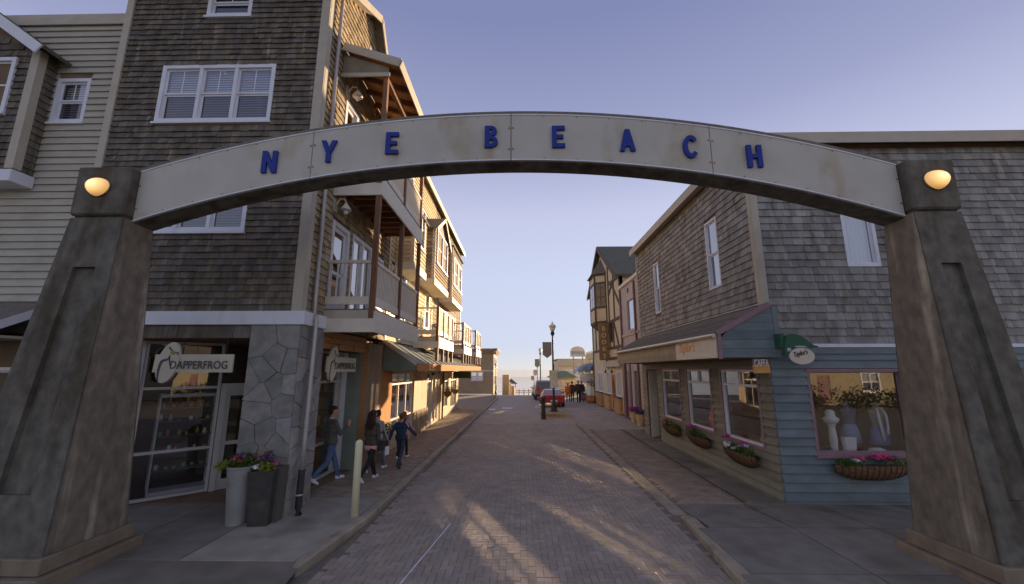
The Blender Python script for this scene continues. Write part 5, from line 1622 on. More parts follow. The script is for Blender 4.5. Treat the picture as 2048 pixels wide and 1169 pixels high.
# ---- hayrack window baskets
def hayrack(label, O, U, N, w, cols, seed):
    """O: centre of the rack on the wall at rim height, U along the wall, N out"""
    t = thing('window_basket', label, 'flower basket', O, 0, 'hayrack flower baskets')
    O, U, N = V3(O), V3(U), V3(N)
    rg = random.Random(seed)
    dpt, hgt = .26, .32
    n = 12; m = 14
    mb = MB()
    for i in range(m + 1):
        s_ = -1 + 2 * i / m
        taper = (1 - abs(s_) ** 3 * .45)
        for k in range(n + 1):
            a = math.pi / 2 * k / n
            mb.v.append(O + U * (s_ * w / 2 * (1 - .12 * math.sin(a) ** 2)) + N * (dpt * taper * math.cos(a) + .01) - Z * (hgt * taper * math.sin(a)) + N * rg.uniform(-.006, .006))
    for i in range(m):
        for k in range(n):
            a = i * (n + 1) + k
            mb.f.append((a, a + 1, a + n + 2, a + n + 1))
    mb.f.append(tuple(range(n + 1))); mb.f.append(tuple(m * (n + 1) + k for k in range(n + 1)))
    mb.build('coir_liner', m_coco, t, recalc=True)
    so = MB().add([O + U * (-w / 2 * .96) - Z * .03 + N * .01, O + U * (w / 2 * .96) - Z * .03 + N * .01, O + U * (w / 2 * .75) - Z * .03 + N * dpt * .9, O - U * (w / 2 * .75) - Z * .03 + N * dpt * .9], [(0, 1, 2, 3)])
    so.build('soil', m_soil, t)
    for i in range(0, 15):
        s_ = -1 + 2 * i / 14; taper = (1 - abs(s_) ** 3 * .45)
        pts = [O + U * (s_ * w / 2 * (1 - .12 * math.sin(a) ** 2) * 1.005) + N * ((dpt + .012) * taper * math.cos(a) + .012) - Z * ((hgt + .012) * taper * math.sin(a)) for a in [math.pi / 2 * k / 6 for k in range(7)]]
        MB().tube(pts, .006, 5).build('iron_strap', m_black, t)
    rim = [O + U * (s_ * w / 2 * 1.005) + N * ((dpt + .014) * (1 - abs(s_) ** 3 * .45)) for s_ in [-1 + 2 * i / 14 for i in range(15)]]
    MB().tube(rim, .008, 5).build('iron_rim', m_black, t)
    mb = MB()
    for k in range(int(w * 9)):
        c = O + U * rg.uniform(-w / 2 * .9, w / 2 * .9) + N * rg.uniform(.05, dpt) + Z * rg.uniform(-.03, .09)
        foliage(mb, c, (.09, .09, .09), 45, .05, rg=rg)
    stuff(mb.build('leaves', m_leaf, t))
    mb = MB()
    for k in range(int(w * 3)):
        c = O + U * rg.uniform(-w / 2 * .9, w / 2 * .9) + N * rg.uniform(.08, dpt) + Z * rg.uniform(.0, .1)
        foliage(mb, c, (.08, .08, .06), 40, .05, rg=rg)
    stuff(mb.build('pale_leaves', m_leafy, t))
    for mt, cs_ in cols:
        mb = MB()
        for (u, z) in cs_: flowers(mb, O + U * u * w / 2 + N * .16 + Z * z, (.1, .1, .06), 9, .035, rg)
        stuff(mb.build('blossoms', mt, t))
    return t
zr = .74
hayrack('window basket with purple and white flowers under the near street window', (XR1 - .03, 10.42, zr), -Y, -X, 1.45, [(m_fl_mag, [(-.75, .2), (-.65, .24), (.3, .18)]), (m_fl_white, [(-.8, .03), (-.55, .02), (-.2, .0), (.0, .03), (.35, .12)])], 1)
hayrack('window basket with yellow-green leaves under the middle street window', (XR1 - .03, 12.75, zr), -Y, -X, 1.45, [(m_fl_mag, [(-.35, .2), (-.7, .12)]), (m_fl_pur, [(-.6, .1)])], 2)
hayrack('window basket with dark red leaves under the far street window', (XR1 - .03, 14.95, zr), -Y, -X, 1.45, [(m_fl_pink, [(-.7, .04)]), (m_fl_mag, [(-.5, .1)])], 3)
hayrack('wide window basket with pink flowers under the front shop window', (XR1 + 1.75, YR1 - .03, zr + .03), X, -Y, 1.6, [(m_fl_pink, [(-.3, .08), (0, .1), (.15, .12), (.35, .1)]), (m_fl_mag, [(.1, .1), (.4, .07)]), (m_fl_white, [(-.45, .02)])], 4)
# ---- goods in the front shop window
ped = thing('display_pedestal', 'white turned display pedestal at the left of the front shop window', 'pedestal', (6.78, 9.42, .9))
MB().box(6.0, 8.5, 9.28, 10.3, .80, .88).build('window_ledge', m_ply, R1)
MB().lathe((6.78, 9.42, .88), [(.12, 0), (.12, .03), (.06, .08), (.08, .3), (.06, .55), (.09, .62), (.14, .66), (.14, .7)], 16).build('column', m_white, ped, smooth=False)
o = MB().lathe((6.78, 9.42, 1.581), [(.17, 0), (.165, .02), (.10, .07), (.09, .17), (.05, .21), (.01, .215)], 18, 1, .9).build('straw_hat', M('pale_straw', (.5, .47, .42), .8, .2, 30), None, smooth=True); tag(o, 'pale straw sun hat resting on the white display pedestal', 'hat')
o = MB().prism((7.0, 9.42, .88), X, Z, -Y, [(0, 0), (.2, 0), (.24, .34), (-.02, .34)], -.05, .05).build('tote_bag', m_white); tag(o, 'white tote bag standing beside the display pedestal', 'bag')
def torso_form(x, y, label, mat, mat2, sc=1.0, scarf=True):
    t = thing('dress_form', label, 'mannequin', (x, y, .88), 0, 'dress forms in the shop window')
    MB().lathe((x, y, .88), [(.14, 0), (.13, .02), (.02, .04), (.02, .5)], 12).build('stand', m_black, t)
    MB().lathe((x, y, 1.2), [(.13, 0), (.16, .08), (.12, .28), (.15, .45), (.17, .55), (.09, .62), (.045, .66), (.045, .74)], 16, 1.1 * sc, .75 * sc).build('body', mat, t, smooth=True)
    MB().lathe((x, y, 1.05), [(.20, 0), (.17, .25), (.125, .4)], 14, 1.1 * sc, .8 * sc).build('skirt', mat2, t, smooth=True)
    mb = MB()
    for s_ in ((-1, 1) if scarf else ()): mb2 = MB().tube([(x + s_ * .05, y - .07, 1.83), (x + s_ * .085, y - .13, 1.68), (x + s_ * .075, y - .15, 1.45), (x + s_ * .05, y - .155, 1.22 + .06 * s_)], [.02, .028, .024, .03], 8).build('scarf_end', m_white, t, smooth=True)
torso_form(7.45, 9.8, 'dress form in dark navy at the middle of the front shop window', M('dark_navy_cloth', (.07, .08, .13), .9, .2), M('denim_cloth', (.12, .17, .30), .9, .2), scarf=False)
torso_form(7.9, 9.55, 'dress form with a pale scarf at the right of the front shop window', M('grey_knit', (.14, .14, .15), .9), M('indigo_cloth', (.09, .11, .24), .9))
o = MB().lathe((7.68, 9.42, .88), [(.05, 0), (.16, .04), (.15, .09), (.06, .12)], 12, 1.1, .8).build('linen_cap', M('pale_linen', (.55, .52, .5), .9)); tag(o, 'pale linen cap lying on the window ledge between the dress forms', 'hat')
# goods in the near street window
o = MB().lathe((5.95, 10.5, .95), [(.13, 0), (.09, .15), (.05, .4), (.01, .55)], 12).build('felt_cone_hat', M('lime_felt', (.25, .32, .05), .9)); tag(o, 'lime green pointed felt hat in the near street window', 'hat')
o = MB().lathe((5.95, 9.95, 1.05), [(.22, 0), (.2, .02), (.11, .06), (.10, .18), (.03, .2)], 16).build('sun_hat', M('yellow_green_straw', (.36, .34, .1), .9)); tag(o, 'yellow-green sun hat in the near street window', 'hat')
MB().box(5.65, 6.3, 9.5, 16.0, .70, .95).build('street_ledge', M('ledge_wood', (.2, .12, .07), .6, .2), R1)
o = MB().box(5.8, 6.05, 12.5, 12.85, .951, 1.5).build('paper_lantern', M('amber_paper', (.55, .28, .08), .8), None, bevel=.04); tag(o, 'amber paper lantern in the middle street window', 'lantern')
o = MB().lathe((5.95, 13.2, .951), [(.1, 0), (.14, .2), (.06, .5), (.08, .62)], 14).build('tall_vase', M('rust_glaze', (.3, .1, .05), .4)); tag(o, 'rust coloured vase in the middle street window', 'vase')

# ================================================================ mauve building
R2 = thing('mauve_shopfront', 'narrow mauve two-storey shopfront between the shingled shop and the timbered house', 'building', (8, 21.5, 0))
m_mauve = M('mauve_stucco', (.20, .19, .215), .7, .1, 2)
XM = 6.2
hm = [(3.35, 5.0, 4.75, 6.6), (3.4, 4.3, .1, 2.6), (4.9, 5.7, .1, 2.6)]
wall_panel(R2, (XM, 18.5, 0), Y, Z, -X, 6.4, 7.55, hm, m_mauve, .16)
window(R2, Vector((XM, 18.5 + 3.35, 4.75)), Y, Z, -X, 1.65, 1.85, 1, .1, mat=m_mauve, glass=g_bright, blind=True, split=0)
MB().box(XM - .06, XM - .002, 18.5 + 2.9, 24.9, 4.55, 4.68).build('sill_band', m_mauve, R2)
MB().box(XM - .12, XM + .1, 18.5, 24.95, 7.5, 7.68).build('parapet_cap', m_balw, R2)
MB().box(XM - .02, XM - .001, 23.0, 23.3, 7.0, 7.25).build('vent_grille', m_dark, R2)
for (a, b) in ((24.3, 24.75), (23.0, 23.3)): MB().box(XM - .14, XM - .002, a, b, 0, 3.2).build('pilaster', m_purpled, R2)
for (a, b) in ((24.76, 24.9), (21.7, 21.85)): MB().box(XM - .10, XM - .002, a, b, 0, 7.4).build('pilaster', m_purpled, R2)
MB().box(XM - .12, XM - .001, 21.86, 24.75, 3.21, 3.5).build('fascia', m_mauve, R2)
MB().box(XM - .08, XM - .001, 22.9, 22.99, 0, 3.2).build('pilaster', m_white, R2)
shop_glazing(R2, (XM + .03, 24.2), (XM + .03, 23.4), .1, 2.6, [], [1.0], g_shop, .06)
MB().box(XM + .2, XM + 4, 24.75, 24.9, 0, 7.5).build('side_wall', m_mauve, R2)
MB().box(XM + .2, XM + 4, 18.5, 24.9, 7.2, 7.3).build('roof_slab', m_roof, R2)
MB().box(XM + 3.9, XM + 4, 18.5, 24.7, 0, 7.2).build('rear_wall', m_dark2, R2)

# ================================================================ half-timbered house
R3 = thing('half_timbered_house', 'half-timbered cream house with a steep dark roof and oriel window on the right', 'building', (9, 30, 0))
XT = 6.3
m_stucco = M('cream_stucco', (.26, .245, .205), .85, .1, 2)
m_timb = M('dark_timber', (.05, .041, .037), .7, .2, 5)
gpoly = [(0, 0), (10.2, 0), (10.2, 8.9), (5.3, 11.7), (0, 8.6)]
O3 = Vector((XT, 25.3, 0))
h3 = [(2.3, 3.3, 4.55, 5.9), (.8, 2.0, .95, 2.55), (3.9, 5.2, .95, 2.55), (2.45, 3.45, .05, 2.35), (6.6, 8.4, .95, 2.5)]
prof_wall(R3, O3, Y, Z, -X, gpoly, .18, m_stucco, holes=h3)
MB().box(XT, XT + 6, 25.3, 25.45, 0, 8.7).build('side_wall', m_stucco, R3)
MB().box(XT, XT + 6, 35.3, 35.45, -.2, 8.9).build('side_wall', m_stucco, R3)
MB().box(XT + 5.9, XT + 6, 25.3, 35.4, 0, 9).build('rear_wall', m_stucco, R3)
def timber(pts):
    for i in range(len(pts) - 1):
        a = O3 + Y * pts[i][0] + Z * pts[i][1] - X * .02; b = O3 + Y * pts[i + 1][0] + Z * pts[i + 1][1] - X * .02
        MB().bar(a, b, .05, .17, up=(1, 0, 0)) if False else None
        d = (b - a); L = d.length; d.normalize(); nn = d.cross(Vector((-1, 0, 0)))
        MB().fbox(a, d, nn, Vector((-1, 0, 0)), 0, L, -.09, .09, -.02, .035 + random.uniform(0, .008)).build('timber', m_timb, R3)
for pts in ([(.1, .2), (.1, 8.6)], [(10.1, .2), (10.1, 8.8)], [(.1, 5.9), (5.0, 5.9)], [(0.1, 4.1), (10.1, 4.1)], [(1.7, 5.9), (1.7, 9.5)], [(3.3, 5.9), (3.3, 10.4)],
            [(1.7, 8.0), (.2, 6.7)], [(1.7, 8.0), (3.2, 8.8)], [(3.3, 7.8), (1.8, 8.6)], [(.2, 8.5), (3.3, 8.6)], [(2.2, 4.1), (2.2, 5.9)], [(3.4, 4.1), (3.4, 5.9)], [(2.1, 5.9), (.9, 4.2)], [(3.5, 5.8), (4.4, 4.2)], [(4.8, 2.9), (4.8, 5.9)], [(.2, 3.4), (5, 3.4)], [(1.2, 3.0), (1.2, 4.1)], [(8.6, 4.2), (8.6, 9.5)]):
    timber(pts)
window(R3, O3 + Y * 2.3 + Z * 4.55, Y, Z, -X, 1.0, 1.35, 1, .08, mat=m_timb, glass=g_bright, split=0)
# oriel: three-sided bay
oy0, oy1, oz0, oz1 = 29.3, 32.4, 6.0, 9.6
plan = [(0, oy0), (-.75, oy0 + .55), (-.75, oy1 - .55), (0, oy1)]
mb = MB()
for zz in (oz0, oz1): mb.v += [(XT + p[0], p[1], zz) for p in plan]
mb.f += [(0, 1, 5, 4), (1, 2, 6, 5), (2, 3, 7, 6), (3, 2, 1, 0), (4, 5, 6, 7)]
ori = mb.build('oriel', m_stucco, R3, recalc=True)
for zz in (oz0, oz1):
    pass
for i in range(3):
    a = Vector((XT + plan[i][0], plan[i][1], 0)); b = Vector((XT + plan[i + 1][0], plan[i + 1][1], 0))
    d = b - a; L = d.length; d.normalize(); n = Vector((-d.y, d.x, 0))
    if n.x > 0: n = -n
    if i == 0: n = Vector((-d.y, d.x, 0)); n = n if n.y < 0 else -n
    wk = MB()
    for q in ((0, .09, oz0, oz1), (L - .09, L, oz0, oz1), (.09, L - .09, oz0, oz0 + .12), (.09, L - .09, oz0 + 1.05, oz0 + 1.2), (.09, L - .09, oz1 - .75, oz1 - .6), (.09, L - .09, oz1 - .12, oz1)):
        wk.fbox(a, d, Z, n, *q, .001, .04)
    wk.build('timber_frame', m_timb, ori)
    gq = MB()
    gq.add([a + n * .012 + d * .09 + Z * (oz0 + 1.2), a + n * .012 + d * (L - .09) + Z * (oz0 + 1.2), a + n * .012 + d * (L - .09) + Z * (oz1 - .75), a + n * .012 + d * .09 + Z * (oz1 - .75)], [(0, 1, 2, 3)])
    gq.build('pane', M('reflective_dark_glass', (.05, .055, .06), .08, .1, spec=1.0), ori)
    sb = MB(); sb.fbox(a, d, Z, n, .09, L - .09, oz0 + 1.85, oz0 + 1.91, .013, .03); sb.fbox(a, d, Z, n, L / 2 - .02, L / 2 + .02, oz0 + 1.2, oz1 - .75, .013, .028)
    sb.build('sash', m_white if i == 1 else m_timb, ori)
mb = MB()
mb.v = [(XT + p[0] * 1.05, p[1], oz0) for p in plan] + [(XT, oy0 + .3, oz0 - .45), (XT - .3, oy0 + .8, oz0 - .45), (XT - .3, oy1 - .8, oz0 - .45), (XT, oy1 - .3, oz0 - .45)]
mb.f = [(0, 1, 5, 4), (1, 2, 6, 5), (2, 3, 7, 6), (4, 5, 6, 7)]
mb.build('oriel_corbel', m_timb, ori, recalc=True)
mb = MB(); mb.v = [(XT, oy0 - .2, oz1), (XT - .95, oy0 + .45, oz1), (XT - .95, oy1 - .45, oz1), (XT, oy1 + .2, oz1), (XT, (oy0 + oy1) / 2, oz1 + 1.5)]
mb.f = [(0, 1, 4), (1, 2, 4), (2, 3, 4), (3, 2, 1, 0)]
mb.build('oriel_roof', m_roof, ori, recalc=True)
for (ya, za, yb, zb) in ((25.0, 8.40, 30.6, 11.9), (30.6, 11.9, 35.75, 8.75)):
    d = Vector((0, yb - ya, zb - za)); L = d.length; d.normalize(); n = Vector((0, -d.z, d.y))
    MB().fbox((XT - .32, ya, za), X, d, n, 0, 7, 0, L, 0, .14).build('roof_slab', M('green_grey_roof', (.06, .065, .06), .9, .2, 6, bump=.4), R3)
    MB().fbox((XT - .36, ya, za), X, d, n, 0, .038, 0, L, -.18, .12).build('barge_board', m_timb, R3)
# ground floor
MB().box(XT - .25, XT - .002, 25.4, 30.2, 2.85, 3.2).build('shop_fascia', m_greytrim, R3)
m_brickb = M('tan_brick_panel', (.19, .13, .08), .8, .2, 5, rnd=.1)
for (a, b) in ((26.0, 27.4), (29.1, 30.6), (31.8, 33.8)):
    MB().box(XT - .22, XT - .002, a, b, -.05, .9).build('stall_riser', m_brickb, R3, bevel=.01)
    MB().box(XT - .26, XT - .001, a - .04, b + .04, .905, .97).build('window_ledge', m_timb, R3)
for (a, b, c, d) in h3[1:3] + h3[4:]:
    window(R3, O3 + Y * a + Z * c, Y, Z, -X, b - a, d - c, 2, .08, mat=m_white, glass=g_bright, blind=False, split=0)
glass_door(R3, O3 + Y * 2.45 + Z * .05, Y, Z, -X, 1.0, 2.3, m_wood, g_shop, 1.0)
for k, y in enumerate((27.4, 29.4)):
    a = MB().box(XT - .2, XT - .14, y - .06, y + .06, 2.5, 2.75)
    a = MB().tube([(XT - .002, y, 2.75), (XT - .25, y, 2.8), (XT - .28, y, 2.65)], .02, 6).build('shop_lamp', m_black, R3)
    MB().lathe((XT - .28, y, 2.45), [(.09, 0), (.05, .14), (.02, .2)], 10).build('lamp_shade', m_black, a)
bs = thing('vertical_books_sign', 'tall narrow brown sign reading BOOKS down its face on the timbered house', 'sign', (XT - .35, 31.0, 3.3))
MB().box(XT - .75, XT - .05, 28.90, 29.02, 3.3, 5.9).build('board', M('brown_sign_wood', (.13, .09, .06), .7, .2, 5), bs)
for k, ch in enumerate('BOOKS'):
    text(ch, (XT - .40, 28.895, 5.37 - .48 * k), X, Z, -Y, .30, M('tan_sign_letters', (.40, .29, .18), .7), bs, name='letter', depth=.02, bold=.02)
for z in (3.6, 5.6): MB().box(XT - .05, XT - .001, 28.93, 28.99, z, z + .06).build('bracket', m_black, bs)

# ================================================================ low white porch shops farther on
R4 = thing('white_porch_shop', 'low white shop with a porch and blue awnings beyond the timbered house', 'building', (9.5, 41, -.1))
m_wst = M('white_stucco', (.36, .35, .345), .8, .08, 2)
wall_panel(R4, (8.0, 35.6, -.2), Y, Z, -X, 10, 4.4, [(1, 2.2, 1.3, 3.2), (3, 4.2, 1.3, 3.2), (5, 6.2, .3, 3.0), (7.2, 9, 1.3, 3.2)], m_wst, .2)
for k, a in enumerate((1, 3, 7.2)): window(R4, Vector((8.0, 35.6 + a, 1.1)), Y, Z, -X, 1.2 if k < 2 else 1.8, 1.9, 2, .08, blind=False, glass=g_bright)
MB().box(7.2, 14, 35.5, 45.8, 4.25, 4.4).build('roof_slab', M('pale_porch_roof', (.5, .47, .42), .8), R4)
MB().box(13.8, 14, 35.6, 45.6, -.2, 4.25).build('rear_wall', m_wst, R4)
MB().box(8.2, 13.8, 45.4, 45.6, -.2, 4.25).build('side_wall', m_wst, R4)
MB().box(7.18, 7.32, 35.5, 45.8, 3.75, 4.25).build('porch_beam', M('ochre_beam', (.34, .27, .16), .7), R4)
for k in range(6): MB().box(7.2, 7.34, 35.7 + 1.9 * k, 35.84 + 1.9 * k, -.1, 3.75).build('porch_post', m_wst, R4)
for k in range(9):
    MB().bar((7.1, 36 + 1.1 * k, 4.42), (8.2, 36 + 1.1 * k, 4.85), .06, .08).build('rafter', m_wst, R4)
lw = MB().box(6.6, 6.75, 35.7, 45, -.15, 1.05).build('low_white_wall', m_wst); tag(lw, 'low white wall along the pavement in front of the porch shop', 'wall')
def awning(label, O, U, N, w, d, hh, mat):
    t = thing('blue_awning', label, 'awning', O, 0, 'blue canvas awnings')
    O, U, N = V3(O), V3(U), V3(N)
    mb = MB(); n = 7
    for s_ in (0, w):
        for k in range(n + 1):
            a = math.pi / 2 * k / n
            mb.v.append(O + U * s_ + N * (d * math.sin(a)) + Z * (hh * math.cos(a)))
    for k in range(n): mb.f.append((k, k + 1, n + 2 + k, n + 1 + k))
    mb.v += [O, O + U * w]
    mb.f += [tuple(range(n + 1)) + (2 * n + 2,), tuple(range(n + 1, 2 * n + 2)) + (2 * n + 3,)]
    mb.build('canvas', mat, t, recalc=True)
    MB().fbox(O, U, Z, N, 0, w, -.2, -.002, d - .02, d).build('valance', mat, t)
    return t
m_navy = M('navy_canvas', (.05, .075, .12), .8, .1)
awning('rounded navy awning nearest the timbered house', (7.15, 36.0, 2.6), Y, -X, 3.0, 1.1, .75, m_navy)
awning('rounded navy awning in the middle of the porch shop', (7.15, 40.0, 2.55), Y, -X, 2.6, 1.2, .75, M('blue_grey_canvas', (.09, .12, .17), .8))
awning('rounded pale blue awning at the far end of the porch shop', (7.15, 43.2, 2.5), Y, -X, 2.2, 1.3, .7, M('pale_blue_canvas', (.2, .25, .36), .8))
fs_ = thing('lilac_banner', 'lilac banner hanging from the porch beside the strolling couple', 'banner', (6.1, 38.8, 1.4))
MB().box(5.55, 7.1, 38.8, 38.83, 1.45, 2.25).build('cloth', M('lilac_cloth', (.42, .36, .42), .8), fs_)
MB().tube([(5.4, 38.815, 2.27), (7.15, 38.815, 2.27)], .02, 6).build('rod', m_black, fs_)
rs = thing('arched_roof_sign', 'grey arched sign standing on the roof of the porch shop', 'sign', (6.2, 44.5, 4.2))
ap = [(-.78, 0), (.78, 0), (.78, .55)] + [(.78 * math.cos(a), .55 + .55 * math.sin(a)) for a in [math.pi * k / 14 for k in range(1, 14)]] + [(-.78, .55)]
MB().prism((6.25, 45.0, 4.05), X, Z, -Y, ap, 0, .15).build('board', M('grey_sign_panel', (.30, .29, .29), .7, .1), rs, recalc=True)
MB().prism((6.25, 44.98, 4.2), X, Z, -Y, [(-.5, 0), (.6, 0), (.65, .25), (.2, .4), (-.4, .2)], .131, .14) if False else None
MB().box(5.6, 7.0, 44.82, 44.848, 4.35, 4.62).build('blue_stripe', M('faded_blue_print', (.17, .19, .27), .7), rs)
for x in (5.75, 6.75): MB().box(x, x + .1, 45.02, 45.12, 2.0, 4.06).build('post', m_greytrim, rs)
# grey gabled shed at the far right end of the street
R5 = thing('grey_end_house', 'small grey end house behind the lamp post near the sea', 'building', (6, 56, gz(56)))
m_gh = M('grey_clap', (.27, .26, .255), .8, .1)
MB().box(5.0, 10, 54, 62, gz(60) - .3, 3.9).build('wall', m_gh, R5)
MB().box(4.8, 10.2, 53.7, 62.3, 3.9, 4.05).build('roof_slab', m_roof, R5)
MB().box(4.8, 10.2, 53.68, 53.699, 3.15, 4.0).build('roof_edge', m_greytrim, R5)
window(R5, Vector((5.7, 53.97, 1.2)), X, Z, -Y, 1.7, 1.5, 1, .12, blind=False, glass=g_bright)
R6 = thing('green_roof_kiosk', 'small kiosk with a low green roof beside the parked cars', 'kiosk', (4.4, 50, gz(50)))
MB().box(3.7, 6.4, 49, 52, gz(52) - .1, 1.75).build('wall', M('tan_kiosk', (.25, .21, .16), .8), R6)
mb = MB().add([(3.3, 48.6, 1.75), (6.8, 48.6, 1.75), (6.8, 52.4, 1.75), (3.3, 52.4, 1.75), (4.6, 50.5, 2.5), (5.6, 50.5, 2.5)], [(0, 1, 5, 4), (1, 2, 5), (2, 3, 4, 5), (3, 0, 4), (3, 2, 1, 0)])
mb.build('roof', M('green_kiosk_roof', (.07, .095, .08), .8), R6)
window(R6, Vector((4.4, 48.97, .5)), X, Z, -Y, 1.2, .9, 2, .07, blind=False)
# ================================================================ street furniture
def street_lamp(x, y, zb, label, sc=1.0, banner=True, bmat=None, h=5.65):
    t = thing('street_lamp', label, 'street lamp', (x, y, zb), 0, 'street lamps')
    L = lambda r, z: (r * sc, z * sc)
    MB().lathe((x, y, zb), [L(.24, 0), L(.24, .06), L(.19, .12), L(.17, .4), L(.12, .55), L(.10, .62), L(.085, .7)], 12).build('base', m_iron, t)
    MB().lathe((x, y, zb), [L(.075, .7), L(.055, h - .95), L(.06, h - .9)], 12).build('pole', m_iron, t)
    MB().lathe((x, y, zb + (h - .95) * sc), [L(.06, 0), L(.13, .12), L(.12, .25), L(.06, .3)], 12).build('collar', m_iron, t)
    MB().lathe((x, y, zb + (h - .65) * sc), [L(.10, 0), L(.17, .15), L(.19, .28)], 12).build('globe', M('frosted_lamp_globe', (.72, .68, .52), .35, .05), t, smooth=True)
    MB().lathe((x, y, zb + (h - .37) * sc), [L(.25, 0), L(.22, .08), L(.10, .2), L(.05, .26)], 12).build('hood', M('pale_lamp_hood', (.5, .45, .3), .4), t, smooth=True)
    MB().lathe((x, y, zb + (h - .12) * sc), [L(.03, 0), L(.035, .05), L(.008, .16)], 8).build('finial', m_iron, t)
    if banner:
        zt = zb + 4.3 * sc
        MB().tube([(x, y, zt), (x - .68 * sc, y, zt)], .012 * sc, 6).build('banner_arm', m_iron, t)
        bl = MB().prism((x - .66 * sc, y, zt), X, Z, -Y, [(0, 0), (.58 * sc, 0), (.58 * sc, -.8 * sc), (.29 * sc, -1.02 * sc), (0, -.8 * sc)], -.008, .008)
        bl.build('banner', bmat or M('grey_banner_cloth', (.13, .125, .14), .8, .08), t)
    return t
lamp1 = street_lamp(2.12, 26.6, .1, 'nearest green-black street lamp with a grey banner and parking signs')
MB().box(1.86, 2.38, 26.46, 26.485, 2.05, 2.62).build('street_sign', M('pale_green_sign', (.30, .33, .27), .6), lamp1)
MB().box(1.9, 2.42, 26.46, 26.485, 1.52, 2.04).build('street_sign', M('pale_grey_sign', (.42, .42, .40), .6), lamp1)
street_lamp(2.45, 50, gz(50), 'second street lamp on the right with a green-grey banner', bmat=M('green_grey_banner', (.12, .13, .12), .8), h=5.75)
street_lamp(3.0, 72, gz(72), 'third street lamp on the right, partly behind the parked car', bmat=M('pale_grey_banner', (.2, .2, .2), .8))
street_lamp(3.2, 96, gz(96), 'farthest street lamp on the right with a dusky red banner', bmat=M('dusky_banner', (.2, .14, .15), .8))
street_lamp(-2.75, 47.2, -.02, 'short street lamp on the left beside the tan end building', sc=.62, banner=False)
# brick island round the near lamp
isl = thing('lamp_island', 'low brick-edged island round the foot of the nearest street lamp', 'kerb island', (2.0, 25.8, -.09))
MB().box(1.25, 2.75, 25.2, 27.3, -.1, .08).build('core', m_kerb, isl, bevel=.02)
for k in range(7): MB().box(1.25 + .215 * k, 1.25 + .215 * k + .205, 25.05, 25.195, -.1, .075).build('edge_brick', m_brickb, isl)
# dark post-top litter bin
bn = thing('litter_post', 'slim dark metal litter post standing in front of the red car', 'bin', (1.33, 24.2, -.1))
MB().lathe((1.33, 24.2, -.1), [(.16, 0), (.16, .05), (.12, .08), (.12, .82), (.14, .84), (.14, .9)], 14).build('body', m_iron, bn)
MB().lathe((1.33, 24.2, .86), [(.09, -.06), (.09, .18)], 10).build('neck', m_black, bn)
MB().lathe((1.33, 24.2, 1.02), [(.15, 0), (.15, .06), (.08, .12), (.01, .14)], 14).build('hood', m_iron, bn)
# cream bollard
bo = thing('steel_bollard', 'cream painted steel bollard with rust marks at the left kerb corner', 'bollard', (-3.05, 8.08, 0))
m_bol = M('cream_bollard_paint', (.34, .32, .255), .55, .08, 3, c2=(.25, .12, .05), c2lo=.64, c2hi=.72, c2scale=3, c2stretch=(1, 1, .25))
pf = [(.068, 0), (.068, 1.28)] + [(.068 * math.cos(a), 1.28 + .068 * math.sin(a)) for a in [math.pi / 2 * k / 6 for k in range(1, 6)]] + [(.004, 1.348)]
MB().lathe((-3.05, 8.08, 0), pf, 20).build('post', m_bol, bo, smooth=True)
MB().lathe((-3.05, 8.08, 0), [(.085, .001), (.08, .015), (.069, .02)], 20).build('foot_ring', m_kerb, bo)
# planters by the stone pillar
rg = random.Random(11)
pt = thing('tapered_round_planter', 'tall grey tapered round planter with pink and purple flowers by the stone pillar', 'planter', (-5.0, 7.72, 0))
m_gp = M('grey_resin', (.125, .135, .155), .6, .15, 3, c2=(.09, .096, .108), c2lo=.5, c2hi=.7)
MB().lathe((-5.0, 7.72, 0), [(.165, 0), (.165, .02), (.235, .92), (.25, .93), (.25, .96), (.22, .965), (.215, .90), (.02, .90)], 28).build('pot', m_gp, pt, smooth=False)
mb = MB(); foliage(mb, (-5.0, 7.72, 1.02), (.22, .22, .13), 500, .07, rg=rg); stuff(mb.build('leaves', m_leaf, pt))
mb = MB(); foliage(mb, (-5.25, 7.62, .98), (.14, .1, .07), 130, .07, rg=rg); stuff(mb.build('trailing_leaves', m_leafy, pt))
mb = MB(); flowers(mb, (-5.0, 7.62, 1.02), (.08, .08, .1), 16, .042, rg); stuff(mb.build('blossoms', m_fl_pink, pt))
mb = MB(); flowers(mb, (-5.02, 7.74, 1.04), (.2, .18, .12), 16, .03, rg); stuff(mb.build('blossoms', m_fl_pur, pt))
mb = MB(); flowers(mb, (-4.9, 7.74, 1.02), (.14, .14, .1), 7, .03, rg); stuff(mb.build('blossoms', m_fl_mag, pt))
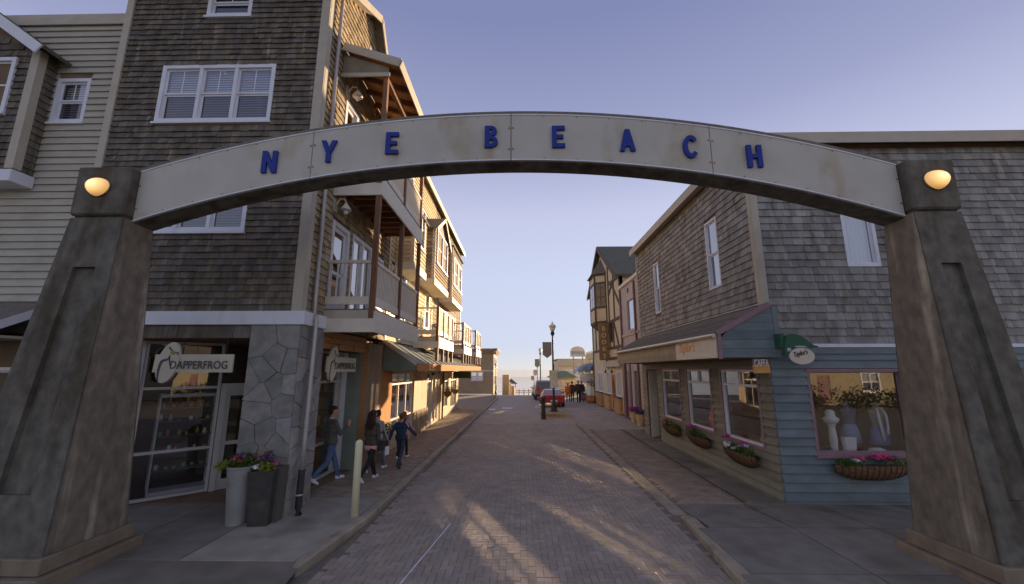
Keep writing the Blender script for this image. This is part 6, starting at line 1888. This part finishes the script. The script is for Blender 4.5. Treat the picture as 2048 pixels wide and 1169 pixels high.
def square_planter(label, x, y, s0, s1, h, mat, rz, seed, fol=True):
    t = thing('square_planter', label, 'planter', (x, y, 0), rz)
    mb = MB()
    W = Matrix.Translation((x, y, 0)) @ Matrix.Rotation(rz, 4, 'Z')
    P = lambda a, z: [tuple(W @ Vector(q)) for q in ((-a, -a, z), (a, -a, z), (a, a, z), (-a, a, z))]
    mb.v = P(s0, 0) + P(s1, h) + P(s1 - .03, h) + P(s1 - .035, h - .06)
    for i in range(4):
        j = (i + 1) % 4
        mb.f += [(i, j, 4 + j, 4 + i), (4 + i, 4 + j, 8 + j, 8 + i), (8 + i, 8 + j, 12 + j, 12 + i)]
    mb.f += [(3, 2, 1, 0), (12, 13, 14, 15)]
    mb.build('pot', mat, t, recalc=True)
    rg = random.Random(seed)
    if fol:
        mb = MB(); foliage(mb, (x, y, h + .03), (s1 * .95, s1 * .95, .10), 360, .06, rg=rg); stuff(mb.build('leaves', m_leafy, t))
        mb = MB(); foliage(mb, (x - .02, y + .02, h + .12), (.09, .09, .15), 160, .07, rg=rg); stuff(mb.build('purple_foliage', M('purple_leaves', (.05, .03, .065), .7, rnd=.3), t))
        mb = MB(); flowers(mb, (x - .1, y - .1, h + .02), (.1, .08, .06), 14, .03, rg); stuff(mb.build('blossoms', m_fl_white, t))
        mb = MB(); flowers(mb, (x + .16, y, h + .08), (.05, .05, .05), 5, .028, rg); stuff(mb.build('blossoms', m_fl_mag, t))
    return t
m_bp = M('black_resin', (.028, .028, .031), .55, .2, 6, c2=(.045, .045, .048), c2lo=.5, c2hi=.7)
square_planter('black square tapered planter with yellow-green and purple plants by the stone pillar', -4.56, 7.72, .16, .215, .90, m_bp, R(8), 21)
square_planter('plain dark square planter tucked behind against the stone pillar', -4.42, 7.86 + .0, .10, .125, .92, M('charcoal_resin', (.05, .05, .052), .6), R(3), 22, fol=False)
pt = thing('narrow_planter', 'slender grey planter with trailing green plant by the timber pier', 'planter', (-4.05, 12.6, 0))
MB().lathe((-4.05, 12.6, 0), [(.12, 0), (.16, .8), (.17, .82), (.15, .82), (.14, .78)], 16).build('pot', m_gp, pt)
mb = MB(); foliage(mb, (-4.02, 12.55, .92), (.24, .24, .2), 320, .08, rg=rg); stuff(mb.build('leaves', m_leaf, pt))
# purple petunia pots by the mauve shopfront
for k, (x, y, nm) in enumerate(((6.05, 22.6, 'farther'), (6.0, 21.3, 'nearer'))):
    t = thing('petunia_pot', '%s cream pot of purple petunias on the right pavement' % nm, 'flower pot', (x, y, -.09), 0, 'petunia pots')
    MB().lathe((x, y, -.09), [(.15, 0), (.23, .5), (.25, .5), (.25, .56), (.21, .56), (.2, .5)], 16).build('pot', M('cream_terracotta', (.26, .215, .15), .7, .1), t)
    mb = MB(); foliage(mb, (x, y, .52), (.3, .3, .12), 260, .07, rg=rg); stuff(mb.build('leaves', m_leaf, t))
    mb = MB(); flowers(mb, (x, y, .52), (.32, .3, .15), 120, .05, rg); stuff(mb.build('blossoms', m_fl_mag if k == 0 else m_fl_pur, t))
# half-barrel tubs and white flower column by the porch shop
for k, (x, y, nm) in enumerate(((5.9, 35.2, 'nearer'), (5.75, 38.6, 'farther'))):
    t = thing('barrel_tub', '%s brown wooden barrel tub by the low white wall' % nm, 'tub', (x, y, -.09), 0, 'barrel tubs')
    for q in range(12):
        a0, a1 = 2 * math.pi * q / 12, 2 * math.pi * (q + .94) / 12
        b = MB()
        for (r0, z) in ((.33, 0), (.40, .35), (.36, .62)):
            b.v += [(x + r0 * math.cos(a0), y + r0 * math.sin(a0), -.09 + z), (x + r0 * math.cos(a1), y + r0 * math.sin(a1), -.09 + z), (x + (r0 - .03) * math.cos(a1), y + (r0 - .03) * math.sin(a1), -.09 + z), (x + (r0 - .03) * math.cos(a0), y + (r0 - .03) * math.sin(a0), -.09 + z)]
        for i in range(2):
            for e in range(4): b.f.append((4 * i + e, 4 * i + (e + 1) % 4, 4 * i + 4 + (e + 1) % 4, 4 * i + 4 + e))
        b.f += [(3, 2, 1, 0), (8, 9, 10, 11)]
        b.build('stave', m_wood, t, recalc=True)
    for z in (.12, .5): MB().lathe((x, y, -.09 + z), [(.375 + (.02 if z < .3 else 0), 0), (.38 + (.02 if z < .3 else 0), .04)], 20).build('hoop', m_iron, t)
t = thing('flower_column', 'white flower column topped with dark purple blooms by the low white wall', 'planter', (6.2, 36.4, -.09))
MB().box(6.05, 6.35, 36.25, 36.55, -.09, 1.25).build('column', m_wst, t, bevel=.02)
mb = MB(); foliage(mb, (6.2, 36.4, 1.5), (.45, .45, .3), 260, .12, rg=rg); stuff(mb.build('leaves', M('dark_purple_leaves', (.06, .05, .11), .7, rnd=.3), t))

# ================================================================ cars
def car(name, label, x, y, L, Wd, Hh, mat, suv=False, plate=True, zb=-.1):
    t = thing(name, label, 'car', (x, y, zb))
    w = Wd / 2
    # stations along y from rear (0) to front: (y, z_low, z_belt, z_roof or None, half width belt, half width roof)
    if suv:
        st = [(0, .42, .95, .95, w * .96, w * .9), (.05, .40, 1.0, 1.05, w, w * .86), (.22, .38, 1.02, Hh - .08, w, w * .80), (.5, .36, 1.02, Hh, w, w * .80), (2.6, .34, 1.0, Hh - .02, w, w * .80), (3.3, .34, .98, 1.02, w, w * .85), (L - .15, .36, .86, .88, w * .95, w * .85), (L, .42, .7, .72, w * .82, w * .78)]
    else:
        st = [(0, .40, .78, .80, w * .93, w * .86), (.06, .34, .86, .885, w * .97, w * .88), (.45, .30, .90, .925, w, w * .86), (1.25, .28, .90, Hh - .05, w, w * .70), (1.9, .28, .90, Hh, w, w * .70), (2.5, .28, .90, Hh - .06, w, w * .70), (3.2, .28, .88, .91, w, w * .8), (L - .2, .3, .74, .76, w * .94, w * .82), (L, .38, .6, .62, w * .8, w * .74)]
    mb = MB()
    for (yy, zl, zbelt, zr, wb, wr) in st:
        prof = [(-wb * .9, zl), (-wb, zl + .12), (-wb * 1.0, zl + (zbelt - zl) * .6), (-wb * .955, zbelt), (-wr, zbelt + (zr - zbelt) * .92), (-wr * .8, zr), (wr * .8, zr), (wr, zbelt + (zr - zbelt) * .92), (wb * .955, zbelt), (wb, zl + (zbelt - zl) * .6), (wb, zl + .12), (wb * .9, zl)]
        mb.v += [(x + p[0], y + yy, zb + p[1]) for p in prof]
    n = 12
    for i in range(len(st) - 1):
        for k in range(n): mb.f.append((i * n + k, i * n + (k + 1) % n, (i + 1) * n + (k + 1) % n, (i + 1) * n + k))
    mb.f += [tuple(range(n)), tuple((len(st) - 1) * n + k for k in range(n))]
    mb.build('body', mat, t, smooth=False, recalc=True)
    gl = M('car_glass', (.035, .04, .05), .06, .05, spec=1.0)
    def quad(a, b, c, d, name, m, th=.01):
        a, b, c, d = map(V3, (a, b, c, d)); nn = (b - a).cross(d - a).normalized() * th
        MB().add([a, b, c, d, a + nn, b + nn, c + nn, d + nn], [(0, 3, 2, 1), (4, 5, 6, 7), (0, 1, 5, 4), (1, 2, 6, 5), (2, 3, 7, 6), (3, 0, 4, 7)]).build(name, m, t, recalc=True)
    if suv:
        quad((x - w * .80, y + .035, zb + 1.10), (x + w * .80, y + .035, zb + 1.10), (x + w * .70, y + .20, zb + Hh - .14), (x - w * .70, y + .20, zb + Hh - .14), 'rear_window', gl, .03)
        for s_ in (-1, 1):
            quad((x + s_ * w * .93, y + .45, zb + 1.08), (x + s_ * w * .93, y + 2.9, zb + 1.06), (x + s_ * w * .83, y + 2.5, zb + Hh - .12), (x + s_ * w * .83, y + .5, zb + Hh - .12), 'side_window', gl)
    else:
        quad((x - w * .74, y + .58, zb + .95), (x + w * .74, y + .58, zb + .95), (x + w * .60, y + 1.22, zb + Hh - .075), (x - w * .60, y + 1.22, zb + Hh - .075), 'rear_window', M('sky_lit_car_glass', (.10, .12, .15), .05, .05, spec=1.0), .025)  # paler copy of the car glass: reflected sky put into its base colour
        for s_ in (-1, 1):
            quad((x + s_ * w * .92, y + 1.2, zb + .95), (x + s_ * w * .92, y + 2.9, zb + .95), (x + s_ * w * .74, y + 2.4, zb + Hh - .12), (x + s_ * w * .74, y + 1.4, zb + Hh - .12), 'side_window', gl)
    tl = M('red_tail_lamp', (.35, .015, .01), .25, .05)
    for s_ in (-1, 1):
        zt = .68 if not suv else .85
        MB().box(x + s_ * w * .66 - .13, x + s_ * w * .66 + .13, y - .015, y + .06, zb + zt, zb + zt + (.10 if not suv else .3)).build('tail_lamp', tl, t, bevel=.015)
        MB().box(x + s_ * (w + .01), x + s_ * (w + .14), y + L * .52, y + L * .52 + .1, zb + .92, zb + 1.06).build('mirror', mat, t, bevel=.02, recalc=True)
    MB().box(x - w * .92, x + w * .92, y - .07, y + .1, zb + .34, zb + .56).build('bumper', mat if not suv else m_black, t, bevel=.03)
    MB().box(x - .26, x + .26, y - .078, y - .069, zb + .42, zb + .54).build('number_plate', m_white, t)
    for yy in (.78, L - .85):
        for s_ in (-1, 1):
            wh = MB().lathe((0, 0, 0), [(.20, -.1), (.30, -.1), (.32, -.06), (.32, .06), (.30, .1), (.20, .1)], 20)
            wh.v = [(x + s_ * (w - .1) + p[2], y + yy + p[0], zb + .32 + p[1]) for p in wh.v]
            tyre = wh.build('wheel', m_black, t, recalc=True)
            rm = MB().lathe((0, 0, 0), [(.19, -.085), (.19, .085), (.05, .095)], 14)
            rm.v = [(x + s_ * (w - .1) + s_ * p[2], y + yy + p[0], zb + .32 + p[1]) for p in rm.v]
            rm.build('rim', m_alum, tyre, recalc=True)
    return t
m_red = M('red_car_paint', (.15, .012, .014), .25, .03, spec=.6)
m_suvp = M('dark_grey_car_paint', (.10, .095, .095), .3, .03, spec=.6)
m_silv = M('silver_car_paint', (.30, .30, .31), .3, .03, spec=.6, metal=.3)
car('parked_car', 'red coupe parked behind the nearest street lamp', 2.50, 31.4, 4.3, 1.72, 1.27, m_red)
car('parked_car', 'dark grey sport utility car parked ahead of the red coupe', 2.25, 38.2, 4.6, 1.82, 1.78, m_suvp, True)
car('parked_car', 'silver hatchback parked third in the line towards the sea', 2.2, 45.5, 4.1, 1.7, 1.5, m_silv, True, zb=-.3)
car('parked_car', 'dark car parked farthest down the slope towards the sea', 2.5, 54, 4.3, 1.72, 1.4, M('dark_blue_car_paint', (.04, .045, .06), .3, .03), False, zb=gz(55.5))

# ================================================================ people
def person(label, x, y, z, rz, H, top, pants, shoe, skin, hair, legs, arms, hair_long=0.0, jacket_len=.86, trim=None, voxel=.013, hold=None, slim=1.0, bulk=0.0, head_turn=0.0):
    """legs: ((thigh, knee), (thigh, knee)) left, right in degrees; arms: ((swing, spread, elbow), ...)"""
    t = thing('person', label, 'person', (x, y, z), rz)
    s_ = H / 1.75
    caps = []      # (a, b, ra, rb, tag)
    def cap(a, b, ra, rb, tg): caps.append((V3(a), V3(b), ra, rb, tg))
    feet = []
    for sd, (th, kn) in zip((-1, 1), legs):
        hip = Vector((sd * .088, 0, .92))
        a = R(th); knee = hip + Vector((sd * .005, math.sin(a) * .43, -math.cos(a) * .43))
        b = R(th - kn); ank = knee + Vector((-sd * .01, math.sin(b) * .42, -math.cos(b) * .42))
        cap(hip, knee, .088 * slim + .004, .062 * slim, 'p'); cap(knee, knee + (ank - knee) * .35, .062 * slim, .062 * slim, 'p'); cap(knee + (ank - knee) * .35, ank, .062 * slim, .048, 'p')
        fa = R(min(0, (th - kn)) * .8)
        fd = Vector((sd * .12, math.cos(fa), math.sin(fa))).normalized()
        cap(ank + Vector((0, -.03, -.045)) , ank + fd * .15 + Vector((0, 0, -.05)), .042, .036, 's'); cap(ank + Vector((0, -.02, -.02)), ank + fd * .06 + Vector((0, 0, -.03)), .043, .04, 's')
        feet.append(min((ank + Vector((0, -.03, -.045))).z - .042, (ank + fd * .15 + Vector((0, 0, -.05))).z - .036))
    low = min(feet)
    cap((-.075, 0, .95), (.075, 0, .95), .115 * slim, .115 * slim, 'p' if jacket_len > .93 else 't')
    cap((-.05, 0, 1.07), (.05, 0, 1.07), .118 * slim + bulk, .118 * slim + bulk, 't')
    cap((-.075, .0, 1.2), (.075, .0, 1.2), .118 * slim + bulk, .118 * slim + bulk, 't')
    cap((-.095, .0, 1.3), (.095, .0, 1.3), .112 * slim + bulk, .112 * slim + bulk, 't')
    cap((-.155, -.005, 1.395), (.155, -.005, 1.395), .062 + bulk, .062 + bulk, 't')
    cap((-.07, -.005, 1.43), (.07, -.005, 1.43), .055, .055, 't')
    if jacket_len < .93: cap((-.075, 0, jacket_len + .1), (.075, 0, jacket_len + .1), .128 * slim + bulk, .128 * slim + bulk, 't')
    if trim: cap((-.08, 0, jacket_len + .0), (.08, 0, jacket_len + .0), .122 * slim, .122 * slim, 'm')
    cap((0, -.005, 1.44), (0, .01, 1.54), .054, .05, 'k')
    Rh = Matrix.Rotation(head_turn, 3, 'Z')
    hp = lambda p: Vector((0, .015, 0)) + Rh @ Vector(p)
    cap(hp((0, .01, 1.585)), hp((0, .012, 1.57)), .07, .062, 'k'); cap(hp((0, -.02, 1.655)), hp((0, .025, 1.65)), .088, .08, 'k'); cap(hp((0, .075, 1.565)), hp((0, .08, 1.57)), .03, .028, 'k')
    cap(hp((0, .105, 1.64)), hp((0, .122, 1.615)), .012, .016, 'k')
    for sd in (-1, 1): cap(hp((sd * .085, 0, 1.61)), hp((sd * .09, -.01, 1.645)), .014, .02, 'k')
    hands = []
    for sd, (sw, sp, el) in zip((-1, 1), arms):
        sh_ = Vector((sd * .185, -.005, 1.385))
        a, b = R(sw), R(sp)
        d = Vector((sd * math.sin(b), math.sin(a) * math.cos(b), -math.cos(a) * math.cos(b)))
        elb = sh_ + d * .285
        a2 = R(sw + el)
        d2 = Vector((sd * math.sin(b) * .5 - sd * .25 * (el > 60), math.sin(a2), -math.cos(a2))).normalized()
        wr = elb + d2 * .245
        cap(sh_, elb, .056 * slim + bulk, .047 * slim + bulk, 't'); cap(elb, wr, .046 * slim + bulk, .035 + bulk * .6, 't')
        pm = wr + d2 * .085
        cap(wr + d2 * .015, pm, .026, .034, 'k')
        side = d2.cross(Vector((sd, 0, 0.01))).normalized()
        for q in range(4):
            b0 = pm + side * (.026 - .017 * q) + d2 * .01
            ln = (.07, .08, .075, .06)[q]
            inw = Vector((-sd * .35, 0, 0)); m1 = b0 + (d2 + inw * .6).normalized() * ln * .55; m2 = m1 + (d2 * .6 + inw * 1.6).normalized() * ln * .5
            cap(b0, m1, .0105, .010, 'k'); cap(m1, m2, .010, .0085, 'k')
        th0 = wr + d2 * .04 + side * .026; th1 = th0 + (side * .8 + d2 * .6).normalized() * .045; th2 = th1 + (d2 + Vector((-sd * .3, 0, 0))).normalized() * .03
        cap(th0, th1, .013, .011, 'k'); cap(th1, th2, .011, .009, 'k')
        hands.append(pm)
    W = Matrix.Translation((x, y, z)) @ Matrix.Rotation(rz, 4, 'Z')
    def surface(cl, vox, sm=3):
        mb = MB()
        for a, b, ra, rb, tg in cl:
            d = b - a
            L = d.length
            dn = d / L if L > 1e-5 else Vector((0, 0, 1))
            pts, rs = [], []
            for k in range(0, 5):
                c = math.cos(math.pi / 2 * (4 - k) / 4); sn = math.sin(math.pi / 2 * (4 - k) / 4)
                pts.append(a - dn * ra * sn); rs.append(max(.0008, ra * c))
            for k in range(0, 5):
                c = math.cos(math.pi / 2 * k / 4); sn = math.sin(math.pi / 2 * k / 4)
                pts.append(b + dn * rb * sn + dn * 1e-4); rs.append(max(.0008, rb * c))
            # straight rings
            up = Vector((0, 0, 1)) if abs(dn.z) < .9 else Vector((0, 1, 0))
            e1 = dn.cross(up).normalized(); e2 = dn.cross(e1)
            n = 10; k0 = len(mb.v)
            for p, r_ in zip(pts, rs):
                for q in range(n): mb.v.append(tuple(p + (e1 * math.cos(2 * math.pi * q / n) + e2 * math.sin(2 * math.pi * q / n)) * r_))
            for i in range(len(pts) - 1):
                for q in range(n): mb.f.append((k0 + i * n + q, k0 + i * n + (q + 1) % n, k0 + (i + 1) * n + (q + 1) % n, k0 + (i + 1) * n + q))
            mb.f.append(tuple(k0 + q for q in range(n))[::-1]); mb.f.append(tuple(k0 + (len(pts) - 1) * n + q for q in range(n)))
        me = mb.mesh('tmp')
        bm = bmesh.new(); bm.from_mesh(me); bmesh.ops.recalc_face_normals(bm, faces=bm.faces); bm.to_mesh(me); bm.free()
        ob = bpy.data.objects.new('tmp', me); col.objects.link(ob)
        md = ob.modifiers.new('r', 'REMESH'); md.mode = 'VOXEL'; md.voxel_size = vox
        if sm:
            m2 = ob.modifiers.new('s', 'SMOOTH'); m2.factor = .5; m2.iterations = sm
        dg = bpy.context.evaluated_depsgraph_get()
        r_ = bpy.data.meshes.new_from_object(ob.evaluated_get(dg))
        bpy.data.objects.remove(ob); bpy.data.meshes.remove(me)
        return r_
    me = surface(caps, voxel, 2)
    mats = {'k': skin, 't': top, 'p': pants, 's': shoe, 'm': trim or top}
    order = ['k', 't', 'p', 's', 'm']
    me.materials.clear()
    for k in order: me.materials.append(mats[k])
    nf = len(me.polygons)
    cen = np.empty(nf * 3); me.polygons.foreach_get('center', cen); cen = cen.reshape(-1, 3)
    best = np.full(nf, 1e9); idx = np.zeros(nf, int)
    for a, b, ra, rb, tg in caps:
        A = np.array(a); Bv = np.array(b) - A; LL = max(1e-9, Bv @ Bv)
        tt = np.clip(((cen - A) @ Bv) / LL, 0, 1)
        dd = np.linalg.norm(cen - A - tt[:, None] * Bv, axis=1) - (ra + (rb - ra) * tt)
        m_ = dd < best
        best[m_] = dd[m_]; idx[m_] = order.index(tg)
    me.polygons.foreach_set('material_index', idx.astype(np.int32))
    me.polygons.foreach_set('use_smooth', np.ones(nf, bool))
    def place(me_):
        for v in me_.vertices: v.co = W @ (Vector((v.co.x, v.co.y, v.co.z - low)) * s_)
        me_.update()
    place(me)
    bo = bpy.data.objects.new('body', me); col.objects.link(bo); bo.parent = t; bo.matrix_parent_inverse = WM[t.name].inverted(); WM[bo.name] = Matrix.Identity(4)
    # hair
    hc = [(hp((0, -.035, 1.685)), hp((0, .012, 1.70)), .088, .076, 'h'), (hp((0, -.05, 1.64)), hp((0, -.05, 1.62)), .075, .06, 'h')]
    for sd in (-1, 1): hc.append((hp((sd * .045, -.03, 1.69)), hp((sd * .055, -.04, 1.64)), .06, .045, 'h'))
    if hair_long:
        for sd in (-1, 0, 1):
            hc.append((hp((sd * .05, -.06, 1.66)), hp((sd * .075, -.085, 1.66 - hair_long * .6)), .065, .062, 'h'))
            hc.append((hp((sd * .075, -.085, 1.66 - hair_long * .6)), hp((sd * .06, -.1, 1.66 - hair_long)), .06, .03, 'h'))
    hm_ = surface([(V3(a), V3(b), ra, rb, tg) for a, b, ra, rb, tg in hc], voxel, 1)
    rg_ = random.Random(1)
    for v in hm_.vertices: v.co += Vector((rg_.uniform(-1, 1), rg_.uniform(-1, 1), rg_.uniform(-1, 1))) * .003
    place(hm_); hm_.materials.clear(); hm_.materials.append(hair)
    for p in hm_.polygons: p.use_smooth = True
    ho = bpy.data.objects.new('hair', hm_); col.objects.link(ho); ho.parent = t; ho.matrix_parent_inverse = WM[t.name].inverted(); WM[ho.name] = Matrix.Identity(4)
    for sd in (-1, 1):
        e = hp((sd * .032, .088, 1.645)); e = W @ (Vector((e.x, e.y, e.z - low)) * s_)
        MB().ball(e, .011 * s_, 8, 6).build('eye', M('dark_eye', (.02, .015, .012), .2), t, smooth=True)
    return t, [W @ (Vector((h.x, h.y, h.z - low)) * s_) for h in hands], (lambda p: W @ (Vector((p[0], p[1], p[2] - low)) * s_))
sk = M('skin', (.24, .145, .11), .55, .05)
sk2 = M('skin_tan', (.21, .12, .085), .55, .05)
hb = M('dark_brown_hair', (.022, .013, .01), .55, .3, 40)
hbr = M('brown_hair', (.07, .035, .02), .55, .3, 40)
jeans = M('blue_jeans', (.045, .075, .16), .85, .25, 12)
djean = M('dark_jeans', (.025, .03, .055), .85, .2, 12)
blk = M('black_trousers', (.014, .014, .016), .85, .2, 12)
wshoe = M('white_shoe', (.55, .54, .52), .6, .08)
dshoe = M('dark_shoe', (.03, .028, .027), .6, .1)
blazer = M('charcoal_blazer', (.05, .052, .056), .85, .15, 20)
t_, hd, loc_ = person('man in charcoal blazer and blue jeans walking past the street shop window', -4.62, 10.38, 0, R(-38), 1.79, blazer, jeans, wshoe, sk, hb, ((24, 8), (-12, 38)), ((-12, 6, 30), (25, 4, 105)), head_turn=R(-25))
# shirt collar
MB().tube([loc_((-.05, -.045, 1.485)), loc_((0, -.065, 1.49)), loc_((.05, -.045, 1.485)), loc_((.065, .0, 1.475)), loc_((.04, .05, 1.455))], .014, 6).build('collar', M('white_shirt', (.6, .6, .62), .8), t_, smooth=True)
cup = hd[1] + Vector((0, 0, .05))
o = MB().lathe(cup - Vector((0, 0, .06)), [(.026, 0), (.034, .1), (.03, .1)], 12).build('paper_cup', M('pink_paper', (.5, .18, .16), .7)); tag(o, 'small pinkish cup held in the hand of the man in the blazer', 'cup')
wj = M('dark_brown_jacket', (.042, .036, .031), .75, .2, 15)
t_, hd, loc_ = person('woman with long dark hair in dark jacket with pink hem and black trousers', -3.66, 10.5, 0, R(-20), 1.68, wj, blk, wshoe, sk, hb, ((22, 4), (-20, 30)), ((14, 8, 25), (-6, 10, 20)), hair_long=.36, jacket_len=.86, trim=M('pink_hem', (.62, .16, .22), .8), slim=.95)
bag = thing('handbag', 'black shoulder bag carried by the woman with long hair', 'handbag', hd[1] + Vector((.04, .03, -.05)))
b0 = hd[1] + Vector((.05, .02, .02))
MB().prism(b0, Vector((.35, .93, 0)), Z, Vector((.93, -.35, 0)), [(-.16, -.02), (.16, -.02), (.13, .2), (-.13, .2)], -.05, .05).build('pouch', m_black, bag)
MB().tube([b0 + Vector((-.03, -.1, .2)), b0 + Vector((-.06, -.08, .4)), b0 + Vector((-.02, .06, .4)), b0 + Vector((.03, .1, .2))], .010, 6).build('strap', m_black, bag)
o = MB().fbox(b0 + Vector((.05, .0, -.06)), Vector((.35, .93, 0)), Z, Vector((.93, -.35, 0)), -.02, .13, -.08, .12, .012, .02).build('folded_paper', m_white); tag(o, 'folded white paper tucked beside the woman\'s black bag', 'paper')
t_, hd, loc_ = person('boy in grey shirt with blue sleeves walking just ahead of the long-haired woman', -3.86, 11.45, 0, R(-12), 1.58, M('grey_blue_shirt', (.16, .18, .215), .85, .1), M('charcoal_jeans', (.055, .06, .075), .85, .2), wshoe, sk, hb, ((-14, 26), (24, 5)), ((-15, 8, 15), (15, 8, 20)), slim=.88, jacket_len=.9)
navy = M('navy_track_jacket', (.018, .026, .05), .7, .15)
t_, hd, loc_ = person('boy in navy track jacket and dark jeans with one arm out, walking up the pavement', -3.34, 11.95, 0, R(-8), 1.44, navy, djean, dshoe, sk, hbr, ((16, 6), (-14, 22)), ((-22, 22, 10), (10, 40, 40)), slim=.92, bulk=.012)
ins = MB().tube([loc_((.17, -.05, 1.46)), loc_((.235, -.06, 1.40)), loc_((.28, -.05, 1.31))], .012, 6).build('sleeve_stripe', m_white, t_, smooth=True)
t_, hd, loc_ = person('girl in pink top and dark trousers half hidden beyond the boy in navy', -3.58, 13.05, 0, R(-10), 1.36, M('pink_top', (.42, .13, .24), .85, .1), blk, wshoe, sk, hbr, ((-12, 20), (16, 6)), ((10, 8, 20), (20, 20, 50)), hair_long=.3, slim=.86)
far = dict(voxel=.02)
person('person in orange-brown hooded top walking on the right pavement beyond the red car', 4.12, 36.2, -.09, R(5), 1.62, M('orange_brown_hoodie', (.24, .085, .035), .85, .1), M('dark_olive_trousers', (.05, .045, .04), .85), dshoe, sk2, hbr, ((14, 6), (-14, 20)), ((-10, 10, 20), (12, 10, 20)), bulk=.02, **far)
person('person in dark coat walking beside the orange-brown hooded top', 4.52, 36.5, -.09, R(-5), 1.72, M('dark_blue_coat', (.035, .035, .05), .85, .1), blk, dshoe, sk2, hb, ((-12, 18), (14, 6)), ((12, 10, 20), (-10, 10, 20)), bulk=.015, jacket_len=.8, **far)
person('taller person in black jacket standing left of the pair by the lilac banner', 4.98, 36.0, -.09, R(170), 1.8, M('black_jacket', (.022, .022, .026), .85, .1), blk, dshoe, sk2, hb, ((3, 2), (-3, 4)), ((0, 8, 15), (0, 8, 15)), bulk=.015, **far)
person('person in black top and blue jeans standing right of the pair by the lilac banner', 5.30, 36.2, -.09, R(185), 1.76, M('black_top', (.025, .024, .024), .85, .1), jeans, dshoe, sk2, hbr, ((10, 3), (-8, 6)), ((0, 10, 10), (0, 10, 10)), bulk=.01, **far)
# ================================================================ across the cross street, behind the viewer (mirrored in the shop glass)
PB = thing('pale_corner_house', 'pale house across the cross street, seen mirrored in the front shop window', 'house', (28, -21, -.12))
m_pale = M('pale_house_paint', (.13, .125, .11), .8, .08, 2)
hw_ = [(1.5, 3.0, 1.0, 2.6), (5.0, 6.5, 1.0, 2.6), (9.0, 10.0, .1, 2.3)]
wall_panel(PB, (34, -16, -.12), -X, Z, Y, 12, 4.2, hw_, m_pale, .2)
for (a, b, c, d) in hw_[:2]: window(PB, Vector((34 - a, -16, -.12 + c)), -X, Z, Y, b - a, d - c, 2, .09, blind=True)
MB().box(24.0, 25.0, -16.1, -16.04, -.02, 2.18).build('door', m_purpled, PB)
MB().box(22, 34, -24, -16.21, -.12, 4.0).build('body', m_pale, PB)
mb = MB().add([(21.6, -24.4, 4.08), (34.4, -24.4, 4.08), (34.4, -15.6, 4.08), (21.6, -15.6, 4.08), (21.6, -20, 6.6), (34.4, -20, 6.6)], [(0, 1, 5, 4), (2, 3, 4, 5), (0, 4, 3), (1, 2, 5), (3, 2, 1, 0)])
mb.build('roof', m_roof, PB)
rgh = random.Random(31)
for k, (x0, x1, nm) in enumerate(((17.5, 21.0, 'nearer'), (22.3, 26.5, 'farther'))):
    hg = thing('garden_hedge', '%s dark hedge across the cross street, mirrored in the front shop window' % nm, 'hedge', ((x0 + x1) / 2, -11.5, -.12), 0, 'hedges across the cross street')
    mb = MB()
    x = x0
    while x < x1:
        hh = rgh.uniform(.55, .95)
        foliage(mb, (x, -11.5 + rgh.uniform(-.2, .2), hh - .1), (.55, .55, hh), 170, .17, rg=rgh)
        x += .4
    stuff(mb.build('leaves', M('dark_hedge_leaves', (.005, .008, .004), .8, .2, 8, rnd=.4), hg))
    for q in range(6):
        xx = x0 + (x1 - x0) * (q + .5) / 6
        MB().tube([(xx, -11.5, -.12), (xx + rgh.uniform(-.1, .1), -11.5, .5), (xx + rgh.uniform(-.2, .2), -11.4, 1.1)], [.05, .035, .015], 6).build('stem', m_woodd, hg)
